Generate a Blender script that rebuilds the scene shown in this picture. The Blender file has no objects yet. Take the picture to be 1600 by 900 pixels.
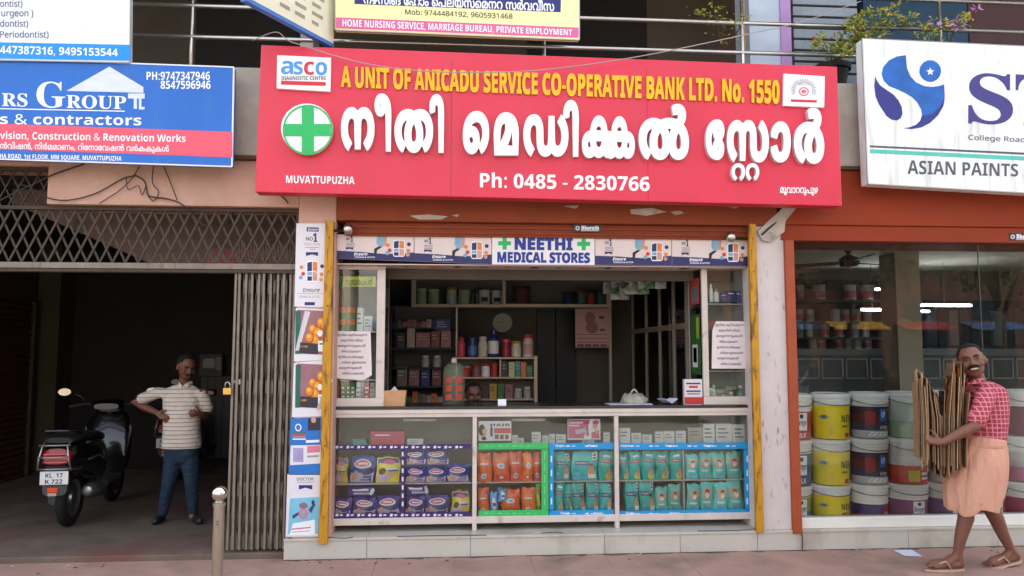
import bpy, bmesh, math, random, os
import numpy as np
from mathutils import Vector, Matrix, Euler
from mathutils.geometry import delaunay_2d_cdt
rnd = random.Random(7)
R = math.radians
SC = bpy.context.scene
COL = SC.collection
# ------------------------------------------------------------------ camera, sky, sun, exposure
F, YAW, PITCH, CAMH = 1200.0, R(4.2), R(4.7), 1.65
FWD = Vector((math.sin(YAW) * math.cos(PITCH), math.cos(YAW) * math.cos(PITCH), math.sin(PITCH)))
RGT = Vector((math.cos(YAW), -math.sin(YAW), 0))
UPV = RGT.cross(FWD)
def ray(px, py):
    return FWD + RGT * ((px - 800) / F) - UPV * ((py - 450) / F)
_r = ray(680, 871)
CAM = Vector((0, _r.y / _r.z * CAMH, CAMH))          # the plinth's foot is the plane y = 0
cd = bpy.data.cameras.new('camera'); cam = bpy.data.objects.new('camera', cd); COL.objects.link(cam)
cd.sensor_width = 36; cd.lens = F / 1600 * 36; cd.clip_end = 500; cd.clip_start = .05
cam.location = CAM; cam.rotation_euler = (R(90) + PITCH, 0, -YAW)
SC.camera = cam
SC.view_settings.view_transform = 'Standard'; SC.view_settings.look = 'None'
SC.view_settings.exposure = 2.4; SC.view_settings.gamma = 1
SC.cycles.use_denoising = True
SC.cycles.max_bounces = 10; SC.cycles.diffuse_bounces = 6; SC.cycles.transparent_max_bounces = 16
SC.cycles.sample_clamp_indirect = 6; SC.cycles.caustics_reflective = False; SC.cycles.caustics_refractive = False
SUN_EL, SUN_AZ = R(60), R(20)                        # azimuth from +y, clockwise: high behind the building, so the shopfront lies in open shade
W = bpy.data.worlds.new('World'); SC.world = W; W.use_nodes = True
nt = W.node_tree; sky = nt.nodes.new('ShaderNodeTexSky'); sky.sky_type = 'NISHITA'; sky.sun_disc = False
sky.sun_elevation = SUN_EL; sky.sun_rotation = SUN_AZ; sky.dust_density = 3.0; sky.air_density = 1.0; sky.ozone_density = .7
hs = nt.nodes.new('ShaderNodeHueSaturation'); hs.inputs['Saturation'].default_value = .45; nt.links.new(sky.outputs[0], hs.inputs['Color'])   # milky, humid sky
nt.links.new(hs.outputs[0], nt.nodes['Background'].inputs[0]); nt.nodes['Background'].inputs[1].default_value = .13
sl = bpy.data.lights.new('sun', 'SUN'); so = bpy.data.objects.new('sun', sl); COL.objects.link(so)
sl.energy = 4.0; sl.angle = R(1); sl.color = (1, .93, .84)
sd = Vector((math.sin(SUN_AZ) * math.cos(SUN_EL), math.cos(SUN_AZ) * math.cos(SUN_EL), math.sin(SUN_EL)))
so.rotation_euler = sd.to_track_quat('Z', 'Y').to_euler(); so.location = (0, -8, 14)
# ------------------------------------------------------------------ pixel of the photograph -> point on a real plane
def at(px, py, Y):
    d = ray(px, py); t = (Y - CAM.y) / d.y
    return CAM + d * t
def gz(px, py, z):
    d = ray(px, py); t = (z - CAM.z) / d.z
    return CAM + d * t
def onx(px, py, X):
    d = ray(px, py); t = (X - CAM.x) / d.x
    return CAM + d * t
# ------------------------------------------------------------------ materials
def S(c):
    if isinstance(c, str):
        c = [int(c[i:i + 2], 16) for i in (0, 2, 4)]
    return tuple(((x / 255) / 12.92 if x / 255 < .04045 else ((x / 255 + .055) / 1.055) ** 2.4) for x in c)
_mc = {}
def M(col, rough=.6, metal=0., var=.12, sc=6., bump=0., name=None, stretch=None, spec=.4, coat=0., dirt_shade=None, emis=0):
    key = (str(col), rough, metal, var, sc, bump, stretch, spec, coat, str(dirt_shade), emis)
    if key in _mc: return _mc[key]
    m = bpy.data.materials.new(name or 'mat_%d' % len(_mc)); m.use_nodes = True
    t = m.node_tree; b = t.nodes['Principled BSDF']; c = S(col)
    b.inputs['Roughness'].default_value = rough; b.inputs['Metallic'].default_value = metal
    b.inputs['Specular IOR Level'].default_value = spec; b.inputs['Coat Weight'].default_value = coat
    b.inputs['Base Color'].default_value = (*c, 1)
    if emis:
        b.inputs['Emission Color'].default_value = (*c, 1); b.inputs['Emission Strength'].default_value = emis
    if var or bump or dirt_shade:
        tc = t.nodes.new('ShaderNodeTexCoord'); src = tc.outputs['Object']
        if stretch:
            mp = t.nodes.new('ShaderNodeMapping'); mp.inputs['Scale'].default_value = stretch
            t.links.new(src, mp.inputs[0]); src = mp.outputs[0]
        n = t.nodes.new('ShaderNodeTexNoise'); n.inputs['Scale'].default_value = sc; n.inputs['Detail'].default_value = 6
        n.inputs['Roughness'].default_value = .65
        t.links.new(src, n.inputs['Vector'])
        cur = None
        if var:
            r = t.nodes.new('ShaderNodeValToRGB'); r.color_ramp.elements[0].position = .3; r.color_ramp.elements[1].position = .7
            r.color_ramp.elements[0].color = (*[max(0, x * (1 - var)) for x in c], 1)
            r.color_ramp.elements[1].color = (*[min(1, x * (1 + var)) for x in c], 1)
            t.links.new(n.outputs['Fac'], r.inputs[0]); cur = r.outputs[0]
        if dirt_shade:                                                  # (colour, threshold, softness, scale, stretch)
            dc, th, sf, ds, dst = dirt_shade
            mp = t.nodes.new('ShaderNodeMapping'); mp.inputs['Scale'].default_value = dst
            t.links.new(tc.outputs['Object'], mp.inputs[0])
            n2 = t.nodes.new('ShaderNodeTexNoise'); n2.inputs['Scale'].default_value = ds; n2.inputs['Detail'].default_value = 5
            t.links.new(mp.outputs[0], n2.inputs['Vector'])
            r2 = t.nodes.new('ShaderNodeValToRGB'); r2.color_ramp.elements[0].position = th; r2.color_ramp.elements[1].position = min(1, th + sf)
            t.links.new(n2.outputs['Fac'], r2.inputs[0])
            mx = t.nodes.new('ShaderNodeMixRGB'); t.links.new(r2.outputs[0], mx.inputs[0])
            if cur: t.links.new(cur, mx.inputs[1])
            else: mx.inputs[1].default_value = (*c, 1)
            mx.inputs[2].default_value = (*S(dc), 1); cur = mx.outputs[0]
        if cur:
            t.links.new(cur, b.inputs['Base Color'])
            if emis: t.links.new(cur, b.inputs['Emission Color'])
        if bump:
            bp = t.nodes.new('ShaderNodeBump'); bp.inputs['Strength'].default_value = bump; bp.inputs['Distance'].default_value = .01
            t.links.new(n.outputs['Fac'], bp.inputs['Height']); t.links.new(bp.outputs[0], b.inputs['Normal'])
    _mc[key] = m
    return m
def glass_mat(name, tint=(.95, .97, .96), ior=1.5, rough=0., haze=0.):
    m = bpy.data.materials.new(name); m.use_nodes = True; t = m.node_tree
    for n in list(t.nodes):
        if n.type != 'OUTPUT_MATERIAL': t.nodes.remove(n)
    out = t.nodes['Material Output']
    tr = t.nodes.new('ShaderNodeBsdfTransparent'); tr.inputs[0].default_value = (*tint, 1)
    gl = t.nodes.new('ShaderNodeBsdfGlossy'); gl.inputs['Roughness'].default_value = rough
    fr = t.nodes.new('ShaderNodeFresnel'); fr.inputs[0].default_value = ior
    mx = t.nodes.new('ShaderNodeMixShader')
    t.links.new(fr.outputs[0], mx.inputs[0]); t.links.new(tr.outputs[0], mx.inputs[1]); t.links.new(gl.outputs[0], mx.inputs[2])
    last = mx.outputs[0]
    if haze:                                                      # film of dust on the pane
        df = t.nodes.new('ShaderNodeBsdfDiffuse'); df.inputs[0].default_value = (.6, .6, .57, 1)
        n = t.nodes.new('ShaderNodeTexNoise'); n.inputs['Scale'].default_value = 2.5; n.inputs['Detail'].default_value = 5
        ml = t.nodes.new('ShaderNodeMath'); ml.operation = 'MULTIPLY'; ml.inputs[1].default_value = haze * 2
        t.links.new(n.outputs['Fac'], ml.inputs[0])
        m2 = t.nodes.new('ShaderNodeMixShader'); t.links.new(ml.outputs[0], m2.inputs[0])
        t.links.new(last, m2.inputs[1]); t.links.new(df.outputs[0], m2.inputs[2]); last = m2.outputs[0]
    t.links.new(last, out.inputs[0])
    return m
# ------------------------------------------------------------------ lettering
FD = bpy.utils.system_resource('DATAFILES', path='fonts')
def _font(fn):
    try: return bpy.data.fonts.load(os.path.join(FD, fn))
    except Exception: return None
FML = _font('NotoSansMalayalam-VariableFont_wdth,wght.woff2'); FMT = _font('NotoSansMath-Regular.woff2')
def style(s, st):
    base = {'b': (0x1D5D4, 0x1D5EE, 0x1D7EC), 'r': (0x1D5A0, 0x1D5BA, 0x1D7E2), 's': (0x1D400, 0x1D41A, 0x1D7CE)}[st]
    o = ''
    for c in s:
        if 'A' <= c <= 'Z': o += chr(base[0] + ord(c) - 65)
        elif 'a' <= c <= 'z': o += chr(base[1] + ord(c) - 97)
        elif '0' <= c <= '9': o += chr(base[2] + ord(c) - 48)
        else: o += c
    return o
_tc = {}
def glyphs(body, st='b', bold=0., res=3):
    """flat triangles of a line of writing: (verts [n,2] scaled to the unit box, tris, aspect)"""
    key = (body, st, bold, res)
    if key in _tc: return _tc[key]
    cu = bpy.data.curves.new('t', 'FONT'); cu.resolution_u = res
    f = FML if st == 'm' else FMT
    if f: cu.font = f
    cu.body = body if st == 'm' else style(body, st)
    ob = bpy.data.objects.new('t', cu); COL.objects.link(ob)
    cc = ob.to_curve(bpy.context.evaluated_depsgraph_get())
    cons = []
    for sp in cc.splines:
        if sp.type == 'BEZIER':
            P = sp.bezier_points; n = len(P); q = []
            for i in range(n):
                a, b = P[i], P[(i + 1) % n]
                p0, p1, p2, p3 = (np.array(v[:2]) for v in (a.co, a.handle_right, b.handle_left, b.co))
                k = 1 if (np.linalg.norm(np.cross(p1 - p0, p3 - p0)) < 1e-6 and np.linalg.norm(np.cross(p2 - p0, p3 - p0)) < 1e-6) else res
                for j in range(k):
                    s = j / k
                    q.append((1 - s) ** 3 * p0 + 3 * s * (1 - s) ** 2 * p1 + 3 * s * s * (1 - s) * p2 + s ** 3 * p3)
        else: q = [np.array(p.co[:2]) for p in sp.points]
        if len(q) > 2: cons.append(np.array(q))
    ob.to_curve_clear(); COL.objects.unlink(ob); bpy.data.objects.remove(ob); bpy.data.curves.remove(cu)
    if bold:
        A = sum(float(np.sum(c[:, 0] * np.roll(c[:, 1], -1) - c[:, 1] * np.roll(c[:, 0], -1))) for c in cons)
        sg = 1 if A < 0 else -1
        for i, c in enumerate(cons):
            t1 = np.roll(c, -1, 0) - c; t1 /= np.linalg.norm(t1, axis=1)[:, None] + 1e-9
            t0 = np.roll(t1, 1, 0); t = t0 + t1; t /= np.linalg.norm(t, axis=1)[:, None] + 1e-9
            cons[i] = c + sg * bold * np.stack([-t[:, 1], t[:, 0]], 1)
    cons.sort(key=lambda c: c[:, 0].min())
    groups = []
    for c in cons:
        if groups and c[:, 0].min() <= groups[-1][1]:
            groups[-1][0].append(c); groups[-1][1] = max(groups[-1][1], c[:, 0].max())
        else: groups.append([[c], c[:, 0].max()])
    V, T = [], []
    for g, _ in groups:
        pts, ed = [], []
        for c in g:
            o = len(pts); n = len(c); pts += [Vector(p) for p in c]; ed += [(o + i, o + (i + 1) % n) for i in range(n)]
        vo, _, fo, _, _, _ = delaunay_2d_cdt(pts, ed, [], 0, 1e-5)
        vo = np.array([v[:] for v in vo]); fo = np.array([f for f in fo if len(f) == 3])
        if not len(fo): continue
        cen = vo[fo].mean(1); wn = np.zeros(len(cen))
        a = np.concatenate(g); b = np.concatenate([np.roll(c, -1, 0) for c in g])
        y = cen[:, 1][:, None]; x = cen[:, 0][:, None]
        up = (a[None, :, 1] <= y) & (b[None, :, 1] > y); dn = (a[None, :, 1] > y) & (b[None, :, 1] <= y)
        cr = (b[None, :, 0] - a[None, :, 0]) * (y - a[None, :, 1]) - (x - a[None, :, 0]) * (b[None, :, 1] - a[None, :, 1])
        wn = (up & (cr > 0)).sum(1) - (dn & (cr < 0)).sum(1)
        keep = fo[wn != 0]; o = sum(len(v) for v in V); V.append(vo); T.append(keep + o)
    if not V: return np.zeros((0, 2)), np.zeros((0, 3), int), 1
    V = np.concatenate(V); T = np.concatenate(T)
    used = np.unique(T); mp = np.zeros(len(V), int); mp[used] = np.arange(len(used)); V = V[used]; T = mp[T]
    lo, hi = V.min(0), V.max(0); asp = (hi - lo)[0] / max(1e-6, (hi - lo)[1])
    V = (V - lo) / np.maximum(hi - lo, 1e-6)
    _tc[key] = (V, T, asp)
    return _tc[key]
# ------------------------------------------------------------------ mesh building
class MB:
    def __init__(s): s.v, s.f, s.m, s.mats = [], [], [], []
    def mi(s, mat):
        if mat not in s.mats: s.mats.append(mat)
        return s.mats.index(mat)
    def add(s, V, Fc, mat):
        o = len(s.v); k = s.mi(mat); s.v += [tuple(p) for p in V]
        s.f += [tuple(i + o for i in f) for f in Fc]; s.m += [k] * len(Fc); return s
    def box(s, x0, x1, y0, y1, z0, z1, mat):
        x0, x1 = sorted((x0, x1)); y0, y1 = sorted((y0, y1)); z0, z1 = sorted((z0, z1))
        V = [(x, y, z) for z in (z0, z1) for y in (y0, y1) for x in (x0, x1)]
        return s.add(V, [(0, 2, 3, 1), (4, 5, 7, 6), (0, 1, 5, 4), (2, 6, 7, 3), (0, 4, 6, 2), (1, 3, 7, 5)], mat)
    def pbox(s, a, b, c, d, Y, dep, mat):                        # photo rectangle a..b x c..d, front on plane Y, depth behind it
        m = (c + d) / 2; n = (a + b) / 2
        return s.box(at(a, m, Y).x, at(b, m, Y).x, Y, Y + dep, at(n, c, Y).z, at(n, d, Y).z, mat)
    def prism(s, pts, Y0, Y1, mat):                              # pts: (x, z) outline
        n = len(pts); V = [(x, Y0, z) for x, z in pts] + [(x, Y1, z) for x, z in pts]
        return s.add(V, [tuple(range(n)), tuple(range(2 * n - 1, n - 1, -1))] + [(i, i + n, (i + 1) % n + n, (i + 1) % n) for i in range(n)], mat)
    def pprism(s, pts, Y, dep, mat):
        q = [at(x, y, Y) for x, y in pts]; return s.prism([(p.x, p.z) for p in q], Y, Y + dep, mat)
    def ppoly(s, pts, Y, mat):
        return s.add([at(x, y, Y) for x, y in pts], [tuple(range(len(pts)))], mat)
    def pell(s, cx, cy, rx, ry, Y, mat, n=24, a0=0, a1=360, inner=0.):
        k = n if a1 - a0 >= 360 else n + 1
        an = [R(a0 + (a1 - a0) * i / n) for i in range(k)]
        o = [at(cx + rx * math.cos(t), cy - ry * math.sin(t), Y) for t in an]
        if inner:
            q = [at(cx + rx * inner * math.cos(t), cy - ry * inner * math.sin(t), Y) for t in an]
            return s.add(o + q, [(i, (i + 1) % k, (i + 1) % k + k, i + k) for i in range(k if a1 - a0 >= 360 else k - 1)], mat)
        if a1 - a0 < 360: o.append(at(cx, cy, Y))
        return s.add(o, [tuple(range(len(o)))], mat)
    def ptext(s, body, q, Y, mat, st='b', bold=0., ext=0., side=None, shear=0., res=3, wrap=None):
        """q = (x0, x1, y0, y1) or four corners TL TR BR BL in photo pixels; ext = thickness standing out towards the street"""
        V, T, _ = glyphs(body, st, bold, res)
        if len(q) == 4 and not isinstance(q[0], tuple): q = ((q[0], q[2]), (q[1], q[2]), (q[1], q[3]), (q[0], q[3]))
        TL, TR, BR, BL = (np.array(p, float) for p in q)
        out = []
        for u, v in V:
            uu = u + shear * v
            p = (TL * (1 - uu) + TR * uu) * v + (BL * (1 - uu) + BR * uu) * (1 - v)
            out.append(at(p[0], p[1], Y))
        return s._flat(out, T, mat, ext, side)
    def text(s, body, fn, mat, st='b', bold=0., res=2):          # fn(u, v) -> point
        V, T, _ = glyphs(body, st, bold, res)
        return s.add([fn(u, v) for u, v in V], [tuple(t) for t in T], mat)
    def _flat(s, out, T, mat, ext, side):
        if ext:
            n = len(out); cnt = {}
            for t in T:
                for i in range(3):
                    a, b = int(t[i]), int(t[(i + 1) % 3]); cnt.setdefault((min(a, b), max(a, b)), []).append((a, b))
            s.add([(p.x, p.y - ext, p.z) for p in out], [tuple(t) for t in T], mat)
            sv, sf = [], []
            for k, l in cnt.items():
                if len(l) == 1:
                    a, b = out[l[0][0]], out[l[0][1]]; o = len(sv)
                    sv += [(a.x, a.y - ext, a.z), (a.x, a.y, a.z), (b.x, b.y, b.z), (b.x, b.y - ext, b.z)]; sf.append((o, o + 1, o + 2, o + 3))
            return s.add(sv, sf, side or mat)
        return s.add(out, [tuple(t) for t in T], mat)
    def tube(s, pts, r, mat, n=8, cap=True):
        pts = [Vector(p) for p in pts]; rr = r if isinstance(r, (list, tuple)) else [r] * len(pts)
        V, Fc = [], []; prev = None
        for i, p in enumerate(pts):
            t = (pts[min(i + 1, len(pts) - 1)] - pts[max(i - 1, 0)]).normalized()
            if prev is None:
                prev = t.orthogonal().normalized()
            a = (prev - t * prev.dot(t)).normalized(); prev = a; b = t.cross(a)
            q = rr[i]; qa, qb = q if isinstance(q, (tuple, list)) else (q, q)
            V += [p + a * (math.cos(2 * math.pi * j / n) * qa) + b * (math.sin(2 * math.pi * j / n) * qb) for j in range(n)]
        for i in range(len(pts) - 1):
            Fc += [(i * n + j, i * n + (j + 1) % n, (i + 1) * n + (j + 1) % n, (i + 1) * n + j) for j in range(n)]
        if cap: Fc += [tuple(range(n - 1, -1, -1)), tuple(range((len(pts) - 1) * n, len(pts) * n))]
        return s.add(V, Fc, mat)
    def lathe(s, prof, c, mat, n=24, ax='z', mats=None):         # profile (r, h); mats: one per span
        V, Fc = [], []; c = Vector(c)
        for r, h in prof:
            for j in range(n):
                a = 2 * math.pi * j / n; x, y = r * math.cos(a), r * math.sin(a)
                V.append(c + Vector({'z': (x, y, h), 'y': (x, h, y), 'x': (h, x, y)}[ax]))
        if mats:
            for i in range(len(prof) - 1):
                s.add(V[i * n:(i + 2) * n], [(j, (j + 1) % n, (j + 1) % n + n, j + n) for j in range(n)], mats[i])
            return s
        for i in range(len(prof) - 1):
            Fc += [(i * n + j, i * n + (j + 1) % n, (i + 1) * n + (j + 1) % n, (i + 1) * n + j) for j in range(n)]
        return s.add(V, Fc, mat)
    def ball(s, c, r, mat, n=12, m=8):
        r = r if isinstance(r, (tuple, list)) else (r, r, r); V = []
        for i in range(m + 1):
            t = math.pi * i / m
            for j in range(n):
                a = 2 * math.pi * j / n
                V.append((c[0] + r[0] * math.sin(t) * math.cos(a), c[1] + r[1] * math.sin(t) * math.sin(a), c[2] - r[2] * math.cos(t)))
        return s.add(V, [(i * n + j, i * n + (j + 1) % n, (i + 1) * n + (j + 1) % n, (i + 1) * n + j) for i in range(m) for j in range(n)], mat)
    def build(s, name, parent=None, bevel=0., smooth=False, local=False, seg=2, origin=None):
        me = bpy.data.meshes.new(name)
        off = Vector((0, 0, 0))
        if parent is not None and not local:
            p = parent
            while p: off += p.location; p = p.parent
        if origin is not None: off = Vector(origin)
        me.from_pydata([(Vector(v) - off)[:] for v in s.v], [], s.f)
        for m in s.mats: me.materials.append(m)
        me.polygons.foreach_set('material_index', s.m)
        if smooth: me.polygons.foreach_set('use_smooth', [True] * len(me.polygons))
        me.update()
        o = bpy.data.objects.new(name, me); COL.objects.link(o)
        if parent is not None: o.parent = parent
        if origin is not None: o.location = off
        if smooth or bevel:
            bm = bmesh.new(); bm.from_mesh(me); bmesh.ops.remove_doubles(bm, verts=bm.verts, dist=1e-5)
            bmesh.ops.recalc_face_normals(bm, faces=bm.faces); bm.to_mesh(me); bm.free()
        if bevel:
            b = o.modifiers.new('bevel', 'BEVEL'); b.width = bevel; b.segments = seg; b.limit_method = 'ANGLE'; b.angle_limit = R(40)
        return o
def sharp(o, ang=35):                                            # smooth shading that keeps hard edges
    me = o.data; bm = bmesh.new(); bm.from_mesh(me)
    for e in bm.edges: e.smooth = not (len(e.link_faces) == 2 and e.calc_face_angle(0) > R(ang))
    for f in bm.faces: f.smooth = True
    bm.to_mesh(me); bm.free(); return o
def tag(o, label, cat, group=None, kind=None):
    o['label'] = label; o['category'] = cat
    if group: o['group'] = group
    if kind: o['kind'] = kind
    return o
def thing(name, label, cat, loc=(0, 0, 0), group=None, rotz=0.):
    o = bpy.data.objects.new(name, None); COL.objects.link(o); o.location = loc; o.rotation_euler = (0, 0, rotz); o.empty_display_size = .1
    return tag(o, label, cat, group)
def struct(o): o['kind'] = 'structure'; return o
def dup(root, loc=None, label=None, rotz=None):
    r = root.copy(); COL.objects.link(r)
    for ch in list(root.children):
        c = ch.copy(); COL.objects.link(c); c.parent = r
        for g in list(ch.children):
            d = g.copy(); COL.objects.link(d); d.parent = c
    if loc is not None: r.location = loc
    if rotz is not None: r.rotation_euler = (0, 0, rotz)
    if label: r['label'] = label
    return r
ORD = ['first', 'second', 'third', 'fourth', 'fifth', 'sixth', 'seventh', 'eighth', 'ninth', 'tenth', 'eleventh', 'twelfth']
# ------------------------------------------------------------------ setting: ground, pavement, road
ZP = at(680, 838, 0).z                                           # top of the shop plinth
m_pave = M((164, 130, 116), .8, 0, .18, 1.6, .2, 'red_paving', dirt_shade=((122, 102, 88), .5, .25, 1.7, (1, 1, 1)))
m_asph = M((112, 108, 102), .9, 0, .2, 9, .4, 'asphalt')
m_conc = M((104, 90, 78), .85, 0, .3, 3, .3, 'passage_concrete', dirt_shade=((110, 72, 64), .5, .2, .9, (1, 1, 1)))
g = MB().box(-60, 60, -60, 0, -.6, -.16, m_asph).build('road'); struct(g)
g = MB()
nx = 46
for i in range(nx):                                              # slabs with fine joints
    x0 = -14 + 28 / nx * i
    for j in range(7):
        y0 = -3.3 + j * .48
        g.box(x0 + .0012, x0 + 28 / nx - .0012, y0 + .0012, y0 + .4788, -.02, rnd.uniform(-.001, .001), m_pave)
g.box(-14, 14, -3.3, .06, -.16, -.006, M((134, 112, 106), .9, 0, .2, 9, 0, 'paving_joint'))
struct(g.build('pavement'))
g = MB()
for k in range(70):
    x = rnd.uniform(-3.5, 6); y = -abs(rnd.gauss(0, .12)) - .02 if rnd.random() < .7 else rnd.uniform(-1.4, -.1); s_ = rnd.uniform(.006, .022); a = rnd.uniform(0, 6)
    g.add([(x + s_ * math.cos(a + q) * w, y + s_ * math.sin(a + q) * w, .003 + .006 * (i % 2)) for i, (q, w) in enumerate(((0, 1), (1.2, .6), (2.9, 1), (4.4, .5)))], [(0, 1, 2, 3)], M(rnd.choice([(120, 104, 84), (96, 84, 60), (196, 190, 180), (84, 72, 62)]), .9, 0, .2, 9, name='litter_scrap'))
o = g.build('litter'); o['kind'] = 'stuff'
g = MB(); m_contact = M((96, 82, 70), .95, 0, .3, 12, .2, 'dust_contact_shade'); x = -1.35                 # dust sheets with contact darkening painted in, along the foot of the plinth
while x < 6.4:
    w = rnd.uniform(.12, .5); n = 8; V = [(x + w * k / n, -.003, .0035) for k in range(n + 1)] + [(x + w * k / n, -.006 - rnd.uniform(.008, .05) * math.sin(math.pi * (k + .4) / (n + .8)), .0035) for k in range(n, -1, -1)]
    g.add(V, [tuple(range(len(V)))], m_contact); x += w + rnd.uniform(-.02, .12)
o = g.build('dirt_shade'); o['kind'] = 'stuff'
struct(MB().box(-14, 14, -3.46, -3.3, -.17, .005, M((150, 146, 138), .85, 0, .15, 5, .2, 'kerb_stone')).build('kerb', bevel=.02))
ZF = .045
struct(MB().box(-6.2, at(462, 840, .06).x, .06, 5.4, -.1, ZF, m_conc).build('passage_floor', bevel=.008))
# ------------------------------------------------------------------ the shop building
m_pink = M((196, 156, 138), .8, 0, .1, 5, .08, 'pink_wall', dirt_shade=((176, 140, 124), .55, .3, 2.2, (1, 1, .5)))
m_grey = M((176, 170, 158), .9, 0, .18, 4, .2, 'grey_parapet', dirt_shade=((104, 98, 88), .52, .22, 3, (2.2, 1, .35)))
m_white = M((204, 194, 190), .75, 0, .07, 5, .1, 'white_pillar', dirt_shade=((140, 126, 120), .63, .12, 13, (1.8, 1, .6)))
m_orange = M((132, 58, 28), .75, 0, .12, 2.5, .05, 'orange_paint', dirt_shade=((128, 72, 50), .64, .12, 4, (.6, 1, 2)))
m_orange2 = M((140, 50, 16), .75, 0, .12, 2.5, .04, 'orange_paint_clean', stretch=(.4, 1, 1.5))
m_tile = M((192, 186, 174), .35, 0, .06, 3, 0, 'plinth_tile', dirt_shade=((150, 140, 124), .54, .2, 3, (1, 1, .6)))
m_dark = M((58, 52, 46), .85, 0, .2, 3, .1, 'dark_wall')
m_yel = M((190, 136, 26), .55, 0, .16, 7, .1, 'yellow_paint', dirt_shade=((104, 66, 28), .52, .14, 9, (3, 1, .5)))
bld = thing('shop_building', 'two storey building with pink and orange shopfront walls above a tiled plinth', 'building', (0, .5, 0))
g = MB()
xs = [443, 573, 735, 945, 1063, 1184, 1253, 1420, 1560, 1700, 1860, 2040, 2300, 2600]
for a, b in zip(xs, xs[1:]):
    xa, xb = at(a, 855, 0).x, at(b, 855, 0).x
    g.box(xa + .0015, xb - .0015, 0, .02, 0.002, ZP - .02, m_tile)
    g.box(xa + .001, xb - .001, -.008, .34, ZP - .02, ZP, m_tile)
    g.box(xa + .001, xb - .001, .342, 1.1, ZP - .02, ZP - .002, m_tile)
g.box(at(444, 855, 0).x, 9.2, .02, 1.1, 0, ZP - .021, M((150, 148, 142), .8, name='plinth_core'))
g.build('plinth', bld, bevel=.003)
m_crk = M((52, 46, 42), .9, name='grime_line')
for P in ([(502, 839.5), (540, 841), (552, 839)], [(620, 838), (700, 836.5), (760, 836)], [(845, 833), (868, 831.5), (880, 832.5)], [(1090, 829.5), (1150, 829), (1180, 826)], [(1253, 832), (1254.5, 845), (1253.5, 860)]):
    q = [at(x, y, -.0095) for x, y in P]; MB().tube(q, .003, m_crk, 5).build('grime_line', bld)
XPL0, XPL1 = at(461, 600, .02).x, at(521, 600, .02).x            # left pillar
XPR0, XPR1 = at(1178, 600, .02).x, at(1236, 600, .02).x          # right pillar
ZB = at(680, 318, .02).z                                         # underside of the pink beam / lintels
ZT = at(380, 251, .02).z                                         # top of the beam, foot of the parapet
MB().box(XPL0, XPL1, .012, .5, ZP, ZT, m_pink).build('left_pillar', bld, bevel=.006)
MB().box(XPR0, XPR1, .012, .6, ZP, ZT, m_white).build('right_pillar', bld, bevel=.006)
zb = at(300, 322, .03).z; zb2 = at(40, 258, .03).z
xbl = at(75, 300, .03).x
MB().box(xbl, XPL0 - .002, .016, .42, zb, ZT, m_pink).build('beam', bld, bevel=.006)
MB().box(-6.3, xbl - .002, .03, .42, zb2, ZT, m_pink).build('beam', bld, bevel=.006)
# parapet of the balcony and the slab under it
ZPT = at(380, 105, -.02).z
g = MB().box(-6.3, 9.3, -.02, .12, ZT + .03, ZPT, m_grey).build('parapet', bld, bevel=.008)
g = MB().box(-6.3, 9.3, -.05, .5, ZT + .001, ZT + .029, M((92, 66, 48), .85, 0, .3, 9, .2, 'brown_slab')); g.build('slab_edge', bld)
MB().box(-6.3, 9.3, .125, 5.6, ZT + .03, ZT + .16, m_grey).build('balcony_floor', bld)
# upper storey behind the railing
g = MB(); g.box(-6.3, 9.3, 2.2, 2.35, ZT + .16, 6.6, M((96, 86, 76), .85, 0, .18, 1.2, .1, 'upper_wall'))
g.box(-2.9, -1.5, 2.17, 2.198, ZT + .16, 6.2, M((40, 36, 34), .7, name='upper_door')); g.box(.8, 2.2, 2.17, 2.198, ZT + .16, 6.2, M((34, 30, 28), .7, name='upper_door2'))
g.build('upper_wall', bld)
MB().box(-6.3, 9.3, -.3, 5.6, 5.9, 6.05, m_grey).build('upper_ceiling', bld)  # unseen slab, put in to keep the balcony dark
MB().box(-9, 12, -.3, 12, 9.3, 9.5, m_grey).box(-9, 12, .6, .8, 6.06, 9.29, m_pink).build('roof', bld)  # unseen top storey and roof, raised to keep the front in shade
m_pale = M((186, 200, 214), .7, 0, .08, 3, .05, 'pale_blue_column'); m_pur = M((176, 140, 190), .7, 0, .08, 4, name='purple_trim')
g = MB().box(at(1171, 40, .35).x, at(1219, 40, .35).x, .35, .7, ZT + .17, 5.89, m_pale).build('upper_column', bld)
g = MB().box(at(1220, 40, .33).x, at(1236, 40, .33).x, .33, .7, ZT + .17, 5.89, m_pur).build('upper_column_trim', bld)
MB().box(at(470, 40, .6).x, at(490, 40, .6).x, .6, .9, ZT + .17, 5.89, M((205, 200, 190), .7, name='upper_column2')).build('upper_column', bld)
g = MB(); x0, x1 = at(1240, 40, .5).x, at(1340, 40, .5).x; zz = ZT + .3
for k in range(14): g.box(x0, x1, .5, .53, zz + k * .11, zz + k * .11 + .085, M((140, 150, 158), .5, 0, .1, name='louver'))
g.build('louvre_window', bld)
g = MB().box(at(1350, 40, .9).x, at(1512, 40, .9).x, .9, .98, ZT + .17, 5.89, M((28, 64, 88), .6, name='blue_panel'))
g.box(at(1514, 40, .9).x, 6.3, .9, .98, ZT + .17, 5.89, M((74, 42, 46), .6, name='maroon_panel')); g.build('upper_panel', bld)
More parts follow.
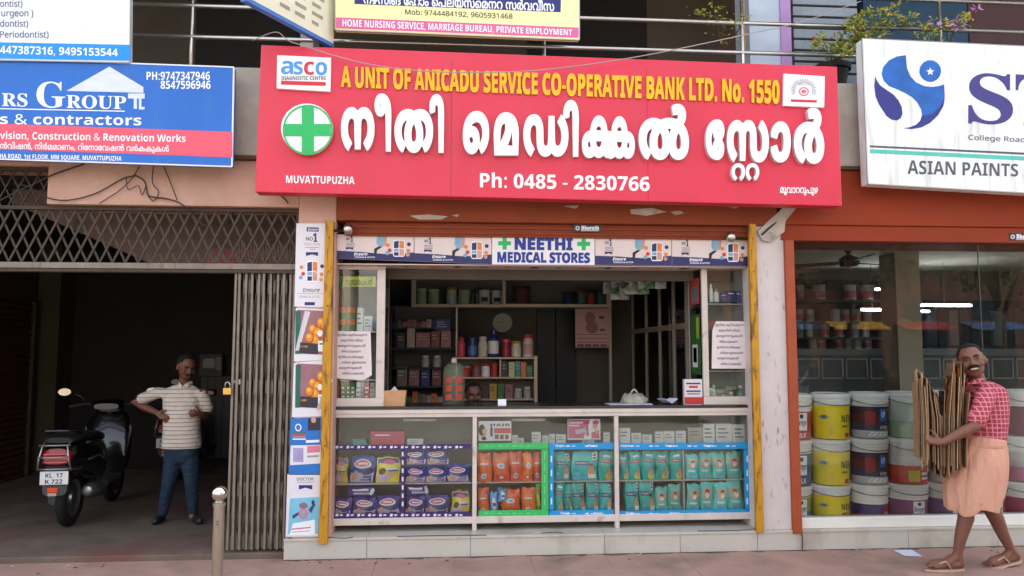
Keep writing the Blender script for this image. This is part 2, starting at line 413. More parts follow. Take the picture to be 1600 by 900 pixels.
# lintel boxes that house the shutters
XM0, XM1 = XPL1 - .03, XPR1 - .06
zl0, zl1 = at(840, 348, -.02).z, at(840, 371, .04).z
g = MB().box(XM0 + .035, XM1, -.02, .6, zl0, ZT - .002, m_orange); g.build('lintel', bld, bevel=.01)
g = MB().box(XM0 + .1, at(1172, 360, .04).x, .045, .6, zl1, zl0 - .002, m_orange)
for k in range(2): g.box(XM0 + .1, at(1172, 360, .04).x, .03, .044, zl0 - .05 - .045 * k, zl0 - .03 - .045 * k, m_orange)
g.build('shutter_box', bld, bevel=.004)
zr0, zr1 = at(1420, 353, -.02).z, at(1420, 378, .02).z
XR0 = at(1229, 600, -.02).x
MB().box(XR0 - .05, 9.3, -.02, .6, zr0, ZT - .002, m_orange2).build('lintel', bld, bevel=.008)
MB().box(XR0, 9.3, .0, .6, zr1, zr0 - .002, m_orange2).build('shutter_box', bld, bevel=.004)
# interior shells: passage, medical shop, paint shop
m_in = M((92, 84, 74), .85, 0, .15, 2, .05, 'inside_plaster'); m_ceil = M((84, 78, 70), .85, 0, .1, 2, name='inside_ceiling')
XW = -5.55
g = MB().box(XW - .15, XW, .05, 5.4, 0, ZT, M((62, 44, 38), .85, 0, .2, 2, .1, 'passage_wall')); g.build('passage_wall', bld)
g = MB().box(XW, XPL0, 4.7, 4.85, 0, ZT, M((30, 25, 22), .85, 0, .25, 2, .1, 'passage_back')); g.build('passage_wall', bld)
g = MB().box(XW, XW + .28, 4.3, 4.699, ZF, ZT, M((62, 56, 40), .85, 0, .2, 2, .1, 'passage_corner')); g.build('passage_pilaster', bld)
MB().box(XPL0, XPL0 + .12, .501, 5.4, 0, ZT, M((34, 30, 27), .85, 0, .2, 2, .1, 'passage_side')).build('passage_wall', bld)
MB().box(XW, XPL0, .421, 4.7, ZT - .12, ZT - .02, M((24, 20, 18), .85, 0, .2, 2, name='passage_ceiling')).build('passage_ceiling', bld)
XS0, XS1 = XPL0 + .121, XPR1
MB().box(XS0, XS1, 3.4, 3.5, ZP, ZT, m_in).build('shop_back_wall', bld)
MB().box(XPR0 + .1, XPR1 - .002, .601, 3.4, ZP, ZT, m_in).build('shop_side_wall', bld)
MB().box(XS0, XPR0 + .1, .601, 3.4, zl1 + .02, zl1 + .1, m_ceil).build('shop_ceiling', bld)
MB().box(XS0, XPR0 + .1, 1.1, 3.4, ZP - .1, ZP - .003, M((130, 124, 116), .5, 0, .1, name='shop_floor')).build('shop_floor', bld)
XE = 9.2
MB().box(XPR1, XE, 4.6, 4.7, ZP - .2, ZT, M((84, 84, 78), .8, 0, .08, 2, name='paint_back_wall')).build('paint_back_wall', bld)
MB().box(XPR1, XPR1 + .06, .601, 4.6, ZP - .2, ZT, M((74, 74, 68), .8, 0, .1, 2, name='paint_side_wall')).build('paint_side_wall', bld)
MB().box(XE, XE + .1, 0, 4.7, ZP - .2, ZT, M((80, 80, 74), .8, 0, .1, 2, name='paint_side_wall2')).build('paint_side_wall', bld)
MB().box(XPR1 + .06, XE, .601, 4.6, zr0 + .12, zr0 + .2, M((196, 190, 170), .8, 0, .06, 2, name='paint_ceiling')).build('paint_ceiling', bld)
MB().box(XPR1 + .06, XE, 1.1, 4.6, ZP - .2, ZP - .003, M((92, 90, 86), .5, 0, .08, 2, name='paint_floor')).build('paint_floor', bld)
MB().box(at(1402, 500, 2.6).x, at(1440, 500, 2.6).x, 2.6, 2.95, ZP - .002, zr0 + .119, M((146, 138, 122), .8, 0, .06, 2, name='paint_pillar')).build('shop_pillar', bld)
# ------------------------------------------------------------------ rolling shutter guides, right jamb, shopfront window
t = thing('shutter_guide', 'rusty yellow shutter guide rail beside the poster pillar', 'shutter guide', (at(508, 850, -.03).x, -.02, at(506, 850, -.03).z), 'yellow shutter guides of the medical shop')
def guide(x0, x1, z0, z1, parent, mat):
    g = MB().box(x0, x1, -.034, -.022, z0, z1, mat).box(x0, x0 + .008, -.022, .011, z0, z1, mat).box(x1 - .008, x1, -.022, .011, z0, z1, mat)
    for k in range(9): g.box((x0 + x1) / 2 - .006, (x0 + x1) / 2 + .006, -.037, -.034, z0 + .2 + k * .28, z0 + .215 + k * .28, M((120, 84, 30), .7, name='guide_bolt'))
    return g.build('channel', parent, bevel=.002)
xg = at(505.5, 815, -.03).x; xg2 = at(518, 385, -.03).x
guide(xg - .034, xg + .034, at(506, 850, -.03).z, at(518, 345, -.03).z, t, m_yel)
t2 = thing('shutter_guide', 'yellow shutter guide rail beside the smudged white pillar', 'shutter guide', (at(1190, 830, -.03).x, -.02, at(1190, 832, -.03).z), 'yellow shutter guides of the medical shop')
xg = at(1183, 640, -.03).x
guide(xg - .03, xg + .03, at(1190, 832, -.03).z, at(1176, 350, -.03).z, t2, m_yel)
m_glass = glass_mat('window_glass', (.95, .97, .96), 1.32, 0, .002)
m_glass2 = glass_mat('counter_glass', (.96, .98, .97), 1.45, 0, .006)
win = thing('shop_window', 'large glass window of the paint shop above a white sill', 'window', (at(1420, 820, .1).x, .1, ZP))
zs0, zs1 = ZP + .001, at(1400, 806, .06).z
XJ0, XJ1 = at(1234, 640, -.02).x, at(1248, 640, -.02).x
g = MB().box(XJ0, XJ1, -.026, .1, at(1246, 834, -.02).z, zr1 - .001, M((158, 72, 40), .6, 0, .12, 5, .08, 'orange_jamb')); g.build('jamb', win, bevel=.004)
MB().box(XJ1 + .002, XE - .01, .03, .14, zs0, zs1, M((226, 224, 214), .6, 0, .05, 4, name='white_sill')).build('sill', win, bevel=.006)
MB().box(XJ1 + .002, XE - .01, .08, .086, zs1 + .001, zr1 - .001, m_glass).build('pane', win)
g = MB(); xx = at(1531, 500, .1).x
g.box(xx - .002, xx + .002, .078, .09, zs1 + .001, zr1 - .002, M((90, 100, 96), .3, name='glass_joint')).build('pane_joint', win)
# ------------------------------------------------------------------ signboards
m_red = M((212, 50, 72), .42, 0, .09, 1.1, .02, 'red_panel', dirt_shade=((200, 62, 78), .52, .25, 5, (2.4, 1, .1)))
m_ltr = M((240, 240, 240), .45, 0, .02, name='white_letter'); m_ltr2 = M((205, 196, 196), .5, 0, .05, name='white_letter_side')
m_gold = M((232, 176, 14), .45, 0, .08, 20, name='yellow_letter'); m_gold2 = M((196, 110, 10), .5, 0, .05, name='yellow_letter_side')
m_wht = M((236, 238, 240), .5, 0, .04, 3, name='white_print'); m_navy = M((38, 44, 112), .5, 0, .05, name='navy_print')
m_gry = M((84, 84, 92), .5, 0, .05, name='grey_print'); m_alu = M((178, 178, 176), .35, .8, .08, 12, name='aluminium')
YR = -.30
rs = thing('shop_sign', 'long red signboard with raised white Malayalam letters and yellow bank line', 'sign', (at(860, 310, YR).x, YR, at(860, 310, YR).z))
MB().pprism([(408, 70), (1308, 104), (1316, 322), (398, 300)], YR, .14, m_red).build('panel', rs, bevel=.006)
for px in (706, 1010):
    q0, q1 = at(px, 84 + (px - 408) * .038, YR), at(px + (px - 715) * .016, 300 + (px - 398) * .024, YR); MB().box(q0.x - .0025, q0.x + .0025, YR - .0012, YR, q1.z, q0.z, M((168, 40, 58), .5, 0, .1, name='sheet_seam')).build('seam', rs)

g = MB()
for gl, a, b, c, d in [('ന', 534, 586, 170, 238), ('ീ', 586, 612, 149, 239), ('ത', 617, 677, 173, 241), ('ി', 671, 694, 150, 241), ('െ', 723, 764, 176, 243), ('മ', 771, 810, 178, 245),
                       ('ഡ', 817, 887, 181, 247), ('ി', 879, 903, 159, 247), ('ക', 908, 960, 183, 249), ('ക', 942, 990, 184, 250), ('ൽ', 996, 1074, 165, 252), ('േ', 1100, 1129, 189, 252),
                       ('സ', 1133, 1198, 190, 256), ('റ', 1140, 1161, 257, 284), ('റ', 1162, 1183, 257, 284), ('ാ', 1201, 1232, 192, 256), ('ർ', 1237, 1284, 171, 258)]:
    k = .016 if b - a > 24 else .022
    g.ptext(gl, (a, b, c, d), YR - (.0015 if (gl, a) == ('ക', 942) else 0), m_ltr, 'm', .042 if gl != 'റ' else .03, .045, m_ltr2, res=4)
g.build('title_letters', rs)
g = MB(); g.ptext('A UNIT OF ANICADU SERVICE CO-OPERATIVE BANK LTD. No. 1550', ((533, 104), (1217, 126), (1217, 164), (533, 138)), YR, m_gold, 'b', .02, .016, m_gold2)
g.build('bank_letters', rs)
MB().ptext('MUVATTUPUZHA', ((447, 274), (554, 276), (554, 288), (447, 286)), YR - .002, m_wht).build('place_lettering', rs)
MB().ptext('Ph: 0485 - 2830766', ((750, 269), (1015, 275), (1015, 299), (750, 293)), YR - .002, m_wht, 'b', .004).build('phone_lettering', rs)
g = MB(); g.ptext('മൂവാററുപുഴ', ((1219, 292), (1278, 293), (1278, 306), (1219, 305)), YR - .002, m_wht, 'm', .02); g.build('malayalam_lettering', rs)
# clinic board
g = MB().pprism([(433, 86), (517, 90), (516, 143), (432, 138)], YR - .03, .029, m_wht); b1 = g.build('clinic_board', rs, bevel=.003)
m_bl = M((72, 150, 214), .5, 0, .05, name='sky_blue_print'); m_rd = M((206, 46, 62), .5, 0, .05, name='red_print')
g = MB(); y = YR - .033
for ch, a, b, mt in [('a', 439, 458, m_bl), ('s', 459, 473, m_bl), ('c', 475, 491, m_rd), ('o', 493, 511, m_bl)]: g.ptext(ch, (a, b, 95 + (a - 439) * .03, 116 + (a - 439) * .03), y, mt, 'b')
g.ptext('DIAGNOSTIC CENTRE', (440, 509, 119, 125), y, m_gry); g.pprism([(439, 126), (509, 128), (509, 134), (439, 132)], y, .002, m_rd)
g.build('print', b1)
# crest board
g = MB().pprism([(1225, 115), (1289, 119), (1288, 168), (1224, 165)], YR - .03, .029, m_wht); b2 = g.build('crest_board', rs, bevel=.003)
g = MB(); y = YR - .033; m_cr = M((176, 172, 176), .6, 0, .1, name='crest_grey'); m_pk = M((214, 110, 112), .5, 0, .1, name='crest_pink')
for k in range(20):
    a = R(200 - k * 220 / 19); c, s_ = math.cos(a), -math.sin(a)
    g.ppoly([(1256 + 16 * c - 1.3 * s_, 141 + 15 * s_ + 1.3 * c), (1256 + 22 * c, 141 + 20 * s_), (1256 + 16 * c + 1.3 * s_, 141 + 15 * s_ - 1.3 * c)], y, m_cr)
g.pell(1256, 141, 15, 14, y, m_cr, 24, -20, 200, .9); g.pell(1256, 143, 8, 7, y, m_pk, 16, 0, 360, .75); g.pell(1256, 143, 4, 3, y, m_pk, 10)
g.ptext('ASCO', (1248, 1264, 129, 133), y, m_cr); g.pprism([(1236, 155), (1277, 156.5), (1276, 160), (1236, 159)], y, .002, m_rd); g.build('print', b2)
# green cross disc
c = at(481, 203, YR); rr = (at(521, 203, YR).x - at(441, 203, YR).x) / 2
m_grn = M((38, 176, 92), .45, 0, .05, name='green_print')
g = MB().lathe([(0, -.05), (rr - .006, -.05), (rr, -.044), (rr, 0)], c, m_wht, 40, 'y'); d = sharp(g.build('cross_disc', rs))
g = MB(); w, e = 9.5, 36; y = YR - .053
g.pell(481, 203, 39.4, 39.4, y, m_grn, 40, 0, 360, .93)
g.ppoly([(481 - w, 203 - e), (481 + w, 203 - e), (481 + w, 203 + e), (481 - w, 203 + e)], y - .001, m_grn)
g.ppoly([(481 - e, 203 - w), (481 + e, 203 - w), (481 + e, 203 + w), (481 - e, 203 + w)], y - .002, m_grn); g.build('cross', d)
def board(name, label, quad, Y, dep, mat, frame=None):
    p = at(sum(q[0] for q in quad) / 4, max(q[1] for q in quad), Y); t = thing(name, label, 'sign', p)
    MB().pprism(quad, Y, dep, mat).build('panel', t, bevel=.004)
    if frame:
        g = MB(); n = len(quad)
        for i in range(n): a, b = at(*quad[i], Y), at(*quad[(i + 1) % n], Y); g.tube([a + Vector((0, .006, 0)), b + Vector((0, .006, 0))], .008, frame, 6)
        g.build('frame', t)
    return t
# dental clinic board, upper left
YD = -.26
t = board('clinic_sign', 'white dentists list board with a blue telephone strip, upper left', [(-300, -330), (206, -310), (202, 97), (-300, 88)], YD, .06, M((228, 234, 240), .4, 0, .03, 1, name='dental_white', dirt_shade=((206, 208, 206), .58, .2, 5, (2, 1, .3))), m_alu)
g = MB(); y = YD - .002; m_vi = M((104, 100, 130), .5, 0, .05, name='violet_grey_print')
for s_, a, b, c, d in [('ontist)', 0, 35, 0, 13), ('urgeon )', 2, 52, 15, 29), ('dontist)', 0, 44, 31, 44), ('Periodontist)', 0, 76, 48, 61)]: g.ptext(s_, (a, b, c, d), y, m_vi, 'r', .012)
g.pprism([(-300, 60), (204, 70), (204, 95), (-300, 86)], y, .0018, M((24, 140, 220), .45, 0, .04, name='dental_blue'))
g.ptext('447387316, 9495153544', ((0, 71), (184, 76), (184, 90), (0, 86)), y - .002, m_wht); g.build('lettering', t)
# contractors board
YC = -.24
m_cb = M((30, 102, 190), .42, 0, .08, 2, name='contractor_blue', dirt_shade=((54, 112, 182), .55, .25, 4, (2, 1, .4)))
t = board('contractor_sign', 'blue builders and contractors board with a house roof drawing', [(-320, 80), (365, 105), (362, 260), (-320, 238)], YC, .07, m_cb, m_wht)
g = MB(); y = YC - .002; m_sal = M((224, 84, 104), .45, 0, .05, 2, name='salmon_band')
g.pprism([(-318, 182), (363, 206), (363, 246), (-318, 222)], y, .0018, m_sal)
g.ptext('RS', ((3, 145), (43, 146), (43, 167), (3, 166)), y, m_wht, 's', .004); g.ptext('G', ((57, 127), (102, 128), (102, 169), (57, 168)), y, m_wht, 's'); g.ptext('ROUP', ((104, 148), (197, 150), (197, 171), (104, 169)), y, m_wht, 's', .004)
g.pprism([(0, 169), (195, 173), (195, 174.5), (0, 170.5)], y, .0018, m_wht)
m_roof = M((208, 216, 232), .5, 0, .1, 30, name='roof_drawing', stretch=(.2, 1, 3))
g.ppoly([(171, 104), (224, 136), (224, 145), (104, 142)], y, m_roof)
g.ppoly([(200, 146), (226, 146), (226, 154), (200, 154)], y - .0005, m_roof); g.ppoly([(209, 154), (214, 154), (214, 170), (209, 170)], y, m_roof); g.ppoly([(217, 154), (221, 154), (221, 167), (226, 167), (226, 171), (217, 171)], y, m_roof)
g.ptext('s & contractors', ((0, 178), (221, 180), (221, 196), (0, 194)), y, m_wht)
g.ptext('vision, Construction & Renovation Works', ((0, 205), (290, 210), (290, 224), (0, 219)), y - .002, m_wht)
g.ptext('ൻവിഷൻ, നിർമമാണം, റിേനാേവഷൻ വർകകുകൾ', ((0, 221), (264, 226), (264, 240), (0, 235)), y - .002, m_wht, 'm', .012)
g.ptext('HA ROAD, 1st FLOOR, MM SQUARE, MUVATTUPUZHA', ((0, 240), (190, 244), (190, 253), (0, 249)), y, m_wht)
g.ptext('PH:9747347946', (229, 328, 112, 125), y, m_wht); g.ptext('8547596946', (251, 329, 126, 139), y, m_wht)
g.build('lettering', t)
# nursing service board
YN = -.2
m_cream = M((240, 236, 168), .45, 0, .05, 2, name='cream_panel')
t = board('service_sign', 'pale yellow home nursing service board with a navy panel and pink strip', [(523, -260), (905, -255), (905, 62), (524, 46)], YN, .06, m_cream, m_alu)
g = MB(); y = YN - .002
g.pprism([(552, -120), (879, -110), (876, 19), (554, 6)], y, .0018, m_navy)
g.ptext('നഴസിങ േഹാം െപ്ലയസെമനറ സർവവീസ', ((568, -12), (866, 0), (866, 18), (568, 6)), y - .002, m_wht, 'm', .02)
g.ptext('Mob: 9744484192, 9605931468', ((633, 14), (801, 21), (801, 31), (633, 24)), y, M((74, 74, 60), .5, name='olive_print'), 'r', .012)
g.pprism([(525, 27), (904, 43), (904, 59), (525, 44)], y, .0018, M((214, 96, 150), .45, 0, .05, name='pink_strip'))
g.ptext('HOME NURSING SERVICE, MARRIAGE BUREAU, PRIVATE EMPLOYMENT', ((535, 30), (894, 46), (894, 57), (535, 43)), y - .002, m_wht); g.build('lettering', t)
# angled board beside it
pA = at(521, 74, -.12); dirA = Vector((math.sin(R(31)), math.cos(R(31)), 0)); pB = pA - dirA * .95
nA = Vector((math.cos(R(31)), -math.sin(R(31)), 0))
t = thing('projecting_sign', 'small cream board with a blue edge turned sideways to the street', 'sign', pA)
def slab(a, b, z0, z1, n, th, mat, name, par):
    V = [a + Vector((0, 0, z0)), b + Vector((0, 0, z0)), b + Vector((0, 0, z1)), a + Vector((0, 0, z1))]
    V = V + [v - n * th for v in V]
    return MB().add(V, [(0, 1, 2, 3), (7, 6, 5, 4), (0, 4, 5, 1), (1, 5, 6, 2), (2, 6, 7, 3), (3, 7, 4, 0)], mat).build(name, par)
slab(pA, pB, 0, .03, nA, .05, M((70, 120, 190), .5, name='blue_edge'), 'edge', t)
slab(pA, pB, .031, 1.1, nA, .045, M((226, 222, 196), .5, 0, .1, 3, name='cream_board'), 'panel', t)
g = MB(); m_f = M((150, 148, 130), .6, name='faded_print')
for k in range(6):
    for u0 in (.12, .35, .52, .72):
        u1 = u0 + rnd.uniform(.08, .15); z = .1 + k * .075
        g.add([pA.lerp(pB, 1 - uu) + Vector((0, 0, zz)) + nA * .002 for uu, zz in ((u0, z), (u1, z), (u1, z + .03), (u0, z + .03))], [(0, 1, 2, 3)], m_f)
g.build('lettering', t)
# paint shop board, right
YS = -.26
t = board('paint_shop_sign', 'weathered white paint shop board with a round blue figure emblem', [(1348, 60), (2100, 96), (2100, 330), (1357, 287)], YS, .12, M((232, 236, 236), .45, 0, .05, 2, name='paint_sign_white', dirt_shade=((194, 192, 178), .5, .25, 6, (2.4, 1, .35))), m_alu)
g = MB(); y = YS - .002
m_b1 = M((22, 92, 172), .4, 0, .3, 5, name='emblem_blue'); m_b2 = M((42, 46, 124), .4, 0, .2, 5, name='emblem_indigo')
def cp(x, y_): return (1140 + x / 2.813, y_ / 2.813)
def crv(P): return [cp(*p) for p in P]
g.ppoly(crv([(775, 242), (735, 248), (700, 265), (675, 295), (668, 325), (678, 355), (700, 378), (735, 392), (770, 408), (800, 425), (825, 450), (842, 480), (846, 505), (838, 530), (820, 548), (795, 558), (765, 563), (800, 565), (840, 558), (880, 538), (915, 505), (938, 465), (946, 420), (943, 370), (920, 378), (890, 382), (855, 378), (820, 362), (795, 335), (780, 300)]), y, m_b1)
g.ppoly(crv([(640, 335), (636, 380), (642, 425), (660, 465), (690, 510), (712, 526), (735, 530), (752, 520), (760, 500), (757, 470), (742, 440), (720, 415), (690, 395), (662, 375), (648, 355)]), y, m_b2)
g.ppoly(crv([(846, 510), (838, 532), (820, 549), (795, 559), (765, 564), (800, 567), (842, 560), (882, 540), (917, 506), (940, 466), (947, 425), (925, 470), (890, 500)]), y - .001, m_b2)
hx, hy = cp(882, 312); g.pell(hx, hy, 17, 17, y, m_b1, 20)
st = []
for k in range(10):
    a = R(90 + 36 * k); q = 6.5 if k % 2 == 0 else 2.8; st.append((hx + q * math.cos(a), hy - q * math.sin(a) + 1))
g.ppoly(st, y - .001, m_wht)
g.ptext('S', ((1513, 113), (1583, 116), (1583, 196), (1513, 193)), y, M((62, 54, 122), .45, 0, .05, name='violet_letter'), 's', .004)
g.ptext('T', ((1587, 116), (1650, 119), (1650, 199), (1587, 196)), y, M((62, 54, 122), .45, 0, .05, name='violet_letter'), 's', .004)
g.ptext('College Road', ((1513, 210), (1602, 214), (1602, 225), (1513, 221)), y, m_gry, 'r', .01)
g.pprism([(1359, 227), (2100, 262), (2100, 266), (1359, 230)], y, .0018, m_gry); g.pprism([(1359, 233), (2100, 268), (2100, 275), (1359, 239)], y, .0018, M((84, 186, 170), .5, name='teal_line'))
g.ptext('ASIAN PAINTS', ((1418, 250), (1591, 256), (1591, 276), (1418, 272)), y, m_gry, 'b'); g.build('lettering', t)
# ------------------------------------------------------------------ balcony railing and pipes
m_chr = M((190, 184, 176), .22, .95, .06, 9, name='chrome_tube')
rl = thing('balcony_railing', 'chrome tube railing of three rails along the upper balcony', 'railing', (0, .05, ZPT))
for (xa, ya, xb, yb) in [(-100, 43, 1700, 108), (-100, -6, 1700, 61), (-100, -56, 1700, 17)]:
    a, b = at(300, ya + (yb - ya) * 400 / 1800, .06), 0
    MB().tube([(-6.2, .06, a.z), (6.3, .06, a.z)], .019, m_chr, 10).build('rail', rl, smooth=True)
for px in (100, 300, 850, 1160, 1470, 1640):
    x = at(px, 60, .06).x; MB().tube([(x, .06, ZPT - .3), (x, .06, at(300, -40, .06).z)], .016, m_chr, 8).tube([(x, .06, ZPT), (x, .06, ZPT + .02)], .04, m_chr, 10).build('post', rl, smooth=True)
for px, lb in ((519, 'yellow painted pipe rising beside the angled board'), (1163, 'yellow painted pipe against the pale blue column')):
    x = at(px, 40, .16).x; o = MB().tube([(x, .2, ZT + .16), (x, .2, 5.89)], .022, m_yel, 8).build('drain_pipe', None, smooth=True, origin=(x, .2, ZT + .16)); tag(o, lb, 'pipe')
# ------------------------------------------------------------------ glass display counter
YCN = gz(740, 829, ZP).y
m_fr = M((206, 194, 184), .5, .1, .08, 6, .03, 'ivory_frame', dirt_shade=((150, 128, 112), .62, .15, 7, (1, 1, 1)))
m_back = M((150, 148, 136), .7, 0, .1, 3, name='counter_back')
zc1, zc0 = at(800, 638, YCN).z, at(800, 807, YCN).z              # top of the counter, underside of the case
zr_ = at(800, 818, YCN).z; zt_ = at(800, 651, YCN).z
cx = [at(p, 730, YCN).x for p in (515, 741.5, 963.5, 1177)]
ct = thing('display_counter', 'ivory framed glass display counter full of packs, under the serving opening', 'display counter', ((cx[0] + cx[3]) / 2, YCN, ZP))
CB = YCN + .52
MB().box(cx[0], cx[3], YCN - .012, CB, zc1 - .004, zc1 + .018, M((40, 36, 34), .25, 0, .1, name='dark_counter_top', spec=.5)).build('counter_top', ct, bevel=.003)
g = MB().box(cx[0], cx[3], YCN - .006, YCN + .05, zt_, zc1 - .005, m_fr).box(cx[0], cx[3], YCN - .014, YCN - .0065, (zt_ + zc1) / 2 - .004, (zt_ + zc1) / 2 + .004, m_fr); g.build('top_rail', ct, bevel=.003)
zbr = at(800, 817, YCN).z
MB().box(cx[0], cx[3], YCN - .006, YCN + .06, zbr, zc0 + .004, m_fr).build('bottom_rail', ct, bevel=.004)
for i, x in enumerate(cx):
    w = .018
    MB().box(x - (w if i else 0) - (.02 if i == 3 else 0), x + (w if i < 3 else 0), YCN - .01, YCN + .045, ZP, zt_ - .001, m_fr).build('post', ct, bevel=.003)
MB().box(cx[0], cx[3], CB - .02, CB, ZP + .08, zc1 - .005, m_back).build('back_panel', ct)
MB().box(cx[0], cx[3], YCN + .061, CB - .021, zbr + .002, zc0, m_fr).build('floor_panel', ct)
MB().box(cx[0] + .001, cx[0] + .012, YCN + .046, CB - .021, zc0, zt_, m_glass2).build('side_pane', ct)
MB().box(cx[3] - .012, cx[3] - .001, YCN + .046, CB - .021, zc0, zt_, M((150, 146, 146), .5, name='grey_side')).build('side_panel', ct)
zs1, zs2 = at(800, 696, YCN + .1).z, at(800, 751, YCN + .1).z    # the two shelves
for nm, z in (('shelf', zs1), ('shelf', zs2)):
    for i in range(3): MB().box(cx[i] + .02, cx[i + 1] - .02, YCN + .05, CB - .022, z - .012, z, m_fr).build(nm, ct, bevel=.002)
for i in range(3): MB().box(cx[i] + .019, cx[i + 1] - .019, YCN + .012, YCN + .017, zc0 + .006, zt_ - .001, m_glass2).build('front_pane', ct)
xd = at(1068, 750, YCN + .06).x; MB().box(xd - .006, xd + .006, YCN + .05, CB - .03, zc0 + .001, zs1 - .013, m_fr).build('divider', ct)
xd = at(630, 750, YCN + .06).x; MB().box(xd - .005, xd + .005, YCN + .06, CB - .03, zc0 + .001, zs1 - .013, m_back).build('divider', ct)
for p0 in (630, 800):
    MB().tube([at(p0, 656, YCN + .12), at(p0 + 52, 656, YCN + .12)], .012, M((244, 240, 236), .3, name='strip_white'), 8).build('white_strip', ct, smooth=True)  # plain white rods set under the counter top
# printed tapes on the panes
YT = YCN + .0085
def tape(name, rects, col, marks, mcol, label):
    t = tag(MB().build(name), label, 'tape') if False else None
    g = MB(); mt = M(col, .4, 0, .06, 5, name=name + '_print'); mk = M(mcol, .5, 0, .05, name=name + '_mark')
    for a, b, c, d in rects: g.pbox(a, b, c, d, YT, .003, mt)
    for q in marks: g.ppoly(q, YT - .0015, mk)
    return g
def dash(x0, x1, y, h, step, w, sl=0.):
    o = []; x = x0
    while x < x1 - w:
        for k, (wa, hh) in enumerate(((w * .42, h), (w * .45, h * .6))):
            xx = x + k * w * .55; yy = y + (x - x0) * sl
            o.append([(xx + 1, yy - hh / 2), (xx + wa, yy - hh / 2), (xx + wa - 1, yy + hh / 2), (xx, yy + hh / 2)])
        x += step
    return o
def vdash(x, y0, y1, w, step, h):
    o = []; y = y0
    while y < y1 - h: o.append([(x - w / 2, y), (x + w / 2, y), (x + w / 2, y + h), (x - w / 2, y + h)]); y += step
    return o
g = tape('purple_tape', [(521, 736, 695, 702), (521, 736, 801, 808.5), (626.5, 632, 702.5, 800.5)], (56, 40, 96), dash(524, 734, 698.6, 4, 17, 12) + dash(524, 734, 804.8, 4, 17, 12) + vdash(629.2, 706, 800, 2.6, 13, 7), (226, 214, 232), '')
g.build('tape', ct)
g = tape('green_tape', [(748, 857, 692, 702), (748, 857, 797, 808), (846, 857, 702.5, 796.5)], (58, 176, 92), dash(756, 846, 697, 1.2, 22, 18) + dash(756, 846, 802, 1.2, 22, 18) + vdash(851, 706, 795, 1.2, 18, 12), (130, 220, 150), '')
g.build('tape', ct)
bl = (30, 142, 198)
g = tape('blue_tape', [(858.5, 959, 692, 702), (967, 1172, 692, 702), (858.5, 959, 797, 808), (967, 1172, 797, 808), (858.5, 865, 702.5, 796.5), (1163, 1172, 702.5, 796.5)], bl,
         dash(884, 958, 697, 2, 30, 16) + dash(984, 1168, 697, 2, 30, 16) + dash(884, 958, 802.5, 2, 30, 16) + dash(984, 1168, 802.5, 2, 30, 16) + vdash(861.6, 712, 795, 2, 22, 10) + vdash(1167.6, 712, 795, 2, 22, 10), (214, 232, 244), '')
for x in (868, 920, 970, 1040, 1100): g.ptext('Pampers', (x, x + 14, 694.5, 699.5), YT - .0016, m_wht); g.ptext('Pampers', (x + 8, x + 22, 800, 805), YT - .0016, m_wht)
g.build('tape', ct)
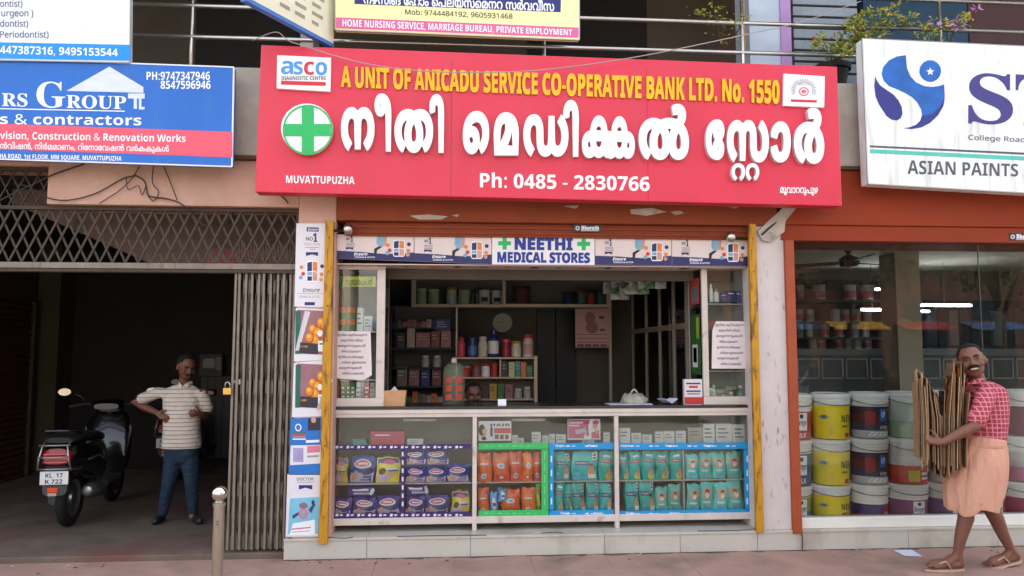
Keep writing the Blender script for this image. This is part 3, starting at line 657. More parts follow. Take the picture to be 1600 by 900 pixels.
# ------------------------------------------------------------------ packs
class Pack:
    def __init__(s, a, b, c, d, Y, dep, mat, bul=.3, jit=.004, round_top=0.):
        s.x0, s.x1 = at(a, (c + d) / 2, Y).x, at(b, (c + d) / 2, Y).x; s.z1, s.z0 = at((a + b) / 2, c, Y).z, at((a + b) / 2, d, Y).z
        s.Y, s.dep, s.bul = Y, dep, bul * min(dep, .05); s.g = MB(); s.ph = rnd.uniform(0, 6); s.jit = jit; s.rt = round_top
        s.lean = rnd.uniform(-.045, .045); s.yw = rnd.uniform(-.09, .09)
        N, Mm = 9, 9; V = []
        for j in range(Mm):
            for i in range(N): V.append(s.p(-1 + 2 * i / (N - 1), -1 + 2 * j / (Mm - 1), 0))
        for j in range(Mm):
            for i in range(N):
                p = s.p(-1 + 2 * i / (N - 1), -1 + 2 * j / (Mm - 1), 0); V.append((p[0], Y + dep + .6 * (Y - p[1]), p[2]))
        q = N * Mm; Fc = []
        for j in range(Mm - 1):
            for i in range(N - 1):
                k = j * N + i; Fc += [(k, k + 1, k + N + 1, k + N), (q + k + N, q + k + N + 1, q + k + 1, q + k)]
        for i in range(N - 1): Fc += [(i + 1, i, q + i, q + i + 1), ((Mm - 1) * N + i, (Mm - 1) * N + i + 1, q + (Mm - 1) * N + i + 1, q + (Mm - 1) * N + i)]
        for j in range(Mm - 1): Fc += [(j * N, (j + 1) * N, q + (j + 1) * N, q + j * N), ((j + 1) * N + N - 1, j * N + N - 1, q + j * N + N - 1, q + (j + 1) * N + N - 1)]
        s.g.add(V, Fc, mat)
    def p(s, u, v, off=.0018):
        b = s.bul * (1 - abs(u) ** 3) * (1 - abs(v) ** 3) + .0025 * math.sin(5 * u + s.ph) * math.cos(4 * v + s.ph)
        ins = 1 - .06 * abs(v) ** 5 - s.rt * max(0, v) ** 4
        jx = s.jit * math.sin(3.1 * v + s.ph); jz = s.jit * math.sin(4.3 * u + s.ph * 1.7) * abs(v)
        return (s.x0 + (s.x1 - s.x0) * (.5 + .5 * u * ins) + jx + s.lean * (v + 1) * (s.z1 - s.z0) / 2, s.Y - b - off + (v + 1) * .008 + s.yw * u * (s.x1 - s.x0) / 2, s.z0 + (s.z1 - s.z0) * (.5 + .5 * v) + jz * (v > 0))
    def rect(s, u0, u1, v0, v1, mat, lay=1, sk=0.):
        n = 4; V = [s.p(u0 + (u1 - u0) * i / n + sk * j / n, v0 + (v1 - v0) * j / n, .0016 * lay) for j in range(n + 1) for i in range(n + 1)]
        s.g.add(V, [(j * 5 + i, j * 5 + i + 1, j * 5 + i + 6, j * 5 + i + 5) for j in range(n) for i in range(n)], mat); return s
    def ell(s, cu, cv, ru, rv, mat, lay=2, rot=0.):
        n = 14; V = [s.p(cu, cv, .0016 * lay)]
        for r in (.55, 1):
            for k in range(n):
                a = 2 * math.pi * k / n; x, y = ru * r * math.cos(a), rv * r * math.sin(a)
                V.append(s.p(cu + x * math.cos(rot) - y * math.sin(rot), cv + x * math.sin(rot) + y * math.cos(rot), .0016 * lay))
        s.g.add(V, [(0, 1 + k, 1 + (k + 1) % n) for k in range(n)] + [(1 + k, 1 + n + k, 1 + n + (k + 1) % n, 1 + (k + 1) % n) for k in range(n)], mat); return s
    def txt(s, body, u0, u1, v0, v1, mat, lay=3, st='b'):
        s.g.text(body, lambda u, v: s.p(u0 + (u1 - u0) * u, v0 + (v1 - v0) * v, .0016 * lay), mat, st); return s
    def done(s, name, label, cat, group):
        o = s.g.build(name, None, origin=((s.x0 + s.x1) / 2, s.Y + s.dep / 2, s.z0)); sharp(o, 50); return tag(o, label, cat, group)
def film(c, n):
    m = M(c, .3, 0, .12, 14, .6, n, spec=.5, coat=.35); t = m.node_tree; b = t.nodes['Principled BSDF']; l = b.inputs['Base Color'].links[0]   # no two packs printed quite alike
    oi = t.nodes.new('ShaderNodeObjectInfo'); mr = t.nodes.new('ShaderNodeMapRange'); mr.inputs[3].default_value = .92; mr.inputs[4].default_value = 1.38; hv = t.nodes.new('ShaderNodeHueSaturation'); m2 = t.nodes.new('ShaderNodeMapRange'); m2.inputs[3].default_value = .485; m2.inputs[4].default_value = .515
    t.links.new(oi.outputs['Random'], mr.inputs[0]); t.links.new(oi.outputs['Random'], m2.inputs[0]); t.links.new(l.from_socket, hv.inputs['Color']); t.links.new(mr.outputs[0], hv.inputs['Value']); t.links.new(m2.outputs[0], hv.inputs['Hue']); t.links.new(hv.outputs[0], b.inputs['Base Color']); return m
k_pur, k_pblu, k_lil, k_pink, k_yel = film((74, 62, 142), 'purple_film'), film((44, 62, 156), 'blue_film'), film((206, 188, 210), 'lilac_print'), film((208, 74, 124), 'pink_print'), film((232, 206, 60), 'yellow_print')
k_ora, k_org2, k_teal, k_teal2, k_skin, k_wht = film((244, 118, 34), 'orange_film'), film((222, 70, 24), 'dark_orange_print'), film((44, 184, 174), 'teal_film'), film((104, 204, 192), 'pale_teal_film'), film((216, 160, 126), 'skin_print'), film((232, 232, 230), 'white_film')
k_dbl, k_dred, k_grn, k_lbl, k_brn = film((34, 44, 110), 'dark_blue_print'), film((150, 40, 66), 'dark_red_print'), film((96, 190, 70), 'green_film'), film((120, 180, 226), 'light_blue_film'), film((96, 62, 48), 'brown_print')
k_red = film((200, 44, 48), 'red_film')
YP = YCN + .075
zsh = {'a': zs2 + .001, 'b': zc0 + .001}
def pk(a, b, c, d, style, label, shelf=None, group='packs on the counter shelves', name=None, dY=0.):
    Y = YP + dY
    base = {'purple': k_pur, 'blue': k_pblu, 'yellow': k_yel, 'orange': k_ora, 'orange2': k_ora, 'teal': k_teal, 'pants': k_teal2, 'slim': k_teal, 'green': k_grn, 'small blue': k_lbl, 'lying': k_pur}[style]
    P = Pack(a, b, c, d, Y + rnd.uniform(0, .025), .1 if style != 'lying' else .16, base, .45, .006, .1 if style in ('yellow',) else 0)
    if shelf is not None and abs(P.z0 - shelf) < .05: P2 = P; P2.g = P2.g; dz = shelf - P.z0
    else: dz = 0
    if style in ('purple', 'blue'):
        P.rect(-.95, .95, -.95, -.25, k_lil, 1).ell(.35, -.15, .5, .25, k_dbl, 2).ell(-.05, .4, .72, .34, k_wht, 2).ell(-.08, .42, .6, .24, k_pink, 3).ell(-.55, -.45, .22, .4, k_skin, 3)
        P.rect(-.4, .35, .36, .48, k_wht, 4).rect(.1, .7, -.62, -.5, k_pur, 3).rect(-.1, .75, -.82, -.74, k_pur, 3)
    elif style == 'yellow':
        P.rect(-.9, .9, .55, .92, k_pur, 1).ell(.1, .62, .5, .2, k_pink, 2).ell(-.3, -.55, .62, .36, k_lil, 2).ell(-.5, -.1, .3, .26, k_brn, 3, .5).ell(.25, -.3, .45, .2, k_skin, 3).rect(-.3, .8, .05, .18, k_wht, 3, .1).rect(-.1, .7, -.1, 0, k_pblu, 3, .1)
    elif style == 'orange':
        P.ell(-.2, -.62, .4, .2, k_wht, 2).ell(-.2, -.62, .24, .1, k_lbl, 3).rect(.3, .85, .55, .85, k_org2, 1).rect(.1, .3, -.3, .7, k_org2, 1).rect(-.7, .5, .2, .3, k_wht, 2, .1)
    elif style == 'orange2':
        P.ell(0, .1, .5, .2, k_wht, 2).ell(0, .1, .3, .1, k_lbl, 3).rect(-.8, .8, -.9, -.55, k_org2, 1).rect(-.3, .2, -.8, -.62, k_wht, 3)
    elif style == 'teal':
        P.rect(-.8, .3, .08, .34, k_dbl, 2).txt('Pampers', -.72, .22, .13, .28, k_wht, 3).rect(.55, .92, .4, .9, k_wht, 1).rect(.6, .85, .5, .62, k_dred, 2).rect(.6, .85, .7, .82, k_dred, 2)
        P.ell(.52, -.5, .34, .42, k_skin, 3).ell(.5, .02, .2, .15, k_skin, 4).ell(.5, .1, .18, .09, k_brn, 5).rect(.25, .85, -.85, -.55, k_wht, 4).ell(-.55, -.55, .2, .12, k_lbl, 2).rect(-.9, .1, -.9, -.78, k_lbl, 2)
    elif style == 'slim':
        P.rect(-.7, .6, .2, .42, k_dred, 2).txt('Pampers', -.6, .5, .25, .37, k_wht, 3).ell(.3, -.72, .5, .26, k_yel, 2).ell(.45, -.55, .3, .3, k_skin, 3).ell(.45, -.2, .17, .12, k_skin, 4).rect(-.5, .5, .6, .72, k_wht, 2)
    elif style == 'pants':
        P.rect(-.62, .7, -.1, .55, k_skin, 2).ell(0, .32, .28, .16, k_brn, 3).ell(.05, .12, .3, .2, k_wht, 3).rect(-.6, .5, -.42, -.3, k_wht, 2).rect(-.4, .5, -.75, -.55, k_lbl, 2)
    elif style == 'lying':
        P.rect(-.7, .5, .2, .5, k_wht, 2).rect(-.5, .8, -.5, -.2, k_lil, 2); P.ell(.82, 0, .15, .7, k_wht, 2)
    elif style == 'green': P.rect(-.5, .5, -.4, .3, k_yel, 2).rect(-.3, .5, .4, .7, k_ora, 2)
    else: P.ell(0, 0, .5, .6, k_wht, 2).rect(-.4, .4, -.2, .1, k_pblu, 3)
    o = P.done(name or 'diaper_pack', label, 'pack', group)
    o.location.z += dz; return o
BN = 'left counter bay'
pk(520, 544, 713, 751, 'yellow', 'yellow sanitary pad pack at the far left of the upper shelf, cut by the post', zs2, name='pad_pack')
pk(547, 585, 709, 751, 'blue', 'blue sanitary pad pack with a pink logo between two yellow packs', zs2, name='pad_pack')
pk(588, 625, 712, 751, 'yellow', 'yellow sanitary pad pack right of the blue one on the upper shelf', zs2, name='pad_pack')
for i, (a, b, c, d) in enumerate([(634, 665, 727, 751), (666, 698, 727, 751), (699, 733, 725, 751)]): pk(a, b, c, d, 'blue', f'blue pad pack, {ORD[i]} of the bottom row on the second frame\'s upper shelf', zs2, name='pad_pack')
for i, (a, b, c, d) in enumerate([(634, 665, 703, 726), (666, 701, 702, 726)]): pk(a, b, c, d, 'blue', f'blue pad pack stacked on top of another, {["beside the purple tape", "nearer the middle post"][i]}', name='pad_pack')
for i, (a, b, c, d) in enumerate([(520, 549, 777, 806), (551, 587, 777, 806), (589, 625, 774, 806)]): pk(a, b, c, d, 'purple', f'purple pad pack, {ORD[i]} from left on the left frame\'s lower shelf', zc0, name='pad_pack')
pk(543, 585, 760, 776, 'lying', 'purple pad pack lying flat on two standing packs in the left frame', name='pad_pack', dY=.01)
for i, (a, b, c, d) in enumerate([(634, 664, 776, 806), (666, 702, 774, 806)]): pk(a, b, c, d, 'purple', f'purple pad pack standing on the second frame\'s lower shelf, {["beside the upright tape", "beside the lone yellow pack"][i]}', zc0, name='pad_pack')
pk(634, 669, 757, 775, 'lying', 'purple pad pack lying flat beside the upright purple tape', name='pad_pack', dY=.01)
pk(705, 733, 769, 806, 'yellow', 'yellow sanitary pad pack alone on the lower shelf near the middle post', zc0, name='pad_pack')
for i, (a, b, c, d, st) in enumerate([(747, 769, 706, 750, 'orange'), (771, 795, 706, 750, 'orange2'), (797, 817, 705, 750, 'orange'), (818, 833, 706, 750, 'orange2'), (834, 846, 706, 750, 'orange')]):
    pk(a, b, c, d, st, f'orange diaper pack, {ORD[i]} from left on the upper green framed shelf', zs2)
pk(747, 764, 762, 804, 'orange', 'narrow orange diaper pack at the left end of the lower green framed shelf', zc0)
pk(765, 777, 770, 804, 'small blue', 'small light blue pouch between orange packs', zc0)
pk(785, 813, 766, 804, 'orange2', 'wide crumpled orange diaper pack on the lower green framed shelf', zc0, dY=.02)
pk(779, 792, 764, 784, 'small blue', 'small round blue pouch propped on the crumpled orange pack', dY=-.02)
pk(815, 836, 763, 804, 'orange', 'orange diaper pack beside the green pouch on the lower shelf', zc0)
pk(837, 846, 757, 804, 'green', 'slim lime green pouch at the right end of the orange packs', zc0)
TL = [(866, 891, 705, 749, 'teal'), (893, 933, 704, 749, 'teal'), (935, 958, 704, 749, 'slim')]
for i, (a, b, c, d, st) in enumerate(TL): pk(a, b, c, d, st, f'{["teal diaper pack touching the green tape", "widest teal diaper pack", "slim teal diaper pack touching the second post"][i]} on its upper shelf', zs2)
for i, (a, b, c, d) in enumerate([(968, 983, 708, 748), (984, 1002, 704, 748), (1003, 1023, 703, 748), (1024, 1045, 705, 748), (1047, 1065, 704, 748)]): pk(a, b, c, d, 'slim', f'slim teal diaper pack, {ORD[i]} of five right of the second post, upper shelf', zs2)
for i, (a, b, c, d) in enumerate([(1072, 1091, 709, 747), (1092, 1112, 707, 747), (1113, 1134, 707, 747), (1135, 1159, 706, 747)]): pk(a, b, c, d, 'pants', f'pale teal pants pack, {ORD[i]} of four on the last bay\'s upper shelf', zs2)
for i, (a, b, c, d, st) in enumerate([(866, 881, 753, 803, 'slim'), (882, 894, 757, 803, 'teal'), (895, 915, 755, 803, 'teal'), (917, 937, 755, 803, 'teal'), (938, 957, 756, 803, 'teal')]): pk(a, b, c, d, st, f'teal diaper pack, {ORD[i]} of five between green tape and second post, lower shelf', zc0)
for i, (a, b, c, d, st) in enumerate([(977, 998, 754, 802, 'teal'), (1000, 1023, 752, 802, 'teal'), (1025, 1044, 764, 802, 'pants'), (1045, 1065, 760, 802, 'pants')]): pk(a, b, c, d, st, f'{["teal diaper pack nearest the second post", "tall teal diaper pack second from the post", "short pale teal pack third from the post", "pale teal pack beside the divider"][i]}, lower shelf', zc0)
for i, (a, b, c, d) in enumerate([(1073, 1093, 758, 801), (1094, 1115, 755, 801), (1116, 1137, 756, 801), (1138, 1161, 753, 801)]): pk(a, b, c, d, 'pants', f'pale teal pants pack, {ORD[i]} of four on the last bay\'s lower shelf', zc0)
# boxes on the top shelf
m_bx = M((222, 222, 218), .6, 0, .05, 8, name='white_carton'); m_bx2 = M((176, 172, 158), .6, 0, .08, 8, name='beige_carton'); m_ink = M((120, 124, 140), .6, 0, .1, name='carton_ink'); m_ink2 = M((150, 90, 100), .6, name='carton_ink_red')
def carton(a, b, c, d, Y, dep, label, mat=None, z=None, lines=2, group='small cartons on the top counter shelf', name='medicine_carton', ink=None, extra=None):
    g = MB(); x0, x1 = at(a, d, Y).x, at(b, d, Y).x; zz1, zz0 = at((a + b) / 2, c, Y).z, at((a + b) / 2, d, Y).z
    if z is not None: zz1 += z - zz0; zz0 = z
    g.box(x0, x1, Y, Y + dep, zz0, zz1, mat or m_bx); h = zz1 - zz0; w = x1 - x0
    for k in range(lines):
        q = .78 - k * .2; g.add([(x0 + w * u, Y - .0012, zz0 + h * v) for u, v in ((.12, q), (rnd.uniform(.5, .9), q), (rnd.uniform(.5, .9), q - .07), (.12, q - .07))], [(0, 1, 2, 3)], ink or m_ink)
    if extra: extra(g, x0, x1, zz0, zz1, Y - .0014)
    o = g.build(name, None, origin=((x0 + x1) / 2, Y + dep / 2, zz0)); return tag(o, label, 'carton', group)
for i, (a, b, c, d) in enumerate([(636, 661, 684, 696), (800, 809, 677, 693), (810, 819, 682, 693), (831, 845, 672, 693), (847, 857, 678, 693), (858, 867, 676, 693), (869, 884, 676, 693), (909, 929, 686, 693), (943, 953, 673, 692), (968, 985, 666, 692), (987, 1002, 674, 692), (1004, 1019, 677, 692), (1024, 1037, 672, 692), (1038, 1054, 672, 692), (1056, 1072, 672, 692)]):
    wd = 'wide low' if b - a > d - c else 'tall' if (d - c) > 1.6 * (b - a) else 'squarish'
    carton(a, b, c, d, YP + (i % 3) * .01, .06, f'{wd} white carton on the top counter shelf, {["under the dark glass alone", "touching the hair oil card", "short one after the hair oil card", "standing tall mid bay", "right of the tall mid bay one", "left neighbour of the pink card", "just before the pink card", "low under the pink card", "by the post with a round label", "first after the second post", "second after the second post", "third after the second post", "fourth after the second post", "fifth after the second post", "sixth after the second post"][i]}', z=zs1 + .001, lines=2)
carton(1075, 1098, 666, 691, YP + .03, .08, 'dull beige carton between white ones on the top shelf', m_bx2, zs1 + .001)
for i, (a, b, c, d) in enumerate([(1099, 1117, 659, 690), (1119, 1144, 659, 690), (1145, 1166, 660, 690)]): carton(a, b, c, d, YP + .005, .08, f'large white carton in the right end group of the top shelf, {ORD[i]} of three', z=zs1 + .001, lines=3)
carton(579, 632, 673, 696, YP + .05, .12, 'pink tissue box on the top shelf of the left counter bay', M((206, 84, 112), .5, 0, .08, name='pink_box'), zs1 + .001, 1, ink=k_wht)
carton(551, 572, 685, 696, YP + .06, .1, 'small teal box left of the pink tissue box', M((108, 164, 160), .5, 0, .08, name='teal_box'), zs1 + .001, 1)
# two show cards standing on the shelf
def card(name, a, b, c, d, Y, label, draw):
    g = MB().pbox(a, b, c, d, Y, .006, M((240, 238, 238), .45, 0, .03, name='card_white')); draw(g, Y - .0015)
    p = at((a + b) / 2, d, Y); o = g.build(name, None, origin=p); return tag(o, label, 'card')
def d1(g, y):
    g.pell(755, 675, 6, 9, y, k_skin, 14); g.pell(753, 672, 5, 9, y - .001, M((36, 26, 24), .5, name='black_hair_print'), 14); g.pell(757, 674, 3.4, 4.6, y - .002, k_skin, 12); g.pell(756, 685, 4, 3, y - .002, M((36, 26, 24), .5, name='black_hair_print'), 10)
    g.ppoly([(766, 668), (770, 668), (770, 682), (766, 682)], y, k_dbl); g.ppoly([(767, 664), (769, 664), (769, 668), (767, 668)], y, k_brn)
    g.ptext('HAIR', (766, 797, 662, 666), y, m_navy); g.ppoly([(772, 669), (798, 669), (798, 677), (772, 677)], y, k_red)
    for k in range(3): g.ppoly([(773 + k * 8, 679), (779 + k * 8, 679), (779 + k * 8, 686), (773 + k * 8, 686)], y, k_brn)
def d2(g, y):
    g.ppoly([(888, 656), (922, 656), (912, 685), (888, 685)], y, k_pink); g.ppoly([(890, 659), (911, 659), (911, 662), (890, 662)], y - .001, k_wht); g.ppoly([(890, 664), (905, 664), (905, 666), (890, 666)], y - .001, k_wht)
    g.ppoly([(898, 672), (915, 668), (917, 674), (900, 679)], y - .001, k_lil); g.ppoly([(917, 666), (919, 666), (920, 681), (916, 681)], y - .001, k_dred)
    g.pell(930, 665, 4, 6, y - .001, k_skin, 12); g.pell(931, 660, 5, 3.5, y - .002, k_pink, 10); g.ppoly([(924, 676), (936, 672), (937, 685), (924, 685)], y - .001, k_pink); g.ppoly([(930, 672), (934, 672), (934, 676), (930, 678)], y - .002, k_skin)
card('show_card', 748, 799, 658, 689, YP - .02, 'show card with a dark haired woman and a red bar on the counter shelf', d1)
card('show_card', 887, 938, 655, 687, YP - .02, 'pink show card with a woman in a head wrap on the counter shelf', d2)
# ------------------------------------------------------------------ side cabinets on the counter
ZCT = zc1 + .019
YK = YCN + .03
def cabinet(a, b, ctop, ga, gb, label, shelves, side):
    x0, x1 = at(a, 530, YK).x, at(b, 530, YK).x; z1 = at((a + b) / 2, ctop, YK).z; D = .36
    gx0, gx1 = at(ga, 530, YK).x, at(gb, 530, YK).x
    t = thing('side_cabinet', label, 'cabinet', ((x0 + x1) / 2, YK, ZCT), 'glazed cabinets at the ends of the counter')
    zb = ZCT + .07; zt = z1 - .05
    g = MB().box(x0, x1, YK, YK + .03, ZCT, zb, m_fr).box(x0, x1, YK, YK + .03, zt, z1, m_fr).box(x0, gx0, YK, YK + .03, zb + .0005, zt - .0005, m_fr).box(gx1, x1, YK, YK + .03, zb + .0005, zt - .0005, m_fr); g.build('door_frame', t, bevel=.003)
    MB().box(gx0, gx1, YK + .012, YK + .016, zb, zt, m_glass2).build('pane', t)
    g = MB().box(x0, x1, YK + D, YK + D + .012, ZCT, z1, m_back).box(x0, x1, YK + .031, YK + D - .001, z1 - .02, z1, m_fr).box(x0, x1, YK + .031, YK + D - .001, ZCT, ZCT + .015, m_fr)
    g.build('carcass', t)
    for i, py in enumerate(shelves): MB().box(x0 + .015, x1 - .015, YK + .04, YK + D - .002, at(560, py, YK + .06).z - .008, at(560, py, YK + .06).z, m_fr).build('shelf', t)
    xs_ = x1 - .012 if side > 0 else x0
    MB().box(xs_, xs_ + .012, YK + .031, YK + D - .001, ZCT + .016, z1 - .021, m_glass2).build('side_pane', t)
    MB().box(xs_, xs_ + .012, YK + D + .013, YK + D + .04, ZCT, z1, m_fr).build('side_post', t)
    return t
cabinet(521, 601, 412, 525.5, 588, 'glazed cabinet with stacked medicine boxes at the left end of the counter', [518, 593], 1)
cabinet(1098, 1172, 412, 1107, 1165, 'glazed cabinet with blue packs and green bottles at the right end of the counter', [472, 580], -1)
zl_ = [at(560, p, YK + .06).z + .001 for p in (518, 593)]; zr2 = [at(1130, p, YK + .06).z + .001 for p in (472, 580)]; zfl = ZCT + .0165
YB = YK + .06
m_og, m_gn, m_rdx, m_dk = M((216, 112, 40), .5, 0, .08, name='orange_carton'), M((54, 120, 62), .5, 0, .1, name='green_carton'), M((186, 46, 46), .5, 0, .1, name='red_carton'), M((44, 46, 66), .5, 0, .1, name='dark_carton')
gp = 'medicine boxes in the left cabinet'
def two(top, bot):
    def f(g, x0, x1, z0, z1, y): g.add([(x0, y, z0), (x1, y, z0), (x1, y, z0 + (z1 - z0) * .55), (x0, y, z0 + (z1 - z0) * .55)], [(0, 1, 2, 3)], bot)
    return f
q = 0
for r, (c, d, zz) in enumerate([(499, 518, zl_[0]), (480, 498, None)]):
    for k, (a, b) in enumerate([(526, 540), (541, 555)]):
        o = carton(a, b, c, d, YB, .1, f'orange and green medicine box, {["lower", "upper"][r]} {["left", "right"][k]} of a block of four', m_og, zz, 0, gp, extra=two(m_og, m_gn))
        if r: o.location.z = zl_[0] + (at(540, 499, YB).z - at(540, 518, YB).z) + .002
carton(557, 567, 481, 518, YB, .1, 'tall white medicine box beside the orange and green block', m_bx, zl_[0], 3, gp)
carton(568, 581, 494, 518, YB, .1, 'short white medicine box beside the cabinet post', m_bx, zl_[0], 3, gp)
for i, (a, b, mt, lb) in enumerate([(523, 530, m_rdx, 'red and yellow medicine box at the left end of the bottom cabinet shelf'), (533, 540, m_gn, 'green medicine box, first of three green ones in a row'), (541, 547, m_gn, 'green medicine box, middle one of three green ones in a row'), (548, 554, m_gn, 'green medicine box, last of three green ones in a row'), (556, 563, m_bx, 'white medicine box right of the three green ones'), (564, 568, m_bx2, 'narrow beige medicine box on the bottom cabinet shelf'), (569, 577, m_rdx, 'red medicine box with white lettering on the bottom cabinet shelf'), (578, 585, m_bx2, 'pale pinkish medicine box at the right end of the bottom shelf')]):
    carton(a, b, 598, 632, YB, .1, lb, mt, zfl, 3, gp, ink=k_wht if mt not in (m_bx, m_bx2) else m_ink)
g = MB().pbox(526, 587, 432, 448, YB - .02, .008, M((206, 196, 40), .5, 0, .1, name='yellow_board')); 
g.ptext('ഡയേപപർ', (541, 582, 434, 446), YB - .0225, M((40, 110, 50), .5, name='green_ink'), 'm', .02); g.ppoly([(526, 432), (537, 432), (535, 448), (526, 448)], YB - .0225, m_gn)
tag(g.build('price_board', None, origin=at(556, 448, YB)), 'yellow strip board with Malayalam letters high in the left cabinet', 'sign')
# hand-written notices
m_pap = M((226, 214, 212), .7, 0, .04, 5, .03, 'notice_paper'); m_pen = M((92, 84, 104), .7, name='pen_ink')
def notice(outline, lines, Y, label, Yd=.003):
    g = MB().pprism(outline, Y, Yd, m_pap)
    for s_, a, b, c, d in lines: g.ptext(s_, (a, b, c, d), Y - .0012, m_pen, 'm', .012, res=2)
    return tag(g.build('paper_notice', None, origin=at(outline[0][0], outline[-1][1], Y)), label, 'notice')
ln = ['ഇവിെട കുറികകുനന', 'മരുനനിൻ ബിലല', 'മരുനനുകൾ', 'തിരിെച്ചടുകകുനന', 'ഇവിെട േചാദികകുക', 'ബിലല ഇലലാെത', 'മരുനനുകൾ', 'തിരിെച്ചടുകകില']
notice([(522, 517), (579, 518), (581, 586), (575, 590), (568, 594), (524, 591)], [(s_, 527 + (i * 5) % 9, 574 - (i * 7) % 11, 520.5 + i * 8.6, 526 + i * 8.6) for i, s_ in enumerate(ln)], YK - .006, 'creased handwritten paper notice taped over the left cabinet door')
notice([(1119, 502), (1167, 502), (1168, 576), (1112, 576), (1113, 516)], [(s_, 1118 + (i * 5) % 9, 1163 - (i * 7) % 11, 505 + i * 8.7, 510.5 + i * 8.7) for i, s_ in enumerate(ln)], YK - .006, 'handwritten paper notice with a cut corner on the right cabinet door')
# bottles and packs in the right cabinet
def bottle(a, b, c, d, Y, body, lid, label, band=None, z=None, name='bottle', group=None, neck=.5, n=14, cat='bottle', face=None):
    x = at((a + b) / 2, d, Y + .02).x; r = (at(b, d, Y).x - at(a, d, Y).x) / 2; h = at(a, c, Y).z - at(a, d, Y).z
    z = at(a, d, Y).z if z is None else z; c0 = (x, Y + r, z)
    t = thing(name, label, cat, c0, group)
    bt = body
    g = MB().lathe([(0, 0), (r * .94, 0), (r, .02 * h), (r, h * .62), (r * .9, h * .72), (r * neck, h * .8), (r * neck, h * .84), (0, h * .84)], (0, 0, 0), bt, n)
    if band: g.lathe([(r * 1.015, h * .12), (r * 1.015, h * .58)], (0, 0, 0), band, n)
    if face: g.add([(r * 1.03 * math.sin(u), -r * 1.03 * math.cos(u), h * v) for v in (.2, .5) for u in (-.6, -.2, .2, .6)], [(0, 1, 5, 4), (1, 2, 6, 5), (2, 3, 7, 6)], face)
    sharp(g.build('body', t, local=True))
    sharp(MB().lathe([(0, h * .835), (r * max(neck, .5) * 1.12, h * .835), (r * max(neck, .5) * 1.12, h), (0, h)], (0, 0, 0), lid, n).build('cap', t, local=True))
    return t
m_bw, m_bg, m_bgl, m_bb = M((222, 222, 220), .35, 0, .04, name='white_plastic'), M((110, 150, 120), .35, 0, .08, name='green_plastic'), M((150, 176, 158), .2, 0, .05, name='pale_green_plastic'), M((40, 56, 120), .35, 0, .06, name='blue_plastic')
gp2 = 'items in the right cabinet'
bottle(1108, 1114, 444, 472, YB, m_bw, m_bw, 'slim white bottle in the upper right cabinet', None, zr2[0], group=gp2)
bottle(1115, 1124, 452, 472, YB, m_bw, m_bgl, 'stubby white bottle in the upper right cabinet', None, zr2[0], group=gp2)
for i, (a, b, c) in enumerate([(1126, 1136, 458), (1137, 1149, 454), (1150, 1161, 455)]): carton(a, b, c, 472, YB, .1, f'dark blue pack in the upper right cabinet, {ORD[i]} of three', M((48, 60, 116), .5, 0, .1, name='dark_blue_carton'), zr2[0], 1, gp2, ink=k_wht)
for i, (a, b, c, lb) in enumerate([(1112, 1119, 604, 'slim dark green bottle at the left end of the lower right cabinet'), (1126, 1135, 619, 'small pale green jar in the lower right cabinet'), (1138, 1149, 615, 'medium pale green jar in the lower right cabinet'), (1152, 1165, 605, 'tall green lotion bottle at the end of the lower right cabinet')]): bottle(a, b, c, 631, YB, m_bg if i in (0, 3) else m_bgl, m_bw, lb, None if i < 3 else m_bgl, zfl, group=gp2, neck=.55)
for i, (a, b, c) in enumerate([(1113, 1131, 609), (1134, 1156, 604)]): carton(a, b, c, c + 5, YB + .12, .1, f'flat pale carton lying in the lower right cabinet, {["lower", "upper"][i]} one', m_bx2, None, 1, gp2)
# posters on the cabinet's inner side
xs_ = at(1098, 530, YK).x - .003
def sideposter(y0, y1, z0, z1, mats, name, label):
    g = MB().box(xs_ - .003, xs_ - .001, y0, y1, z0, z1, mats[0])
    for (u0, u1, v0, v1), mt in mats[1:]: g.add([(xs_ - .0045, y0 + (y1 - y0) * u, z0 + (z1 - z0) * v) for u, v in ((u0, v0), (u1, v0), (u1, v1), (u0, v1))], [(0, 1, 2, 3)], mt)
    return tag(g.build(name, None, origin=(xs_ - .002, (y0 + y1) / 2, z0)), label, 'poster')
zq = lambda py: at(1085, py, YK + .2).z
sideposter(YK + .06, YK + .32, zq(476), zq(436), [M((170, 70, 52), .5, 0, .1, name='red_poster'), ((.1, .8, .1, .7), M((120, 116, 122), .5, 0, .3, 12, name='grey_photo'))], 'side_poster', 'red and grey poster on the inner side of the right cabinet')
sideposter(YK + .05, YK + .3, zq(585), zq(492), [M((52, 96, 44), .5, 0, .4, 14, name='green_poster'), ((.3, .9, .12, .5), M((214, 214, 210), .5, name='poster_white')), ((.4, .8, .2, .45), M((60, 120, 170), .5, name='poster_blue')), ((.1, .4, .6, .95), M((150, 170, 60), .5, 0, .3, 12, name='poster_lime'))], 'side_poster', 'green leafy poster below the red one inside the right cabinet')
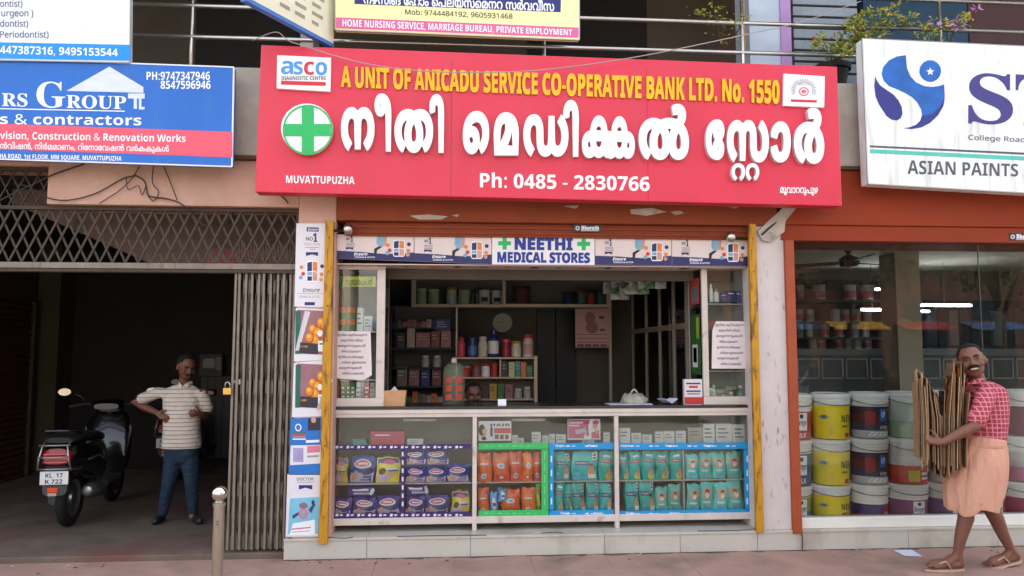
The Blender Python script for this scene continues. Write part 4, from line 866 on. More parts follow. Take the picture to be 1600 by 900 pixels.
# ------------------------------------------------------------------ banner over the opening
YV = .075
m_bn = M((222, 206, 200), .55, 0, .05, 3, .04, 'banner_vinyl'); m_bnavy = M((44, 44, 96), .5, 0, .06, 4, name='banner_navy')
m_bor = M((216, 128, 72), .5, 0, .25, 40, name='banner_orange'); m_bskin = M((204, 150, 132), .5, 0, .15, 20, name='banner_skin'); m_bblu = M((124, 168, 190), .5, 0, .2, 20, name='banner_light_blue'); m_bgry = M((150, 146, 150), .6, 0, .15, 20, name='banner_grey')
m_blk = M((36, 34, 44), .5, 0, .1, name='banner_black')
def lerp(a, b, t): return a + (b - a) * t
def tin(g, x, y, w, h, Y):                                       # round shouldered drink tin print with side dots
    g.ppoly([(x - .52 * w, y - .42 * h), (x - .4 * w, y - .52 * h), (x + .4 * w, y - .52 * h), (x + .52 * w, y - .42 * h), (x + .52 * w, y + .42 * h), (x + .4 * w, y + .52 * h), (x - .4 * w, y + .52 * h), (x - .52 * w, y + .42 * h)], Y, m_wht)
    g.pprism([(x - .44 * w, y - .42 * h), (x - .03 * w, y - .48 * h), (x - .03 * w, y - .02 * h), (x - .44 * w, y + .0 * h)], Y - .0006, .0004, m_bnavy)
    g.pprism([(x + .03 * w, y - .48 * h), (x + .44 * w, y - .44 * h), (x + .44 * w, y + .02 * h), (x + .03 * w, y - .04 * h)], Y - .0006, .0004, m_bor)
    g.pprism([(x + .03 * w, y), (x + .44 * w, y + .06 * h), (x + .44 * w, y + .46 * h), (x + .03 * w, y + .46 * h)], Y - .0006, .0004, m_bskin)
    g.pprism([(x - .44 * w, y + .04 * h), (x - .03 * w, y + .02 * h), (x - .03 * w, y + .2 * h), (x - .44 * w, y + .2 * h)], Y - .0006, .0004, m_bblu)
    g.pprism([(x - .44 * w, y + .24 * h), (x - .03 * w, y + .24 * h), (x - .03 * w, y + .46 * h), (x - .44 * w, y + .46 * h)], Y - .0006, .0004, m_bnavy)
    for dx, dy, mt in ((-.95, -.2, m_bor), (-.8, .12, m_rd), (-1, .3, m_bblu), (.85, -.25, m_bnavy), (.8, .15, m_bor), (.75, .4, m_bskin)): g.pell(x + dx * w, y + dy * h, .17 * w, .17 * w, Y, mt, 10)
def ad(x0, x1, y0a, y0b, y1a, y1b, label):
    h = y1a - y0a; Y = YV - .002
    g = MB(); g.pprism([(x0, y0a), (x1, y0b), (x1, y1b), (x0, y1a)], YV, .012, m_bn)
    w = x1 - x0; fx = lambda u: x0 + w * u; fy = lambda u, v: lerp(y0a, y0b, u) + v * (lerp(y1a, y1b, u) - lerp(y0a, y0b, u))
    g.ppoly([(fx(.001), fy(0, .67)), (fx(.3), fy(.3, .69)), (fx(.62), fy(.62, .74)), (fx(.86), fy(.86, .69)), (fx(.999), fy(1, .64)), (fx(.999), fy(1, .995)), (fx(.001), fy(0, .995))], Y, m_bnavy)
    g.ptext('NO', (fx(.13), fx(.18), fy(.15, .13), fy(.15, .24)), Y, m_bnavy, 'r', .02); g.ptext('1', (fx(.185), fx(.22), fy(.2, .04), fy(.2, .3)), Y, m_bnavy, 's', .02)
    for k in range(3): g.ppoly([(fx(.13), fy(.1, .34 + .06 * k)), (fx(.24), fy(.2, .34 + .06 * k)), (fx(.24), fy(.2, .37 + .06 * k)), (fx(.13), fy(.1, .37 + .06 * k))], Y, m_bgry)
    g.ppoly([(fx(.12), fy(.1, .52)), (fx(.23), fy(.2, .52)), (fx(.22), fy(.2, .57)), (fx(.23), fy(.2, .62)), (fx(.175), fy(.17, .58)), (fx(.12), fy(.1, .62)), (fx(.13), fy(.1, .57))], Y, m_bnavy)
    g.ptext('Ensure', (fx(.23), fx(.4), fy(.3, .72), fy(.3, .84)), Y - .0008, m_wht, 'b', .01, shear=.06); g.ptext('STRONG & ACTIVE', (fx(.24), fx(.5), fy(.4, .87), fy(.4, .93)), Y - .0008, m_wht, 'r', .02)
    # cropped runner: torso, leg, arm
    g.ppoly([(fx(.53), fy(.5, .0)), (fx(.62), fy(.6, .0)), (fx(.61), fy(.6, .42)), (fx(.55), fy(.5, .46)), (fx(.52), fy(.5, .3))], Y, m_bblu); g.ppoly([(fx(.62), fy(.6, .02)), (fx(.66), fy(.6, .0)), (fx(.645), fy(.6, .38)), (fx(.615), fy(.6, .44))], Y, m_bskin)
    g.ppoly([(fx(.55), fy(.5, .45)), (fx(.6), fy(.6, .45)), (fx(.53), fy(.5, .6)), (fx(.515), fy(.5, .84)), (fx(.49), fy(.5, .84)), (fx(.49), fy(.5, .55))], Y - .0005, m_blk)
    tin(g, fx(.81), fy(.8, .5), w * .15, h * .66, Y - .001)
    o = g.build('banner_panel', None, origin=at(fx(.5), y1a, YV)); return tag(o, label, 'banner', 'printed banner panels over the opening')
ad(525, 646.5, 366, 369, 404, 408.5, 'printed drink banner panel at the far left end, beside the yellow guide'); ad(647.5, 768, 369, 370, 408.5, 413, 'printed drink banner panel touching the left edge of the store name board')
ad(930, 1049, 371, 372, 413.5, 415, 'printed drink banner panel touching the right edge of the store name board'); ad(1050, 1168, 372, 373, 415, 416, 'printed drink banner panel at the far right end, over the right cabinet')
g = MB().pprism([(769, 369.5), (929, 371), (929, 414), (769, 413)], YV - .006, .02, M((232, 226, 226), .5, 0, .03, name='name_board_white')); Y = YV - .008
m_nb = M((36, 54, 140), .5, 0, .05, name='name_blue')
g.ptext('NEETHI', ((804, 371), (895, 372), (895, 391.5), (804, 390.5)), Y, m_nb, 'b', .034); g.ptext('MEDICAL STORES', ((777, 393), (922, 394.5), (922, 411.5), (777, 410.5)), Y, m_nb, 'b', .03)
for x, y in ((788.5, 380), (912, 381)):
    g.ppoly([(x - 3.2, y - 10), (x + 3.2, y - 10), (x + 3.2, y + 10), (x - 3.2, y + 10)], Y, m_grn); g.ppoly([(x - 10, y - 3.2), (x + 10, y - 3.2), (x + 10, y + 3.2), (x - 10, y + 3.2)], Y - .0006, m_grn)
tag(g.build('name_board', None, origin=at(849, 414, YV)), 'white store name board with green crosses in the middle of the banner', 'sign')
# the printed soffit behind the banner
zv = at(850, 413, YV).z
g = MB(); xa, xb = at(526, 410, YV).x, at(1168, 410, YV).x
g.box(xa, xb, YV + .02, YV + .34, zv - .012, zv - .004, M((206, 190, 182), .6, 0, .12, 4, .03, 'soffit_vinyl'))
for k in range(16):
    x = xa + .1 + k * (xb - xa) / 16; mt = (m_bor, m_bnavy, m_bgry)[k % 3]
    g.box(x, x + .05 + .02 * (k % 2), YV + .1, YV + .2, zv - .0135, zv - .012, mt)
tag(g.build('soffit_panel', None, origin=((xa + xb) / 2, YV + .02, zv - .012)), 'printed white soffit strip under the banner', 'panel')
MB().box(xa, xb, YV + .36, YV + .42, zv - .1, zv + .3, m_in).build('opening_beam', bld)
# maker plates and chrome bulbs at the shutter box
def plate(x0, x1, y0, y1, Y, label):
    g = MB().pbox(x0, x1, y0, y1, Y, .006, M((66, 62, 62), .4, .3, .1, name='plate_dark')); g.ptext('Bharath', (x0 + 11, x1 - 3, y0 + 1.8, y1 - 3), Y - .001, m_wht, 's', .02); g.pell(x0 + 5.5, (y0 + y1) / 2, 3.2, 3.2, Y - .001, m_wht, 12, 0, 360, .6)
    g.ppoly([(x0 + 11, y1 - 2), (x1 - 3, y1 - 2), (x1 - 3, y1 - 1.2), (x0 + 11, y1 - 1.2)], Y - .001, m_wht)
    return tag(g.build('maker_plate', None, origin=at((x0 + x1) / 2, y1, Y)), label, 'plate', 'shutter maker plates')
plate(897, 939, 351, 362, .022, 'dark shutter maker plate above the store name board'); plate(1577, 1619, 364, 376, -.004, 'dark shutter maker plate over the paint shop window')
for px, py, sgn, lb in ((544, 358, -1, 'chrome lock bulb on an arm by the left yellow guide'), (1142, 370, 1, 'chrome lock bulb on an arm by the right yellow guide')):
    c = at(px, py, -.03); t = thing('shutter_lock', lb, 'lock', c, 'chrome shutter lock bulbs')
    MB().ball((0, 0, 0), (.042, .04, .046), m_chr, 16, 12).build('bulb', t, smooth=True, local=True); MB().tube([(0, .03, 0), (0, .05, 0), (sgn * .16, .03, -.012)], .01, M((70, 44, 34), .7, .3, name='rust_arm'), 8).build('arm', t, smooth=True, local=True)
# ------------------------------------------------------------------ inside the medical shop
m_alf = M((170, 156, 138), .5, .3, .1, 5, name='dull_frame'); m_shelf = M((44, 42, 40), .6, 0, .1, 4, name='dark_shelf'); m_navd = M((12, 13, 22), .5, 0, .1, name='navy_door')
YU = 2.5
t = thing('wall_cabinet', 'long glazed wall cabinet with jars high on the back wall', 'cabinet', at(800, 480, YU))
g = MB()
for a, b, c, d in [(643, 650, 432, 480), (785, 790, 436, 476), (948, 955, 432, 480), (650.2, 784.8, 432, 437), (790.2, 947.8, 432, 437), (650.2, 784.8, 475, 480), (790.2, 947.8, 475, 480)]: g.pbox(a, b, c, d, YU, .03, m_alf)
g.build('frame', t)
MB().pbox(650, 948, 437, 475, YU + .015, .004, m_glass2).build('pane', t); MB().pbox(643, 955, 432, 480, YU + .42, .02, M((110, 104, 94), .7, name='cab_back')).build('back', t); MB().pbox(643, 955, 476, 479.5, YU + .031, .388, m_alf).build('shelf', t)
zq = at(800, 475.9, YU + .12).z
def jar(a, b, c, d, Y, body, lid, label, z=None, band=None, group='jars and bottles inside the medical shop', face=None, neck=.75, cat='jar', name='jar'): return bottle(a, b, c, d, Y, body, lid, label, band, z, name, group, neck, 14, cat, face)
m_milk = M((200, 202, 196), .4, 0, .06, name='milk_jar'); m_grn2 = M((176, 190, 160), .4, 0, .06, name='pale_jar'); m_drk = M((58, 54, 56), .5, 0, .1, name='dark_item')
for i, (a, b, c, body, lid, lb) in enumerate([(651, 667, 450, m_grn2, m_milk, 'pale jar at the left end of the wall cabinet'), (669, 686, 451, m_grn2, m_milk, 'pale jar second in the wall cabinet'), (697, 714, 448, m_milk, m_yel, 'white jar under a bright rim in the wall cabinet'), (716, 735, 452, m_grn2, m_grn2, 'squat pale jar in the wall cabinet'), (748, 766, 452, m_bw, m_bw, 'white tin with a dark face print, left of two'), (768, 785, 453, m_bw, m_bw, 'white tin with a dark face print, right of two'), (801, 829, 446, M((96, 44, 40), .5, name='maroon_jar'), m_drk, 'large maroon jar behind the cabinet glass'), (880, 896, 455, m_bb, m_drk, 'dark blue tin in the right half of the wall cabinet'), (903, 916, 453, M((60, 120, 126), .5, name='teal_tin'), m_rdx, 'teal and red tin in the wall cabinet'), (917, 930, 454, m_rdx, m_drk, 'red tin beside the teal one in the wall cabinet'), (932, 944, 452, M((50, 110, 90), .5, name='green_tin'), m_drk, 'green tin at the right end of the wall cabinet')]):
    jar(a, b, c, 475, YU + .12, body, lid, lb, zq, face=m_drk if 'face print' in lb else None, neck=.9)
for i, (a, b) in enumerate([(737, 741), (743, 747)]): carton(a, b, 455, 475, YU + .1, .1, f'dark narrow carton in the wall cabinet, {["left", "right"][i]} of two', m_drk, zq, 1, 'cartons inside the medical shop')
# dark rack on the left
YL = 2.3
t = thing('wall_rack', 'dark rack of medicines left of the dresser', 'rack', at(660, 640, YL))
for py in (543, 574, 603): MB().pbox(612, 712, py, py + 3, YL, .4, m_shelf).build('shelf', t)
MB().pbox(612, 712, 478, 640, YL + .41, .02, m_drk).build('back_panel', t); MB().pbox(609, 612, 478, 640, YL, .4, m_shelf).build('side_panel', t); MB().pbox(712, 714.5, 478, 640, YL, .4, m_alf).build('side_panel', t)
zz = [at(660, p, YL + .05).z + .002 for p in (543, 574, 603)]
m_dpk, m_drd, m_whd = M((150, 96, 96), .5, 0, .25, 14, name='dull_pink'), M((120, 60, 54), .5, 0, .2, 14, name='dull_red'), M((170, 158, 150), .5, 0, .15, 14, name='dull_white')
for i, (a, b, c, mt, lb) in enumerate([(620, 633, 521, m_drk, 'dark carton at the left of the rack top shelf'), (636, 648, 513, m_whd, 'tall dull white carton on the rack top shelf'), (650, 672, 520, m_dpk, 'wide dull pink carton on the rack top shelf'), (674, 687, 518, m_drd, 'orange topped carton on the rack top shelf'), (689, 704, 517, m_dpk, 'dull pink carton at the right of the rack top shelf')]):
    carton(a, b, c, 543, YL + .05, .14, lb, mt, zz[0], 2, 'cartons inside the medical shop', ink=m_whd)
carton(680, 703, 498, 516, YL + .04, .1, 'navy box with white print on top of other cartons in the rack', m_navy, None, 3, 'cartons inside the medical shop', ink=m_whd).location.z = zz[0] + (at(690, 517.2, YL + .05).z - at(690, 543, YL + .05).z) + .001
for i, (a, b, c) in enumerate([(658, 671, 556), (676, 689, 556)]): jar(a, b, c, 574, YL + .06, m_whd, m_milk, f'white jar on the middle rack shelf, {["left", "right"][i]} one', zz[1])
for i, (a, b, c, mt, lb) in enumerate([(620, 636, 573, M((110, 100, 90), .4, .2, .2, 20, name='foil_pouch'), 'shiny grey pouch box on the bottom rack shelf'), (639, 655, 577, m_dpk, 'pinkish box on the bottom rack shelf'), (658, 671, 578, m_navy, 'navy box on the bottom rack shelf, left'), (675, 689, 578, m_drd, 'red box on the bottom rack shelf')]):
    carton(a, b, c, 603, YL + .05, .14, lb, mt, zz[2], 2, 'cartons inside the medical shop', ink=m_whd)
for si, (py, xs_r) in enumerate([(512, (614, 676)), (632, (616, 690))]):
    MB().pbox(612, 712, py, py + 2.5, YL + .12, .28, m_shelf).build('shelf', t); z = at(660, py, YL + .15).z + .002; x = xs_r[0]; k = 0
    while x < xs_r[1]:
        w = rnd.uniform(4.5, 9); carton(x, x + w, py - rnd.uniform(7, 13) * (1.5 if si else 1), py, YL + .15, .12, f'small carton on the {["extra narrow shelf high in the rack", "rack shelf nearest the floor"][si]}, {ORD[k]} from left', rnd.choice([m_whd, m_dpk, m_drd, m_bx2, m_navy, m_gn, m_og]), z, 2, 'cartons inside the medical shop', ink=m_drk); x += w + .8; k += 1
# dresser with open shelves
YD2 = 2.2
t = thing('open_dresser', 'open wooden dresser with two rows of jars in front of the clock wall', 'dresser', at(775, 640, YD2))
for py in (558, 589, 623): MB().pbox(706, 834, py, py + 3, YD2, .3, m_alf).build('shelf', t, bevel=.003)
MB().pbox(834.3, 840, 556, 650, YD2, .3, m_alf).build('side_panel', t, bevel=.003); MB().pbox(706, 834, 561, 650, YD2 + .301, .02, M((120, 112, 100), .7, name='dresser_back')).build('back_panel', t); MB().pbox(780.5, 783, 561.2, 588.9, YD2 + .02, .26, m_alf).build('divider', t)
zd = [at(775, p, YD2 + .06).z + .002 for p in (558, 589, 623)]; YDI = YD2 + .05
m_pinkb, m_cream2, m_maroon = M((206, 70, 96), .4, name='pink_bottle'), M((206, 196, 176), .4, name='cream_jar'), M((150, 40, 62), .4, name='maroon_bottle')
for i, (a, b, c, body, lid, band, lb, nk) in enumerate([(714, 727, 527, m_pinkb, m_rdx, None, 'pink bottle at the left end of the dresser top', .6), (730, 746, 528, m_bb, m_bb, m_lbl if False else M((70, 110, 170), .4, name='blue_label'), 'blue tub with a pale rim on the dresser top', .95), (747, 762, 526, m_cream2, m_cream2, None, 'cream waisted jar on the dresser top', .75), (763, 780, 515, m_bb, m_bb, m_bw, 'tall dark blue bottle with a white label on the dresser top', .5), (784, 798, 530, m_maroon, m_pinkb, None, 'maroon jar on the dresser top', .9), (799, 815, 533, m_cream2, m_yel, None, 'cream jar with a yellow lid on the dresser top', .85), (817, 834, 523, m_cream2, m_rdx, M((190, 150, 150), .4, name='pinkish_label'), 'large cream jar with a red lid at the right end of the dresser top', .8)]):
    jar(a, b, c, 558, YDI, body, lid, lb, zd[0], band, neck=nk)
for i, (a, b, c, body, lid, lb) in enumerate([(722, 735, 572, m_rdx, m_whd, 'red tin at the left of the dresser middle shelf'), (737, 751, 571, m_dpk, m_rdx, 'pink and red tin on the dresser middle shelf'), (752, 766, 569, m_bw, m_rdx, 'white tin on the dresser middle shelf'), (767, 778, 568, m_rdx, m_rdx, 'red bottle by the divider on the dresser middle shelf')]): jar(a, b, c, 589, YDI, body, lid, lb, zd[1], neck=.85)
for i, (a, b, c, mt, lb) in enumerate([(784, 793, 565, m_drk, 'dark carton right of the dresser divider'), (795, 804, 566, M((190, 200, 130), .5, name='lime_box'), 'lime carton among tubes on the dresser'), (805, 813, 565, M((60, 140, 140), .5, name='teal_box2'), 'teal carton among tubes on the dresser'), (814, 822, 566, m_og, 'orange carton among tubes on the dresser'), (823, 832, 572, m_gn, 'small green carton by the dresser side')]): carton(a, b, c, 589, YDI, .06, lb, mt, zd[1], 2, 'cartons inside the medical shop', ink=m_whd)
for i, (a, b, c, mt, lb) in enumerate([(754, 763, 602, m_drk, 'black carton on the dresser bottom shelf'), (765, 776, 600, M((190, 140, 40), .5, name='amber_box'), 'amber carton on the dresser bottom shelf'), (778, 787, 600, m_gn, 'green carton on the dresser bottom shelf'), (789, 801, 601, m_dpk, 'pink carton on the dresser bottom shelf')]): carton(a, b, c, 623, YDI, .06, lb, mt, zd[2], 2, 'cartons inside the medical shop', ink=m_drk)
for i, (a, b, c) in enumerate([(803, 816, 608), (818, 830, 605)]): jar(a, b, c, 623, YDI, m_whd, m_milk, f'small pale jar on the dresser bottom shelf, {["left", "right"][i]} one', zd[2])
# clock, door, poster
c = at(785, 504, 3.39); t = thing('wall_clock', 'pale round wall clock above the dresser', 'clock', c)
MB().lathe([(0, -.02), (.105, -.02), (.12, -.03), (.125, -.02), (.125, 0)], (0, 0, 0), M((176, 172, 160), .4, 0, .06, name='clock_face'), 24, 'y').build('case', t, smooth=True, local=True)
MB().box(-.004, .004, -.026, -.023, 0, .07, m_drk).build('hand', t, local=True); MB().box(-.06, .003, -.03, -.027, -.004, .004, m_drk).build('hand', t, local=True)
t = thing('inner_door', 'dark navy double door in the back wall', 'door', at(868, 640, 3.36))
for a, b in ((839, 868), (869, 900)): MB().pbox(a, b, 480, 680, 3.36, .038, m_navd).build('leaf', t, bevel=.004)
for p in (864, 873): MB().pbox(p, p + 1.2, 590, 604, 3.34, .02, m_gry).build('handle', t)
g = MB().pbox(899, 951, 477, 543, 2.9, .006, M((196, 150, 150), .5, 0, .06, 5, name='pink_poster')); y = 2.898
g.pell(922, 497, 8, 10, y, M((150, 96, 96), .5, name='poster_face'), 14); g.pell(925, 512, 10, 9, y - .001, M((150, 96, 96), .5, name='poster_face'), 14); g.ppoly([(936, 494), (944, 494), (944, 498), (936, 498)], y, m_drk); g.ppoly([(937, 514), (945, 514), (945, 517), (937, 517)], y, m_drk)
for k in range(3): g.ppoly([(901, 522 + k * 6), (949, 522 + k * 6), (949, 523 + k * 6), (901, 523 + k * 6)], y, m_drd)
for k in range(4): g.ppoly([(902 + k * 12, 538), (912 + k * 12, 538), (912 + k * 12, 542), (902 + k * 12, 542)], y, m_drd)
tag(g.build('wall_poster', None, origin=at(925, 543, 2.9)), 'large pink poster of a face hanging at the right of the dark door', 'poster')
t = thing('poster_post', 'dull metal post carrying the pink poster', 'post', at(925, 650, 2.92)); MB().pbox(952, 956, 470, 660, 2.91, .05, m_alf).build('shaft', t)
# glazed cabinets along the right wall
XC = at(1062, 500, 1.2).x
t = thing('side_wall_cabinet', 'row of tall dark glazed cabinets along the right inner wall', 'cabinet', (XC + .15, 1.9, ZP))
zt1, zm0, zb0 = onx(1060, 427, XC).z, onx(1080, 508, XC).z, ZP + .1
ys = [.62 + YV, 1.0, 1.45, 2.0, 2.6, 3.3]
g = MB()
for z in (zb0, zm0, zt1): g.box(XC, XC + .03, ys[0], ys[-1], z - .028, z + .028, m_alf)
for y in ys: g.box(XC - .002, XC + .028, y - .025, y + .025, ZP, zt1 + .03, m_alf)
g.build('frame', t); MB().box(XC + .012, XC + .016, ys[0], ys[-1], zb0, zt1, m_glass2).build('pane', t)
MB().box(XC + .3, XC + .32, ys[0], ys[-1], ZP, zt1, M((84, 76, 68), .7, name='cab_dark')).build('back', t)
for k, z in enumerate((zb0 + .4, zb0 + .8, zm0 + .35)): MB().box(XC + .032, XC + .299, ys[0], ys[-1], z - .006, z + .006, m_shelf).build('shelf', t)
for k in range(20):
    y = .78 + (k % 10) * .25; z = (zb0 + .406, zm0 + .356)[k // 10]; h = rnd.uniform(.1, .2)
    g = MB().box(XC + .05, XC + .15, y, y + rnd.uniform(.1, .18), z, z + h, rnd.choice([m_drk, m_whd, m_drd, m_dpk, m_navy, m_bx2]))
    tag(g.build('medicine_carton', None, origin=(XC + .1, y, z)), f'carton in the side wall cabinet, {ORD[k % 10]} from the front, {["middle", "upper"][k // 10]} shelf', 'carton', 'cartons in the side wall cabinets')
# strings of sachets
m_sach = M((170, 176, 166), .4, .1, .25, 25, name='sachet_foil'); m_sach2 = M((86, 120, 96), .4, .1, .25, 25, name='sachet_green')
for i, (px, n) in enumerate([(950, 3), (962, 4), (976, 4), (990, 3), (1005, 3), (1018, 2), (1032, 2)]):
    Y = 1.5 - i * .12; g = MB()
    p = at(px, 424, Y); z = zv + .1
    g.tube([(p.x, Y, z), (p.x, Y, p.z)], .003, m_drk, 5)
    for k in range(n):
        q = at(px, 428 + k * 9, Y); a = rnd.uniform(-.5, .5); dx, dy = .055 * math.cos(a), .055 * math.sin(a)
        g.add([(q.x - dx, Y - dy, q.z), (q.x + dx, Y + dy, q.z + .01), (q.x + dx, Y + dy - .012, q.z - .085), (q.x - dx, Y - dy - .012, q.z - .09), (q.x, Y - .02, q.z - .04)], [(0, 1, 4), (1, 2, 4), (2, 3, 4), (3, 0, 4)], m_sach if (k + i) % 3 else m_sach2)
    tag(g.build('sachet_strip', None, origin=(p.x, Y, p.z)), f'strip of foil sachets hanging under the shop ceiling, {ORD[i]} from the left', 'sachets', 'sachet strips under the ceiling')
# things on the counter top
YI = YK + .02
def basket():
    x0, x1 = at(597, 632, YI).x, at(634, 632, YI).x; z = ZCT; h = at(615, 613, YI).z - at(615, 637, YI).z; g = MB(); m_bk = M((196, 150, 104), .7, 0, .15, 12, .2, 'basket_card')
    V = []; k = .012
    o = [(x0 + k, YI), (x1 - k, YI), (x1 - k, YI + .14), (x0 + k, YI + .14)]; q = [(x0, YI - .01), (x1, YI - .01), (x1, YI + .15), (x0, YI + .15)]
    V = [(a, b, z) for a, b in o] + [(a, b, z + h) for a, b in q] + [(a + (.006 if i in (0, 3) else -.006), b + (.006 if i < 2 else -.006), z + h) for i, (a, b) in enumerate(q)] + [(a, b, z + .01) for a, b in o]
    Fc = [(0, 1, 2, 3), (12, 13, 14, 15)]
    for i in range(4): j = (i + 1) % 4; Fc += [(i, j, 4 + j, 4 + i), (4 + i, 4 + j, 8 + j, 8 + i), (8 + i, 8 + j, 12 + j, 12 + i)]
    t = thing('paper_tray', 'open tan cardboard tray at the left end of the counter top', 'tray', ((x0 + x1) / 2, YI, z)); g.add(V, Fc, m_bk).build('tray', t)
    g = MB(); g.add([(x0 + .02, YI + .04, z + h * .6), (x0 + .1, YI + .03, z + h * 1.3), (x0 + .14, YI + .06, z + h * .9), (x0 + .04, YI + .07, z + h * .7)], [(0, 1, 2, 3)], m_pap); g.build('crumpled_paper', t)
basket()
# arched clear water can with red print
Yw = YK + .16; x = at(709, 637, Yw).x; rw = (at(727, 610, Yw).x - at(692, 610, Yw).x) / 2; hw = at(709, 571, Yw).z - at(709, 637, Yw).z
t = thing('water_can', 'clear arched jar with red printed squares on the counter', 'jar', (x, Yw + rw * .6, ZCT))
m_clr = M((150, 160, 130), .2, 0, .05, name='jar_plastic'); m_clr.node_tree.nodes['Principled BSDF'].inputs['Alpha'].default_value = .2
MB().lathe([(0, 0), (rw, 0), (rw, hw * .7), (rw * .97, hw * .79), (rw * .87, hw * .89), (rw * .66, hw * .96), (rw * .3, hw), (0, hw)], (0, 0, 0), m_clr, 24).build('body', t, local=True, smooth=True)
MB().lathe([(0, hw), (rw * .24, hw), (rw * .24, hw * 1.09), (0, hw * 1.09)], (0, 0, 0), m_whd, 14).build('cap', t, local=True)
g = MB(); m_rp = M((176, 60, 48), .5, 0, .2, 20, name='red_jar_print')
for r in range(3):
    for u in (-.5, .5): MB().add([((rw + .002) * math.sin(a), -(rw + .002) * math.cos(a), hw * (.12 + r * .2 + v)) for v in (0, .14) for a in (u - .32, u, u + .32)], [(0, 1, 4, 3), (1, 2, 5, 4)], m_rp).build('red_label', t, local=True)
# bag, papers, carton, memo at the right end
g = MB(); m_bag = M((150, 150, 134), .6, 0, .35, 9, .4, 'grey_cloth_bag'); p0 = at(992, 634, YI + .05)
N = 20; V = []; 
for j in range(5):
    for i in range(N):
        a = 2 * math.pi * i / N; r = (1, 1.08, 1.02, .85, .45)[j] * (1 + .13 * math.sin(5 * a + j) + .08 * math.sin(9 * a - 2 * j) + rnd.uniform(-.06, .06)); V.append((p0.x + .105 * r * math.cos(a), YI + .08 + .06 * r * math.sin(a), ZCT + (.0, .03, .06, .08, .085)[j] + (.014 * math.sin(3 * a + 2 * j) + .008 * math.sin(7 * a)) * (j > 0)))
g.add(V, [(j * N + i, j * N + (i + 1) % N, (j + 1) * N + (i + 1) % N, (j + 1) * N + i) for j in range(4) for i in range(N)] + [tuple(range(4 * N, 5 * N))], m_bag)
t = thing('cloth_bag', 'crumpled grey cloth bag with a looped handle on papers', 'bag', (p0.x, YI + .08, ZCT)); g.build('bag', t, smooth=True)
MB().tube([(p0.x - .03 + .06 * k / 8, YI + .07, ZCT + .095 + .035 * math.sin(math.pi * k / 8)) for k in range(9)], .006, M((190, 186, 170), .7, name='bag_handle'), 6).build('handle', t, smooth=True)
def sheet(name, x0, x1, y0, y1, z, rot, mat, label, th=.004, fold=0.):
    c = ((x0 + x1) / 2, (y0 + y1) / 2); w, d = (x1 - x0) / 2, (y1 - y0) / 2
    g = MB(); n = 4; V = []
    for k in (0, 1):
        for j in range(n + 1):
            for i in range(n + 1): V.append((-w + 2 * w * i / n, -d + 2 * d * j / n, th * k + fold * abs(i / n - .5) * 2 + .002 * math.sin(3 * i + j)))
    q = (n + 1) ** 2; Fc = []
    for j in range(n):
        for i in range(n): k = j * (n + 1) + i; Fc += [(k + n + 1, k + n + 2, k + 1, k), (q + k, q + k + 1, q + k + n + 2, q + k + n + 1)]
    ring = [i for i in range(n + 1)] + [j * (n + 1) + n for j in range(1, n + 1)] + [n * (n + 1) + i for i in range(n - 1, -1, -1)] + [j * (n + 1) for j in range(n - 1, 0, -1)]
    for a, b in zip(ring, ring[1:] + ring[:1]): Fc.append((a, b, q + b, q + a))
    g.add(V, Fc, mat); o = g.build(name); o.location = (c[0], c[1], z); o.rotation_euler = (0, 0, rot); return tag(o, label, 'paper')
xa = at(965, 636, YI).x
sheet('paper_sheet', xa - .08, xa + .3, YI - .02, YI + .16, ZCT + .001, .05, M((176, 176, 190), .7, name='papers_grey'), 'flat stack of greyish papers under the cloth bag', .008)
xa = at(1046, 636, YI).x; sheet('paper_sheet', xa - .07, xa + .07, YI, YI + .11, ZCT + .012, .5, M((200, 210, 224), .6, name='paper_blue_white'), 'folded bluish white paper beside the red and white carton', .004, .035)
def d3(g, x0, x1, z0, z1, y):
    w, h = x1 - x0, z1 - z0
    for (u0, u1, v0, v1, mt) in ((0, 1, .02, .3, m_rdx), (.1, .9, .8, .86, m_navy), (.25, .75, .66, .74, m_rdx), (.1, .9, .5, .56, m_navy), (.15, .85, .4, .45, m_ink)): g.add([(x0 + w * u, y, z0 + h * v) for u, v in ((u0, v0), (u1, v0), (u1, v1), (u0, v1))], [(0, 1, 2, 3)], mt)
carton(1070, 1098, 597, 637, YI - .01, .05, 'white and red carton standing on the counter by the right cabinet', M((216, 206, 208), .5, 0, .04, name='white_red_carton'), ZCT, 0, 'cartons on the counter top', extra=d3)
o = MB().pbox(778, 791, 627, 637, YI, .004, m_wht).build('memo_card', None, origin=at(784, 637, YI)); o.location.z = ZCT; tag(o, 'small white card standing on the counter edge', 'card')
